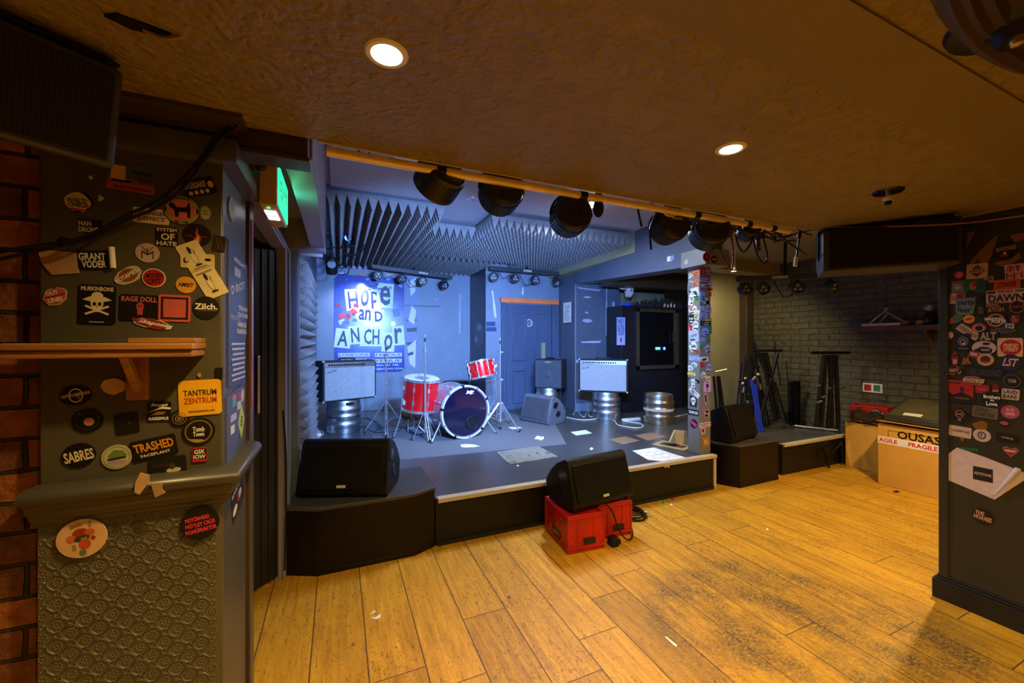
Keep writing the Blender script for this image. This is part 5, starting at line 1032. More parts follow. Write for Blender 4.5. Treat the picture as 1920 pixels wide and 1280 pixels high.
# ================================================================== LEFT SHELF
zt = H-(641-640)/F*1.1; t = T('bracket_shelf', 'long varnished wooden shelf on a bracket across the pier and red brick', 'shelf', (-.355, PV, 1.40))
zf = gv(419, 643, 1.33).z; zb = gv(415, 668, 1.33).z
m = MB(); m.box((-1.6, -.115, zb-1.40+.020), (0, 0, zf-1.40), WOOD); m.build('upper_board', t, bevel=.004)
m = MB(); m.box((-1.6, -.108, zb-1.40), (-.004, 0, zb-1.40+.019), WOOD); m.build('lower_board', t, bevel=.004)
m = MB(); m.box((-.145, -.09, zf-1.40), (-.002, 0, zf-1.40+.014), WOOD); m.build('spacer_block', t, bevel=.002)
q = gv(262, 640, PV); zl = gv(262, 750, 1.41).z-1.40
m = MB(); x = q.x+.355; m.box((x-.024, -.018, zl), (x+.022, 0, zb-1.40), WOOD)
m.add([(x-.008, -.10, zb-1.40), (x-.008, -.07, zb-1.40), (x-.008, -.018, zl+.02), (x-.008, -.018, zl+.05), (x+.010, -.10, zb-1.40), (x+.010, -.07, zb-1.40), (x+.010, -.018, zl+.02), (x+.010, -.018, zl+.05)], [(0, 1, 3, 2), (4, 6, 7, 5), (0, 4, 5, 1), (2, 3, 7, 6), (0, 2, 6, 4), (1, 5, 7, 3)], WOOD); m.build('bracket', t, bevel=.002)
# exit sign
t = T('exit_sign', 'boxy emergency exit sign glowing green over the left doorway', 'exit sign', (-.242, 1.73, 1.91))
m = MB(); m.box((-.030, 0, .0), (.030, .32, .178), CREAMPL); m.build('housing', t, bevel=.006)
m = MB(); m.box((.0305, .012, .012), (.034, .308, .166), GREEN)
XS = TR(.0345, .16, .088) @ Matrix(((0, 0, 1, 0), (1, 0, 0, 0), (0, 1, 0, 0), (0, 0, 0, 1)))
m.text('EXIT', WHITE, XS, w=.2, bold=.02); m.build('green_panel', t, label='glowing green panel reading EXIT')
m = MB(); m.box((-.022, .07, -.004), (.018, .19, .001), SIGNW); m.box((-.022, .128, -.005), (.018, .132, .0), BLK); m.build('lower_window', t, label='glowing white window underneath'); m = MB(); m.lathe([(.001, -.002), (.006, 0)], M('green_led_glow', (0, 1, .1), .4, emit=5, ecol=(.05, 1, .1)), TR(-.002, .03, -.002), 12); m.build('green_led', t)
lamp('AREA', 'exit_sign_light', (-.19, 1.9, 2.0), .5, (.05, 1, .35), .1, (0, 1.9, 2.1), sy=.25)
b = MB(); b.sphere((-.262, 1.70, 2.045), .022, BLK, sc=(1, .7, 1)); b.cyl((-.262, 1.732, 2.045), (-.262, 1.70, 2.045), .01, BLK); tag(b.build('door_buffer'), 'small dark round knob on the near end of the exit sign', 'knob')

# ================================================================== STICKERS AND POSTERS
BAS = {'v': ((1,0,0), (0,0,1), (0,-1,0)), 'u': ((0,-1,0), (0,0,1), (-1,0,0)), 'w': ((0,1,0), (0,0,1), (1,0,0))}
FACES = {'pier': ('v', PV-.0006), 'panel': ('v', PV-.0105), 'rail': ('v', PV-.052), 'side': ('w', PU+.0006), 'right': ('u', RU-.0006), 'postl': ('u', PX-.0006), 'postf': ('v', PY-.0006), 'capl': ('u', 3.0895), 'capf': ('v', 2.6395), 'back': ('v', 6.6494), 'back2': ('v', 6.642), 'doorw': ('v', 5.8494), 'column': ('v', 5.2494), 'ret': ('u', 2.0995), 'cab': ('v', 4.60)}
def fpt(face, px, py):
    k, c = FACES[face]; return gv(px, py, c) if k == 'v' else gu(px, py, c)
def frame(face, px, py, w_, h_):
    k, c = FACES[face]; r_, u_, n_ = [Vector(x) for x in BAS[k]]; o = fpt(face, px, py)
    W_ = (fpt(face, px+w_/2, py)-fpt(face, px-w_/2, py)).dot(r_); H_ = (fpt(face, px, py-h_/2)-fpt(face, px, py+h_/2)).dot(u_)
    return o, abs(W_), abs(H_), Matrix(((r_.x, u_.x, n_.x, 0), (r_.y, u_.y, n_.y, 0), (r_.z, u_.z, n_.z, 0), (0, 0, 0, 1)))
def outline(shape, W_, H_, n=28):
    if shape == 'o': return [(W_/2*math.cos(2*math.pi*i/n), H_/2*math.sin(2*math.pi*i/n)) for i in range(n)]
    if shape == 'd': return [(-W_/2, 0), (0, -H_/2), (W_/2, 0), (0, H_/2)]
    if shape == 'b':
        r2 = random.Random(int(W_*1e4)); return [(W_/2*math.cos(2*math.pi*i/16)*r2.uniform(.78, 1), H_/2*math.sin(2*math.pi*i/16)*r2.uniform(.78, 1)) for i in range(16)]
    if shape == 'r': 
        c = min(W_, H_)*.06; return [(-W_/2+c, -H_/2), (W_/2-c, -H_/2), (W_/2, -H_/2+c), (W_/2, H_/2-c), (W_/2-c, H_/2), (-W_/2+c, H_/2), (-W_/2, H_/2-c), (-W_/2, -H_/2+c)]
    return [(x*W_, y*H_) for x, y in shape]
ST_COUNT = [0]
def sticker(face, px, py, w_, h_, rot, shape, col, items, label, cat='sticker', name='sticker', group=None, edge=None, mat=None):
    o, W_, H_, B = frame(face, px, py, w_, h_); ST_COUNT[0] += 1; lift = (ST_COUNT[0] % 50)*.00007
    m = MB(); Q = RZ(rot); z = .0008+lift
    if edge: m.prism(outline(shape, W_, H_), 0, z, C(edge), Q); m.prism(outline(shape, W_*.93, H_*.92), z, z+.0002, mat or C(col), Q); z += .0002
    else: m.prism(outline(shape, W_, H_), 0, z, mat or C(col), Q)
    k = 0
    for it in items:
        k += 1; zz = z+.00012*k; kind = it[0]
        if kind == 't':      # text, cx, cy, w, h, colour, [rot], [shear]
            _, s, cx, cy, tw, th, c = it[:7]; ro = it[7] if len(it) > 7 else 0; sh = it[8] if len(it) > 8 else 0
            m.text(s, C(c), Q @ TR(cx*W_, cy*H_, zz) @ RZ(ro), w=tw*W_, h=th*H_, bold=.028, shear=sh)
        elif kind == 'o': m.add([(it[1]*W_+it[3]*W_*math.cos(a), it[2]*H_+it[4]*H_*math.sin(a), zz) for a in [i*math.pi/10 for i in range(20)]], [list(range(20))], C(it[5]), Q)
        elif kind == 'g':    # ring
            n = 28; vs = []
            for i in range(n):
                a = 2*math.pi*i/n
                for q_ in (it[5], 1): vs.append((it[1]*W_+it[3]*q_*W_*math.cos(a), it[2]*H_+it[4]*q_*H_*math.sin(a), zz))
            m.add(vs, [(2*i, 2*i+1, (2*i+3) % (2*n), (2*i+2) % (2*n)) for i in range(n)], C(it[6]), Q)
        elif kind == 'r':
            x, y, a, b_ = it[1]*W_, it[2]*H_, it[3]*W_/2, it[4]*H_/2; ro = R(it[6]) if len(it) > 6 else 0
            m.add([(x+p*math.cos(ro)-q_*math.sin(ro), y+p*math.sin(ro)+q_*math.cos(ro), zz) for p, q_ in ((-a, -b_), (a, -b_), (a, b_), (-a, b_))], [(0, 1, 2, 3)], C(it[5]), Q)
        elif kind == 'p': m.add([(x*W_, y*H_, zz) for x, y in it[1]], [list(range(len(it[1])))], C(it[2]), Q)
    ob = m.build(name, smooth=False); ob.matrix_world = Matrix.Translation(o) @ B; return tag(ob, label, cat, group)
DOG = [(-.30, .10), (-.24, .16), (-.16, .12), (-.12, .05), (.10, .06), (.17, .22), (.20, .06), (.20, -.20), (.13, -.20), (.12, -.06), (-.06, -.07), (-.08, -.20), (-.15, -.20), (-.17, -.02), (-.26, .02)]
SKULL = lambda cx, cy, s, c='d8cfc0', k='141210': [('o', cx, cy+.05*s, .22*s, .20*s, c), ('r', cx, cy-.16*s, .22*s, .14*s, c), ('o', cx-.09*s, cy+.02*s, .06*s, .06*s, k), ('o', cx+.09*s, cy+.02*s, .06*s, .06*s, k), ('p', [(cx-.02*s, cy-.08*s), (cx+.02*s, cy-.08*s), (cx, cy-.02*s)], k)]
BIRD = lambda cx, cy, s, c='202020': [('o', cx, cy, .13*s, .16*s, c), ('o', cx, cy, .115*s, .145*s, 'd8c8a0'), ('o', cx-.03*s, cy+.12*s, .07*s, .07*s, c), ('p', [(cx+.08*s, cy), (cx+.2*s, cy+.12*s), (cx+.1*s, cy+.06*s)], c), ('r', cx+.02*s, cy-.17*s, .3*s, .03*s, c)]
K, CR, RD, WH = '12100f', 'd8c8a8', 'b01822', 'e0dcd4'
G = 'band stickers on the left pier'
L = lambda *a, **k: sticker('pier', *a, group=G, **k)
L(247, 334, 90, 52, -3, 'r', '4a5448', [('r', 0, -.34, 1, .3, 'b0502c'), ('r', 0, -.12, 1, .16, '7a5a40'), ('r', -.28, .12, .3, .52, 'd0b070'), ('t', 'NEW MUSIC', .24, .22, .42, .12, '14201c'), ('r', -.2, -.16, .4, .08, K), ('r', .3, -.02, .3, .03, K), ('r', .3, -.1, .3, .03, K), ('t', 'MUSIC PROMOTION', .05, -.38, .8, .09, '703020')], 'green to orange flyer with a pale square, top of the left pier', name='flyer', cat='flyer')
L(147, 379, 60, 42, 0, 'b', 'd8c8a8', [('t', "WAIL'D", -.05, .08, .62, .2, K), ('t', 'CHIELD', 0, -.12, .62, .2, K), ('r', .02, -.33, .5, .07, RD, -5)], "cream fist shaped sticker reading WAIL'D CHIELD", edge=K)
L(190, 372, 12, 14, 0, [(-.4, .5), (.5, .1), (.2, -.2), (-.4, -.5)], CR, [], 'small torn cream scrap right of the fist sticker')
L(170, 425, 46, 26, 2, [(-.5, .5), (.5, .5), (.5, -.4), (-.3, -.5)], '1c1812', [('t', 'MAN', -.22, .22, .52, .36, CR), ('t', 'DRONE', -.08, -.22, .8, .36, CR)], 'dark sticker reading MAN DRONE in cream letters')
L(284, 405, 68, 28, -1, 'r', CR, [('t', 'KISSINGER', 0, .18, .88, .26, '5c1c14'), ('t', 'EFFECT', .08, -.2, .6, .28, '5c1c14'), ('t', 'E', -.32, -.17, .12, .4, RD)], 'cream sticker reading KISSINGER EFFECT in dark red')
L(385, 399, 22, 27, 0, 'o', '8a8a50', [('o', 0, 0, .4, .42, 'a8a070'), ('r', 0, .1, .5, .06, '50603a'), ('r', 0, -.1, .5, .06, '50603a')], 'small green oval sticker half behind the round dog sticker')
L(341, 394, 72, 57, 0, 'o', '8a9838', [('o', 0, 0, .37, .36, 'c86868')] + [('p', [(x*1.15, y*1.3+.02) for x, y in DOG], K), ('t', 'FRANK STANS DAY', 0, .38, .5, .09, K), ('t', 'EST. 1798', 0, -.40, .34, .09, K), ('o', -.42, 0, .03, .1, K), ('o', .42, 0, .03, .1, K)], 'round pink and green sticker with a black standing dog', edge='501810')
L(373, 351, 64, 32, 20, 'r', '14120f', [('t', '4FOXSAKE', -.1, .14, .7, .36, CR, 0, .2)] + [('o', -.3+.17*i, -.28, .06, .12, CR) for i in range(4)] + [('o', .38, .05, .09, .2, CR)], 'tilted black sticker reading 4FOXSAKE with four small icons')
L(313, 444, 42, 36, 0, 'r', '14120f', [('t', 'SYSTEM', 0, .36, .9, .18, CR), ('t', 'OF', .05, 0, .62, .36, CR), ('t', 'HATE', 0, -.35, .9, .22, CR)], 'black sticker reading SYSTEM OF HATE')
L(370, 441, 54, 43, 0, 'o', '1c0c0a', [('p', [(-.08, -.3), (.08, -.35), (.14, -.1), (.02, .1), (.02, .38), (-.06, .05), (-.02, -.1), (-.12, -.12)], 'b04828'), ('p', [(-.03, -.28), (.05, -.28), (.06, -.1), (0, 0)], 'd89058'), ('r', -.25, -.05, .2, .05, '802018'), ('r', .25, -.05, .2, .05, '802018')], 'round dark sticker with an orange flame')
L(411, 457, 24, 30, -6, 'r', '2a1c12', [('r', -.1, 0, .12, .7, '4a3826', 20), ('r', .18, 0, .1, .7, '4a3826', 20)], 'small dark brown sticker at the right edge of the pier')
L(277, 474, 46, 36, 0, 'o', 'b8a098', [('p', [(-.25, -.32), (-.2, -.32), (-.2, .0), (0, -.14), (.2, .0), (.2, -.32), (.25, -.32), (.25, .12), (0, -.04), (-.25, .12)], '303030'), ('r', -.12, .18, .04, .4, '303030', 40), ('r', .12, .18, .04, .4, 'a02040', -40), ('r', 0, .1, .04, .3, '303030')], 'pale lilac round sticker with a geometric M drawing')
L(371, 489, 64, 28, 0, 'r', 'c8b070', [('o', -.34, 0, .08, .2, K), ('o', -.32, .05, .05, .16, 'c8b070'), ('o', .3, .1, .1, .1, K)], 'cream card sticker mostly hidden under the long bird sticker')
L(380, 506, 45, 108, 28, 'r', 'd0c090', BIRD(-.02, .26, .95) + BIRD(-.02, -.24, .95) + [('r', 0, .02, .9, .006, '806040'), ('t', 'THE ARTIST NATION', 0, .05, .6, .025, '404040'), ('t', 'INSTANTSWITCH', 0, -.05, .7, .03, '404040')], 'long tilted cream sticker with two penguin-like birds')
L(241, 516, 66, 30, 38, 'b', 'b8b0a0', [('o', 0, 0, .3, .38, '8a4420'), ('t', 'KOTAMIERS', 0, 0, .9, .34, K), ('t', 'KOTAMIERS', -.005, .01, .88, .28, WH)], 'tilted brown and white sticker reading KOTAMIERS')
L(289, 521, 44, 35, 0, 'o', 'a01c20', [('t', 'MODERN', .02, .13, .7, .26, K, 8), ('t', 'CRIT', .02, -.18, .6, .26, K, 8)], 'round red sticker with black scrawl and a white rim', edge=WH)
L(349, 534, 38, 31, 0, 'o', 'd09030', [('t', 'AMBIT', 0, 0, .76, .26, K, -4)], 'round orange sticker reading AMBIT, on the left pier')
L(183, 571, 70, 74, -1, 'r', '0f0d0c', [('t', 'MURKINBONE', 0, .40, .88, .11, CR), ('p', [(-.4, .12), (-.2, .2), (.2, .2), (.4, .12), (.2, .08), (-.2, .08)], CR), ('o', 0, .22, .16, .1, CR), ('r', 0, -.14, .7, .05, CR, 25), ('r', 0, -.14, .7, .05, CR, -25)] + SKULL(0, .0, .8, CR) + [('t', 'MURKINBONE.COM', 0, -.44, .4, .03, CR)], 'black square sticker reading MURKINBONE with a cowboy skull')
L(262, 577, 74, 49, -1, 'r', '140e0d', [('t', 'RAGE DOLL', 0, .33, .9, .2, 'c06858'), ('o', .02, .05, .1, .16, 'b04040'), ('r', .02, -.16, .14, .2, 'a04840'), ('o', -.02, .07, .02, .03, K), ('o', .06, .07, .02, .03, K), ('t', '@ragedolluk', .12, -.42, .6, .09, 'a03030')], 'black sticker reading RAGE DOLL with a small red doll')
L(328, 578, 60, 50, -1, 'r', 'c05850', [('r', 0, 0, .86, .84, '301414'), ('r', 0, 0, .7, .68, 'b85650')], 'pink and black blank panel right of the RAGE DOLL sticker')
L(387, 577, 50, 43, 0, 'o', '1c1612', [('t', 'Zilch.', 0, .06, .86, .26, WH), ('r', .05, -.12, .7, .02, '806858')], 'round black sticker reading Zilch.')
L(286, 607, 82, 20, -13, 'b', '802420', [('t', 'Skapones', .08, .05, .8, .5, WH, 0, .3)], 'dark red sticker with white script ending in pones', edge=WH)
L(104, 555, 48, 38, 8, [(-.5, -.1), (-.3, .3), (-.1, .38), (0, .3), (.15, .42), (.4, .35), (.5, .2), (.4, -.2), (.1, -.45), (-.3, -.45)], 'b85048', [('t', 'OUT', -.1, .16, .5, .2, WH, 8), ('t', 'LINES', 0, -.18, .6, .22, WH, 8), ('r', 0, 0, .8, .04, '501010', 12)], 'red lips shaped sticker at the left edge of the pier', edge='c8b8a8')
# lower half
L(143, 741, 62, 37, 5, 'o', '0f0d0c', [('g', 0, 0, .22, .36, .85, CR), ('t', 'CASTLECOMBE DRIVE', 0, .04, .9, .16, CR, 6), ('p', [(-.02, .2), (.2, -.45), (.06, -.1)], CR)], 'black oval sticker reading CASTLECOMBE DRIVE over a compass')
L(214, 724, 54, 34, 0, 'b', 'c8a880', [], 'torn pale peeled sticker patch left of the shelf bracket')
L(165, 788, 60, 45, 0, 'o', '0d0b0b', [('o', .05, -.05, .17, .17, 'b88070'), ('g', 0, 0, .38, .36, .96, '484038'), ('r', -.25, .3, .06, .02, CR), ('r', .35, .1, .05, .02, CR)], 'black round record-like sticker with a pink centre')
L(239, 793, 44, 38, 6, 'r', '14100d', [('o', .1, 0, .03, .04, '506030')], 'plain dark square sticker under the peeled patch')
L(299, 771, 44, 36, -2, 'r', '0f0d0c', [('t', 'Stoppt', 0, .33, .74, .2, WH, 0, .3), ('p', [(-.5, -.05), (.1, .14), (.5, .1), (.5, .2), (.1, .26), (-.2, .1)], WH), ('p', [(-.4, -.2), (.2, -.14), (.3, -.02), (-.1, 0)], '806040'), ('t', 'RASSISMUS', 0, -.36, .84, .16, WH)], 'black square sticker reading Stoppt Rassismus with two hands')
L(337, 784, 38, 31, 0, 'o', '14100d', [('g', 0, 0, .36, .36, .9, '806830'), ('g', 0, 0, .22, .22, .8, '907838'), ('g', 0, 0, .1, .1, .5, 'a89048')], 'small black round sticker with golden rings')
L(376, 745, 80, 66, 2, 'r', 'e0a818', [('t', 'TANTRUM', 0, .14, .78, .17, '281c10'), ('t', 'ZENTRUM', 0, -.08, .78, .17, 'b03818'), ('t', 'tantrumzentrum.com', .02, -.38, .62, .06, '503810')], 'yellow square sticker reading TANTRUM ZENTRUM')
L(373, 808, 62, 51, 0, 'o', '14100c', [('g', 0, 0, .42, .42, .9, '80682c'), ('t', 'Tomb', 0, .08, .36, .18, WH), ('t', 'Town', 0, -.1, .34, .16, WH), ('p', [(-.36, -.25), (-.1, -.4), (.25, -.36), (.1, -.3), (-.1, -.28)], 'a08848')], 'black round sticker reading Tomb Town in a golden ring')
L(149, 853, 64, 46, 10, 'o', '0d0b0b', [('t', 'SABRES', 0, -.02, .88, .44, CR)], 'black oval sticker reading SABRES')
L(220, 856, 58, 45, 0, 'o', 'b0a890', [('p', [(-.3, .05), (-.1, .3), (.2, .25), (.35, .05), (.1, -.05), (-.2, -.1)], '608040'), ('o', 0, -.22, .3, .1, 'a08890'), ('r', 0, -.06, .6, .08, '201c18', 8), ('g', 0, 0, .44, .44, .95, '80806a')], 'round pale sticker with a green scene')
L(290, 839, 86, 38, 10, 'r', '100d0c', [('t', 'TRASHED', 0, .12, .88, .44, 'd08820', 0, -.1), ('t', 'FACEPLANT', 0, -.28, .66, .14, CR, 0, -.2)], 'black tilted sticker reading TRASHED FACEPLANT in orange')
L(316, 879, 70, 46, 4, 'r', '1a1614', [('o', .15, -.05, .2, .1, 'c0b0a0'), ('r', -.1, .2, .6, .1, '2c2420'), ('o', .12, .1, .08, .12, '403830'), ('t', 'Mr Failure', -.15, -.38, .6, .24, CR)], 'dark photo sticker reading Mr Failure above the dado rail')
L(375, 852, 29, 26, 0, 'r', 'a01c20', [('r', 0, .06, .9, .78, '201c1a'), ('t', 'GSK', 0, .24, .72, .3, WH), ('t', 'IOW', 0, -.12, .78, .3, WH), ('r', 0, -.38, .8, .1, 'c03030')], 'small red and white square sticker reading GSK IOW')
L(411, 699, 14, 20, 0, 'r', '14110f', [], 'tiny black square sticker at the pier edge beside the yellow one')
L(171, 333, 8, 7, 0, 'b', CR, [], 'tiny pale paint chip high on the left pier'); L(374, 703, 8, 8, 0, 'b', 'a88860', [], 'tiny tan chip above the yellow sticker')
sticker('rail', 267, 906, 26, 40, -10, [(-.3, .5), (.4, .4), (.5, .1), (0, -.5), (-.4, -.4), (-.5, 0)], 'b89868', [], 'torn tan paper peel hanging over the dado rail, left one', group=G, name='paper_peel')
sticker('rail', 296, 917, 28, 28, 5, [(-.4, .5), (.4, .4), (.3, 0), (.5, -.3), (-.2, -.5), (-.3, 0)], 'a08058', [], 'torn tan paper peel hanging over the dado rail, right one', group=G, name='paper_peel')
sticker('panel', 155, 1008, 96, 72, 12, 'o', 'd0a880', [('o', .0, .15, .16, .12, 'a03018'), ('o', .18, .1, .1, .1, 'c06028'), ('o', -.2, .05, .1, .1, 'c06838'), ('o', .0, 0, .16, .08, '304028'), ('o', .03, -.16, .12, .14, 'b84820'), ('o', -.05, -.36, .07, .09, '607070'), ('o', .22, -.06, .05, .05, '902820'), ('o', -.18, -.18, .04, .09, '908838'), ('t', 'RUM', .05, -.02, .12, .08, 'c0a030'), ('t', 'BENTO', -.04, .36, .22, .08, '806018'), ('p', [(.2, .25), (.26, .25), (.27, .4), (.22, .4)], '809040')], 'large cream round sticker with a colourful bouquet on the embossed panel', group=G)
sticker('panel', 376, 979, 73, 62, 8, 'o', '0f0c0d', [('t', 'MOTÖRHEAD', -.05, .16, .62, .15, 'e03858'), ('t', 'MÖTLEY CRÜE', 0, -.02, .76, .15, 'e03858'), ('t', 'MONÜFRÄKTÜR', 0, -.2, .8, .15, 'e03858')], 'black round sticker with three lines of pink band names on the embossed panel', group=G)
# curled banner sticker
o1 = L(111, 492, 78, 48, 0, [(-.5, .45), (.48, .42), (.5, -.38), (-.15, -.5), (-.38, -.1)], 'b09078', [], 'pale blank back of the curled banner sticker on the left pier', name='banner')
L(176, 488, 58, 34, 4, 'r', '12100f', [('t', 'GRANT', -.02, .2, .88, .4, WH), ('t', 'VODER', .02, -.22, .8, .4, WH)], 'black banner reading GRANT VODER in white gothic letters', name='banner')
b = MB(); a = gv(209, 463, PV-.010); c = gv(212, 502, PV-.010); b.cyl(a, c, .0065, PAPER, n=14); tag(b.build('paper_roll'), 'rolled up white end of the curled banner sticker', 'banner', G)
# side face of the pier
S = lambda *a, **k: sticker('side', *a, group='posters on the narrow side of the left pier', **k)
S(446, 592, 36, 262, 0, [(-.5, .48), (-.1, .5), (.45, .40), (.5, .1), (.35, -.2), (.35, -.5), (-.5, -.48)], '3a4478', [('t', 'TRASH', .2, .06, .5, .03, WH), ('t', 'CULTURE', .2, .01, .55, .03, WH), ('t', 'VARIOUS', .15, -.06, .5, .035, WH), ('t', 'RADIO', .15, -.11, .5, .035, WH), ('t', 'FRIDAY', .05, .38, .6, .03, WH), ('t', 'D RIOT', -.05, .2, .7, .06, 'c0c8e8', 12), ('r', -.1, .3, .3, .06, 'a0b0e0'), ('t', 'STICKY DOLLS', -.2, -.02, .45, .03, 'a0a8d0')] + [('r', -.05, -.2-.035*i, .7-.06*(i % 3), .014, 'b8c0e0') for i in range(8)], 'tall silvery blue gig poster on the side of the left pier', cat='poster', name='gig_poster')
S(433, 392, 12, 44, 0, 'o', '8a8078', [('o', 0, .1, .3, .25, '502828'), ('r', 0, -.2, .6, .2, '30a060')], 'small oval sticker high on the side of the left pier')
S(442, 790, 34, 128, 0, [(-.5, .42), (.3, .5), (.5, .4), (.2, -.1), (-.1, -.5), (-.5, -.45)], '4a5684', [('r', -.15, .3, .2, .1, '40a0a0'), ('r', -.15, .38, .2, .06, 'c06840'), ('r', .12, .36, .12, .1, 'b04038'), ('r', .1, .22, .2, .12, 'c0c0c8'), ('r', -.2, .1, .3, .1, 'a8b0d8'), ('r', -.25, -.06, .2, .12, 'd0d0d8'), ('o', .3, .34, .1, .1, 'b8b8c0')], 'blue sheet of small pictures under the tall poster', cat='poster', name='gig_poster')
S(450, 789, 12, 66, 0, 'd', 'b0c828', [('t', '666', 0, 0, .4, .3, K, 70)], 'bright yellow-green diamond sticker on the side of the left pier')
S(434, 836, 20, 52, 12, 'r', '3a4470', [('t', 'DARK', 0, .2, .8, .22, WH), ('t', 'HAVOC', 0, -.15, .8, .22, WH)], 'blue and white lettered sticker just above the rail on the pier side')
S(446, 930, 22, 58, 12, 'r', '2a261e', [('t', 'BLACK CHALK', 0, .36, .9, .12, WH), ('o', -.28, -.2, .18, .14, CR), ('o', .12, .0, .16, .14, CR), ('p', [(-.1, -.1), (.1, -.2), (.05, .1)], 'b02030')], 'dark sticker with two pale discs below the rail on the pier side')

# ---- right pier
Rr = lambda *a, **k: sticker('right', *a, group='band stickers on the right pier', **k)
OC = '7a5418'
for pts, lab in ((((1814, 436), (1829, 434), (1820, 452), (1812, 464)), 'narrow ochre bare patch at the top left of the right pier'), (((1866, 446), (1870, 446), (1862, 476), (1850, 496), (1838, 496), (1836, 484), (1820, 494), (1818, 488), (1836, 470), (1850, 458)), 'large torn ochre bare patch on the upper right pier'), (((1893, 440), (1905, 437), (1920, 438), (1920, 450), (1903, 453)), 'ochre bare patch at the top right of the right pier'), (((1862, 491), (1912, 476), (1914, 485), (1888, 501)), 'ochre bare patch under the SKAPONES sticker'), (((1822, 796), (1842, 788), (1852, 792), (1850, 804), (1830, 806)), 'tan peeled patch among the lower stickers of the right pier')):
    cx = sum(p[0] for p in pts)/len(pts); cy = sum(p[1] for p in pts)/len(pts); w_ = max(p[0] for p in pts)-min(p[0] for p in pts); h_ = max(p[1] for p in pts)-min(p[1] for p in pts)
    Rr(cx, cy, w_, h_, 0, [((p[0]-cx)/w_, -(p[1]-cy)/h_) for p in pts], OC, [], lab, name='peeled_patch', cat='peeled patch')
Rr(1885, 470, 48, 36, -8, 'o', '100c0a', [('t', 'SKAPONES', 0, .12, .8, .22, 'b08048', 10), ('p', [(-.2, -.2), (.2, -.15), (.1, -.32), (-.15, -.32)], '802018'), ('o', 0, -.12, .05, .07, CR)], 'black oval sticker reading SKAPONES, top of the right pier')
Rr(1832, 508, 40, 28, -2, 'r', 'c09870', [('p', [(-.4, 0), (0, -.42), (.4, 0), (0, .42)], '4a3c30'), ('r', 0, 0, .56, .24, 'b89068'), ('t', 'ARTEL', 0, 0, .46, .16, K)], 'peach sticker with a dark diamond emblem')
Rr(1902, 510, 36, 30, 2, 'r', 'd0a898', [('r', -.4+.2*i, .22 if i % 2 else -.22, .1, .44, 'a01c20') for i in range(5)] + [('t', 'DIRTY', 0, .24, .8, .3, '8a1418'), ('t', 'PARTY', 0, -.22, .8, .3, '8a1418')], 'red and white striped sticker reading DIRTY PARTY')
Rr(1798, 515, 19, 15, 0, 'b', 'c02868', [('o', .1, 0, .25, .3, 'd08030')], 'small pink and orange blob sticker')
Rr(1828, 536, 40, 27, 0, 'r', '186048', [('o', -.1, 0, .15, .3, 'b07850'), ('o', -.02, .15, .12, .2, 'a02820'), ('p', [(-.4, -.5), (.1, -.5), (-.1, -.25), (-.3, -.25)], '14201c'), ('o', .3, 0, .15, .3, '28443a')], 'green photo sticker showing a painted face')
Rr(1856, 524, 22, 16, 14, 'b', '30241c', [('t', 'BITE', 0, .2, .8, .34, 'b09078'), ('t', 'ME', .1, -.22, .5, .34, 'b09078')], 'small tilted dark sticker reading BITE ME')
Rr(1796, 537, 24, 21, 0, 'r', '6a6248', [('o', 0, 0, .3, .25, '8a8468'), ('r', .1, -.1, .3, .08, 'c0b090')], 'small greyish photo sticker left of the green photo')
Rr(1795, 559, 28, 20, -2, 'r', 'b08060', [('r', .2, .2, .5, .5, '7a1c18'), ('r', -.2, -.1, .5, .08, '804030'), ('r', -.2, .1, .5, .08, '804030')], 'peach and dark red sticker under the greyish photo')
Rr(1888, 533, 50, 19, 0, 'r', 'b84820', [('t', 'STINGER', 0, 0, .7, .5, K, 4, .3)], 'orange-red sticker reading STINGER')
Rr(1885, 555, 74, 25, 0, 'r', 'c0a0b0', [('t', 'THIS NEW', 0, .36, .4, .2, '181428'), ('r', -.36, .34, .22, .16, '181428'), ('r', .36, .34, .22, .16, '207878'), ('t', 'DAWN', .02, -.14, .9, .56, '181428')], 'wide pale pink sticker reading THIS NEW DAWN')
Rr(1810, 574, 40, 34, -4, [(-.5, .4), (.5, .5), (.4, -.4), (-.1, -.5), (-.4, -.4)], '687468', [('t', 'party', .02, .16, .8, .34, K), ('t', 'fear', -.02, -.2, .66, .3, K)], 'grey-green sticker reading party fear')
Rr(1838, 575, 18, 34, 0, 'r', '16120e', [('o', 0, -.1, .3, .12, '5a3c20'), ('o', .1, -.3, .3, .1, '5a3c20')], 'narrow dark photo sticker right of party fear')
Rr(1865, 576, 38, 23, 2, 'b', '2c2014', [('t', 'PANIC', -.06, .22, .7, .4, 'a87840'), ('t', 'ATOM', .05, -.22, .8, .4, 'a87840')], 'ochre lettered sticker reading PANIC ATOM')
Rr(1907, 575, 30, 24, 0, 'o', '0f0c0b', [('g', 0, 0, .48, .48, .9, 'a87850'), ('t', 'HONEYCUB', 0, 0, .8, .22, 'a04828', 4)], 'black oval sticker with a tan rim reading HONEYCUB')
Rr(1792, 598, 28, 17, 8, [(-.5, -.1), (0, .5), (.5, .4), (.5, -.1), (.1, -.4), (-.4, -.5)], '44602c', [('p', [(-.5, -.1), (-.2, .2), (-.1, -.3), (-.4, -.5)], 'b01c28')], 'small green and red fruit shaped sticker')
Rr(1817, 598, 22, 16, 0, 'o', 'd87c18', [('t', 'AMBIT', 0, 0, .66, .24, K, 4)], 'small round orange sticker on the right pier')
Rr(1867, 600, 48, 33, 0, 'o', '0c0a0a', [('g', 0, 0, .36, .38, .74, 'a86c20'), ('t', 'BARKING', -.08, .08, .7, .16, WH), ('t', 'POETS', .12, -.08, .56, .18, WH)], 'black oval sticker reading BARKING POETS in a golden ring')
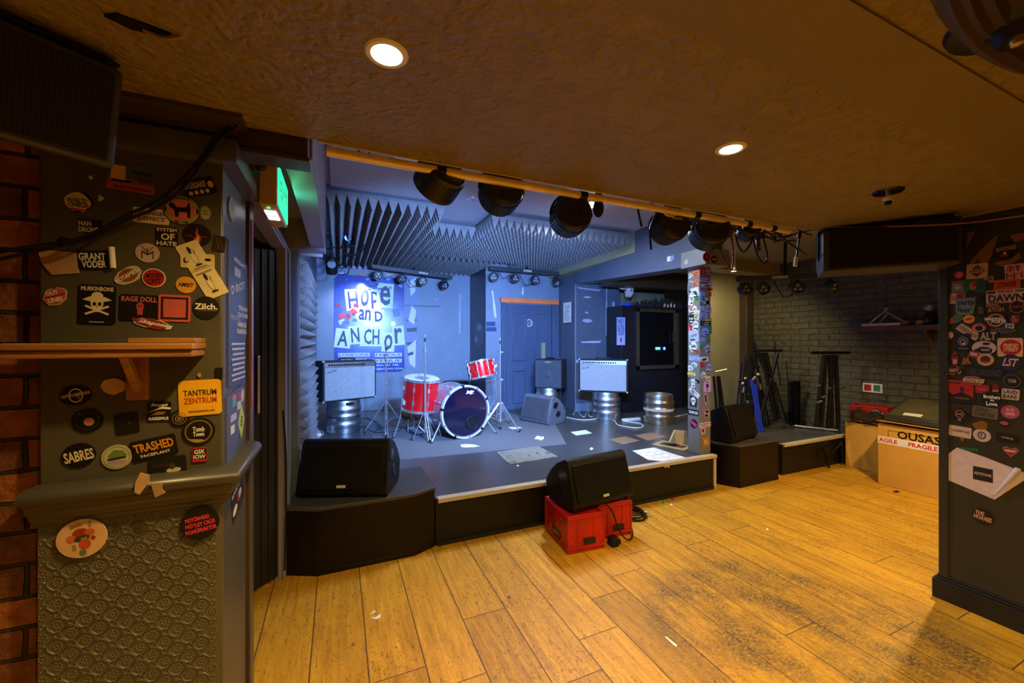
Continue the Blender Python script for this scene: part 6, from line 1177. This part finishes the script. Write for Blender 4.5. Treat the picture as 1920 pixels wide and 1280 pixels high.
Rr(1903, 598, 22, 20, 0, 'b', '603028', [('o', 0, -.1, .3, .2, 'a04038'), ('o', -.1, .2, .15, .1, 'b08868')], 'small brown and red face sticker at the right side')
Rr(1893, 611, 17, 10, -3, 'r', 'a098b8', [('o', -.15, 0, .1, .2, K), ('o', .2, 0, .1, .2, K)], 'tiny pale lilac sticker with two marks')
Rr(1816, 622, 50, 13, -42, 'r', 'c09878', [('t', 'VOODOO RADIO', 0, 0, .9, .56, K)], 'diagonal peach sticker reading VOODOO RADIO')
Rr(1836, 614, 28, 18, 0, 'o', 'a01c20', [('o', 0, -.06, .38, .36, 'c09078'), ('o', 0, -.06, .28, .28, '18100e')], 'red ringed round sticker above ALT')
Rr(1853, 630, 37, 24, 0, 'r', '0d0b0a', [('t', 'ALT', 0, 0, .82, .62, 'b88c60')], 'black sticker with big tan letters ALT')
Rr(1882, 619, 52, 12, -5, 'b', '5a5450', [('t', 'THUNDERS', 0, 0, .86, .6, '201c1a', 0, .3)], 'silver-grey slanted lettering sticker reading THUNDERS')
Rr(1781, 628, 15, 14, 0, 'o', 'a07858', [('o', .1, 0, .3, .3, 'c09870')], 'small tan round sticker at the pier edge')
Rr(1806, 641, 30, 32, 0, 'r', '0f0c0c', [('g', 0, .05, .34, .28, .7, '605050'), ('g', 0, .0, .2, .2, .5, '806868'), ('o', .05, -.1, .06, .06, CR), ('r', 0, -.38, .6, .05, '806868')], 'black square sticker with a grey mandala')
Rr(1845, 652, 46, 26, 0, 'o', 'b89c98', [('p', [(-.45, -.2), (-.1, .1), (.2, .05), (.36, -.1), (.3, -.38), (-.1, -.42)], '14100f'), ('o', .1, .3, .16, .1, '14100f'), ('t', 'BANDIT', .08, -.14, .34, .16, 'b89c98')], 'pale oval sticker with a black moustache')
Rr(1894, 651, 48, 35, 0, 'r', 'c89870', [('o', .03, 0, .42, .42, 'a01818'), ('t', 'FRIEND', .02, .1, .6, .2, 'd8a880', 0, .3), ('t', 'STREET', .04, -.12, .6, .2, 'd8a880', 0, .3)], 'peach sticker with a red oval reading FRIEND STREET')
Rr(1826, 664, 18, 12, -14, 'r', '901c1c', [('t', 'YOYO', 0, 0, .8, .5, WH)], 'small red sticker reading YOYO')
Rr(1895, 680, 42, 32, -4, 'o', '161c48', [('t', 'LST', 0, .03, .72, .48, 'c89870', 0, .3)], 'dark blue oval sticker reading LST')
Rr(1848, 674, 32, 23, 0, 'o', 'b88c60', [('o', 0, .02, .3, .3, '501818'), ('r', 0, -.16, .6, .08, 'a03020')], 'tan oval sticker with a dark red cap')
Rr(1791, 672, 15, 28, 0, 'b', '7a2420', [('r', 0, -.2, .5, .3, 'a08868'), ('r', 0, .2, .7, .15, '301414')], 'small dark red upright sticker'); Rr(1813, 675, 18, 17, 0, [(-.5, -.5), (-.3, .4), (-.1, .1), (.2, .5), (.2, 0), (.5, -.4)], '8a5828', [('p', [(-.2, -.4), (.2, -.4), (0, -.1)], '701c14')], 'small tan wolf-like sticker')
Rr(1789, 694, 30, 20, 4, 'b', '3c1410', [('t', 'NASTY', 0, 0, .6, .3, 'c09070')], 'brown blob sticker with a tan rim', edge='b88c60')
Rr(1845, 698, 76, 20, -2, 'r', '0d0b0d', [('t', 'HELLBOUND', 0, 0, .84, .6, '3c3438', 0, .2)], 'wide black sticker with dim HELLBOUND letters')
Rr(1826, 713, 46, 17, -2, 'b', '7a3c20', [('t', 'BOOZYBOIS', 0, 0, .84, .4, 'c8b8a8')], 'brown and white lettered sticker under the wide black one', edge='a89888')
Rr(1898, 714, 38, 28, 0, 'o', '0d0b0c', [('g', 0, 0, .44, .44, .92, '605850'), ('t', 'TOMB', 0, 0, .4, .24, 'a09890')], 'black round sticker with grey ring at the right side')
Rr(1799, 734, 52, 42, -1, 'r', 'a02018', [('p', [(-.5, -.5), (.5, -.5), (.5, -.2), (.1, 0), (-.2, -.15), (-.5, .05)], '14100e'), ('r', -.2, .38, .5, .06, '401010'), ('o', .1, .12, .08, .12, '401010'), ('r', .1, -.28, .5, .05, '805038')], 'red and black square scene sticker')
Rr(1842, 729, 26, 16, 0, 'r', '901830', [('t', 'NOISE', 0, 0, .7, .3, 'c04858')], 'small crimson sticker reading NOISE on the right pier')
Rr(1867, 727, 14, 18, 0, 'b', '701818', [('r', 0, -.3, .8, .2, 'a07838')], 'tiny red figure sticker')
Rr(1860, 750, 50, 34, 0, 'o', '0b090a', [('g', 0, 0, .48, .48, .95, '403838'), ('t', 'Brothers', 0, .18, .62, .2, WH), ('t', 'in', .02, 0, .14, .12, WH), ('t', 'Love', 0, -.2, .42, .22, WH)], 'black oval sticker reading Brothers in Love')
Rr(1895, 739, 33, 20, -3, 'r', 'b8a098', [('t', 'LAVD', 0, .22, .8, .34, K), ('t', 'BARE', 0, -.22, .8, .34, K)], 'white sticker reading LAVD BARE')
Rr(1801, 779, 42, 30, 0, 'd', '0d0b0b', [('g', -.03, .1, .2, .24, .85, 'a07850'), ('r', -.03, .1, .3, .04, 'a07850', 30), ('r', -.03, .1, .3, .04, 'a07850', -30), ('t', 'GS', -.03, -.26, .14, .16, 'b08868')], 'black diamond sticker with a tan wheel')
Rr(1847, 773, 48, 21, -4, 'r', '5c5648', [('t', 'DEAD', -.12, .22, .5, .32, '2a241c'), ('t', 'STARTER', 0, -.2, .8, .32, '2a241c')], 'grey sticker reading DEAD STARTER')
Rr(1894, 772, 36, 25, 0, 'o', 'a04868', [('o', -.12, .15, .1, .12, 'c88098'), ('o', .12, .15, .1, .12, 'c88098'), ('r', 0, -.15, .5, .2, 'c88098')], 'round pink sticker with a pale face')
Rr(1883, 793, 22, 14, 0, 'o', '140e10', [('o', 0, 0, .38, .24, 'a85070'), ('r', 0, 0, .7, .05, '401420')], 'small dark sticker with pink lips')
Rr(1800, 809, 42, 20, -3, 'r', 'c0a898', [('t', 'THUNDERTONES', 0, .05, .88, .2, K)], 'white strip sticker reading THUNDERTONES')
Rr(1804, 824, 10, 9, 0, [(-.5, .5), (.5, .5), (.1, -.5)], OC, [], 'small ochre point below the white strip', name='peeled_patch', cat='peeled patch')
Rr(1841, 816, 34, 24, 0, 'o', 'b8a8a0', [('g', 0, 0, .24, .3, .7, '302828'), ('t', 'R', 0, 0, .14, .3, '302828')], 'white round sticker with a letter R in a ring')
Rr(1889, 821, 43, 17, -5, 'r', '0b0a0a', [('t', 'POWERLIFE', 0, 0, .5, .2, 'a09088')], 'black strip sticker with small pale lettering')
Rr(1895, 847, 30, 18, 0, [(0, -.5), (.4, 0), (.5, .3), (.25, .5), (0, .3), (-.25, .5), (-.5, .3), (-.4, 0)], '8a1820', [('t', 'HEART', 0, .1, .7, .2, WH)], 'red heart sticker with a white rim', edge='b8a8a0')
Rr(1813, 842, 42, 6, 10, 'r', '1c5a38', [], 'short green tape strip above the curled white sheet', cat='tape', name='tape_strip')
Rr(1843, 968, 42, 30, -6, 'o', '0f0c0b', [('t', 'THE', -.16, .17, .4, .24, 'c09878'), ('t', 'HOAXES', 0, -.1, .8, .28, 'c09878')], 'black oval sticker reading THE HOAXES, lowest on the right pier')
SH = [(-.5, .28), (-.35, .5), (0, .40), (.5, .22), (.5, .05), (.15, -.5), (-.48, -.3)]
Rr(1843, 889, 144, 84, 0, SH, 'c8b4b8', [('r', 0, 0, .26, .3, '181414'), ('t', 'KEYSTONE', 0, .0, .22, .06, 'c0a8a0')], 'large curled white sheet reading KEYSTONE on the right pier', cat='poster', name='curled_sheet')
b = MB(); a = fpt('right', 1911, 878); c = fpt('right', 1866, 927); nn = Vector((-.012, 0, 0)); b.cyl(a+nn, c+nn, .011, M('lilac_paper', (.6, .56, .72), .6), .004, 16); tag(b.build('curled_corner'), 'lilac curled corner rolling off the large white sheet', 'poster', None)

# ---- the post
COLS = [('white', 'c8c4b8'), ('grey', '807c74'), ('black', '181614'), ('orange', 'd06030'), ('pale blue', '9098d0'), ('red', 'b02828'), ('cream', 'c8b888'), ('green', '309048'), ('yellow', 'd8b020'), ('silver', 'a0a0a8')]
ORD = 'first second third fourth fifth sixth seventh eighth ninth tenth eleventh twelfth thirteenth fourteenth fifteenth sixteenth seventeenth eighteenth nineteenth twentieth twenty-first twenty-second twenty-third twenty-fourth'.split()
WORDS = ['LOUD', 'RIOT', 'NOISE', 'PUNK', 'SKA', 'LIVE', 'DIY', 'OI', 'MONO', 'FUZZ']
def post(face, side, lst):
    for i, (px, py, w_, h_, ro, sh, ci) in enumerate(lst):
        r2 = random.Random(i*7+len(side)); n, hx = COLS[ci]; dark = K if ci not in (2,) else WH
        o2 = COLS[(ci+r2.randint(1, 5)) % 10][1]
        its = [('t', WORDS[(i*3+ci) % 10], 0, r2.uniform(-.1, .2), .7, .24, dark, r2.uniform(-10, 10))] + [('p', [(r2.uniform(-.45, .45), r2.uniform(-.45, .45)) for _ in range(4)], o2), ('r', r2.uniform(-.2, .2), -.3, .5, .12, dark)]
        sticker(face, px, py, w_, h_, ro, sh, hx, its, '%s sticker on the %s face of the stage post, %s from the top' % (n, side, ORD[i]), group='stickers on the stage post')
post('postl', 'left', [(1305, 512, 13, 13, 4, 'r', 3), (1295, 518, 9, 12, 20, 'b', 0), (1298, 530, 15, 9, -20, 'b', 9), (1305, 530, 11, 11, 6, 'r', 3), (1293, 541, 7, 20, 0, 'r', 1), (1303, 550, 15, 22, 6, 'r', 0), (1307, 560, 10, 10, 10, 'r', 7), (1296, 562, 9, 20, -8, 'r', 0), (1299, 580, 17, 18, 12, 'b', 0), (1307, 590, 9, 18, -10, 'r', 6), (1296, 598, 10, 16, 5, 'r', 2), (1303, 610, 15, 18, -5, 'b', 0), (1294, 614, 7, 12, 0, 'r', 5), (1301, 630, 18, 22, 3, 'r', 9), (1300, 650, 17, 20, -12, 'b', 0), (1305, 659, 10, 7, 0, 'r', 5), (1302, 672, 19, 8, -4, 'r', 4), (1302, 684, 13, 12, -10, 'b', 0), (1295, 690, 9, 10, 0, 'r', 0), (1297, 701, 15, 6, -4, 'r', 8), (1301, 713, 20, 6, -8, 'r', 2), (1300, 718, 7, 16, 0, 'r', 0), (1302, 736, 21, 9, -32, 'r', 0)])
post('postf', 'right', [(1318, 510, 11, 12, 0, 'r', 5), (1330, 511, 11, 16, 10, [(-.5, .5), (.5, .1), (.3, -.5), (-.4, -.4)], 4), (1323, 527, 22, 14, -5, 'b', 4), (1325, 535, 20, 6, 3, 'r', 0), (1331, 542, 9, 5, 0, 'r', 5), (1329, 551, 9, 10, 4, 'r', 3), (1317, 556, 9, 20, 0, 'r', 4), (1325, 566, 13, 18, -6, 'b', 0), (1317, 580, 8, 14, 8, 'r', 4), (1328, 582, 10, 14, -4, 'r', 9), (1320, 592, 14, 8, 0, 'r', 4), (1328, 600, 12, 6, 6, 'r', 8), (1323, 606, 20, 8, 0, 'r', 2), (1322, 622, 13, 16, 0, 'o', 4), (1331, 618, 6, 16, 0, 'r', 7), (1318, 637, 9, 9, 0, 'o', 4), (1328, 637, 8, 8, 0, 'o', 7), (1316, 650, 9, 9, 0, 'o', 7), (1327, 654, 13, 18, 8, 'b', 9), (1320, 673, 16, 9, 0, 'r', 0), (1317, 683, 8, 10, 0, 'r', 5), (1329, 690, 10, 20, -12, 'b', 4), (1319, 704, 12, 18, 5, 'b', 0), (1328, 712, 8, 14, 0, 'r', 6)])
for face, px, py, w_, h_, ro, sh, col, its, lab in (
    ('postl', 1300, 752, 13, 20, 0, 'r', '1c1a18', SKULL(0, 0, 1.6), 'black sticker with a white skull face low on the left of the post'),
    ('postl', 1300, 773, 20, 11, 0, 'r', '1a1818', [('t', 'TRAMPOLINE', 0, 0, .84, .5, WH)], 'black strip sticker with white gothic letters low on the post'),
    ('postl', 1301, 794, 14, 17, 0, 'o', '181414', [('r', 0, 0, .84, .34, 'd02878', -28)], 'black round sticker with a magenta band low on the post'),
    ('postf', 1326, 725, 14, 20, -2, 'r', 'b890c0', [('o', 0, .1, .2, .2, '30202c'), ('r', 0, -.2, .1, .5, '30202c')], 'lilac sticker with a dark figure on the right face of the post'),
    ('postf', 1323, 747, 8, 24, 6, 'b', 'b0a0a0', [('r', 0, 0, .5, .6, '302828')], 'narrow white torn sticker below the lilac one on the post'),
    ('postf', 1318, 767, 8, 9, 0, 'b', 'a050a0', [], 'small purple star-like sticker on the post'),
    ('postf', 1325, 775, 11, 18, -10, 'b', 'a89480', [('o', 0, .2, .3, .15, K), ('o', 0, -.2, .3, .15, K)], 'tan cartoonish face sticker on the right face of the post'),
    ('postf', 1322, 796, 21, 9, 2, 'r', 'c0a898', [('t', 'DOWNTURN', 0, .16, .8, .26, K), ('t', 'MUSIC', 0, -.2, .5, .2, K)], 'pale strip sticker reading DOWNTURN low on the post'),
    ('postf', 1318, 807, 9, 15, 0, 'o', 'b8a098', [('o', 0, 0, .25, .25, '403030')], 'pale oval sticker under the strip on the post'),
    ('postf', 1323, 828, 13, 18, 4, 'r', '9a7038', [('r', -.15, 0, .14, .5, 'c8a060'), ('r', .15, 0, .14, .5, 'c8a060'), ('r', 0, 0, .3, .12, 'c8a060')], 'brown and cream square sticker at the foot of the post'),
    ('capf', 1325, 482, 15, 18, 0, 'o', 'c03030', [('o', 0, 0, .36, .38, '301414'), ('o', 0, .05, .18, .2, 'b04038')], 'red round sticker with a dark face on the beam end above the post'),
    ('capf', 1339, 486, 11, 14, 0, 'o', '141824', [('t', 'GUM', 0, 0, .66, .26, WH)], 'black round sticker right of the red one above the post'),
    ('capf', 1333, 471, 10, 8, 0, 'b', '3050c0', [], 'small blue sticker above the black round one'),
    ('capl', 1287, 491, 8, 9, 0, 'o', 'c8b8a8', [('o', 0, 0, .35, .35, 'a03028'), ('o', 0, 0, .25, .25, 'c8b8a8')], 'white and red ring sticker on the beam left of the post'),
): sticker(face, px, py, w_, h_, ro, sh, col, its, lab, group='stickers on the stage post')
b = MB(); 
for k, (x, y, s_, c_) in enumerate(((1253, 485, .05, WH), (1259, 484, .05, '8088c0'))): 
    p = gu(x, y, 3.13); b.prism([(-s_/2, -s_/2), (s_/2, -s_/2), (s_/2, s_/2), (-s_/2, s_/2)], 0, .002, C(c_), TR(3.098+(p.y-2.66)*.0942, p.y, p.z) @ RY(-90) @ RZ(30*k))
tag(b.build('torn_sticker'), 'pair of torn pale stickers on the beam left of the post', 'sticker')

# ---- posters on the back wall
NAVY = M('navy_poster_gloss', (.03, .05, .36), .24, 0, .45, 6, coat=.25); PB, DB = 'd4e4b0', '14205c'
o, W_, H_, B = frame('back', 694.5, 608, 131, 180); m = MB(); m.prism(outline('r', W_, H_), 0, .004, NAVY)
def bx(px, py, w_, h_, ro, txt, fill=PB, ink=DB, tw=.66, th=.8, k=[0]):
    k[0] += 1; c, a, b_, _ = frame('back', px, py, w_, h_); Q = TR(c.x-o.x, c.z-o.z, .0045+.0002*k[0]) @ RZ(ro)
    if fill: m.add([(-a/2, -b_/2, 0), (a/2, -b_/2, 0), (a/2, b_/2, 0), (-a/2, b_/2, 0)], [(0, 1, 2, 3)], C(fill), Q)
    if txt: m.text(txt, C(ink), Q @ TR(0, 0, .0001), w=a*tw, h=b_*th, bold=.02)
for a in ((662, 562, 28, 40, 6, 'H'), (684, 558, 24, 42, -4, 'o'), (703, 562, 22, 40, 3, 'p'), (722, 554, 31, 46, -3, 'e'), (684, 590, 34, 26, -4, 'an'), (710, 593, 22, 24, 3, 'D'), (643, 634, 30, 36, -6, 'A'), (666, 628, 24, 34, 5, 'N'), (697, 631, 44, 36, -1, 'CH'), (728, 641, 24, 36, -4, 'o'), (747, 629, 22, 36, 4, 'r')): bx(*a)
for px, py, w_, h_, s, n in ((694, 665, 120, 7, 'LONDONS FAMOUS', 1), (694, 676, 120, 7, 'MUSIC VENUE', 1)):
    q_ = s.split(' '); x = px-w_/2
    for wd in q_:
        ww = w_*len(wd)/(len(s)+0); bx(x+ww/2, py, ww-1, h_, 0, wd, WH, DB, .94, .7); x += ww+w_/len(s)
bx(696, 685, 112, 5, 0, '207 Upper St London N1 1RL', None, WH, .96, .85); bx(700, 692, 118, 5, 0, 'HOPEANDANCHOR@ROMAIL.COM', None, WH, .96, .8)
r2 = random.Random(21)
for i in range(16):
    px, py = r2.uniform(634, 668), r2.uniform(570, 604); bx(px, py, r2.uniform(5, 13), r2.uniform(4, 9), r2.uniform(-50, 50), None, r2.choice(['c02030', 'd83830', '802048', '6068a8', 'c8c8d8']))
for i in range(14): px, py = r2.uniform(634, 755), r2.uniform(522, 545); bx(px, py, r2.uniform(3, 9), r2.uniform(3, 7), r2.uniform(-50, 50), None, r2.choice(['2c48b0', '4060c8', '8890d0', '182470']))
bx(743, 586, 12, 14, 10, None, '4468a8'); bx(742, 588, 5, 12, -20, None, '5880b8')
po = m.build('venue_poster', smooth=False); po.matrix_world = Matrix.Translation(o) @ B; tag(po, 'big glossy blue ransom-note style poster reading Hope anD ANCHor', 'poster')
BK = lambda *a, **k: sticker('back', *a, group='scraps pasted round the big poster', cat='paper scrap', name='pasted_scrap', **k)
BK(772, 600, 21, 180, 0, [(-.5, .5), (.4, .5), (.5, .2), (.4, 0), (.5, -.2), (.4, -.5), (-.5, -.48)], '7880a8', [('p', [(-.2, .4), (.4, .45), (.3, .3), (-.1, .25)], 'd0d0d8'), ('t', 'VITAL', .1, .15, .16, .6, '202848', 90), ('r', 0, 0, .9, .02, '182050', 3), ('p', [(0, .15), (.4, .1), (.2, -.05), (-.3, 0)], 'd8d4dc'), ('r', 0, -.1, .9, .04, '182050', 6), ('r', 0, -.24, .9, .03, '182050', 8), ('p', [(-.4, -.28), (.4, -.2), (.3, -.5), (-.2, -.45)], 'd0ccd8'), ('r', -.1, -.35, .5, .03, '202848', 20)], 'tall torn poster strip just right of the big blue poster')
for i, (px, py, w_, h_, ro, c_, its, lab) in enumerate(((664, 500, 34, 9, -3, 'b070b8', [('r', 0, 0, .8, .3, 'd8c0e0')], 'pink-lilac torn strip above the big poster'), (701, 507, 26, 13, -2, '585880', [('r', 0, 0, .9, .2, '8888a8')], 'dark grey block scrap above the big poster'), (679, 515, 22, 9, 0, 'a06058', [('o', 0, .1, .3, .3, 'b87868')], 'brownish oval scrap on the top edge of the big poster'), (733, 517, 40, 8, -6, 'b8a0a0', [], 'pale pinkish strip at the top right of the big poster'), (722, 506, 16, 12, 10, 'c8c0d8', [('r', 0, 0, .2, .8, 'b03050', 20)], 'white and red scrap above the big poster'), (640, 512, 18, 14, 20, '4060a0', [('r', 0, 0, .6, .3, 'a0b0d8')], 'blue torn scrap at the top left of the big poster'))):
    BK(px, py, w_, h_, ro, 'b', c_, its, lab)
DW = lambda f, px, py, w_, h_, ro, sh, c_, lab: sticker(f, px, py, w_, h_, ro, sh, c_, [], lab, group='white tape and torn patches on the stage walls', cat='tape', name='tape_strip')
ZZ = [(-.3, .5), (.4, .48), (.3, .2), (.5, -.1), (.3, -.5), (-.4, -.48), (-.5, -.1), (-.2, .2)]
DW('doorw', 926, 570, 5, 52, 8, ZZ, 'c8c8d8', 'ragged white tape strip left of the blue door')
DW('doorw', 1040, 588, 7, 30, 0, ZZ, 'a8a8c8', 'pale bare patch right of the blue door')
DW('doorw', 980, 546, 4, 14, 0, ZZ, 'c8c8d8', 'small white tape piece above the orange lintel')
DW('back', 862, 588, 3, 76, 0, ZZ, 'a8a8c0', 'thin dotted white tape line near the dark wall return')
DW('column', 1137, 580, 3, 100, 0, ZZ, 'a8a4b8', 'long vertical white tape strip on the blue column')
DW('column', 1104, 542, 46, 4, -3, [(-.5, .3), (.5, .5), (.4, -.5), (-.4, -.3)], 'a09cb0', 'level white tape strip at the top of the blue column')
DW('column', 1108, 641, 40, 4, 1, [(-.5, .3), (.5, .5), (.4, -.5), (-.4, -.3)], 'c0bcd0', 'level white tape strip at the foot of the taped outline')
for i, (px, py, w_, h_, lab) in enumerate(((1101, 557, 16, 4, 'thin pale bare patch in the taped outline'), (1100, 586, 7, 4, 'small pale bare patch in the taped outline'), (1101, 601, 20, 8, 'largest pale bare patch in the taped outline'), (1150, 570, 6, 12, 'pale patch by the dark hole on the blue column'), (1082, 677, 5, 6, 'white spot left of the middle amplifier'))): DW('column', px, py, w_, h_, 0, 'b', 'a8a8c0', lab)
for f, px, py, w_, h_, lab in (('doorw', 920, 607, 17, 8, 'dark blue rectangular patch left of the door, upper'), ('doorw', 921, 617, 19, 8, 'dark blue rectangular patch left of the door, lower')): sticker(f, px, py, w_, h_, 0, 'r', '30406c', [], lab, group='dark plates left of the door', cat='wall plate', name='wall_plate')
sticker('ret', 897, 625, 20, 56, 0, 'b', '585468', [('o', .1, .2, .2, .1, '9088a0'), ('o', -.2, -.2, .15, .1, '9088a0')], 'flaking greyish bare patch on the dark wall return', cat='peeled patch', name='peeled_patch')
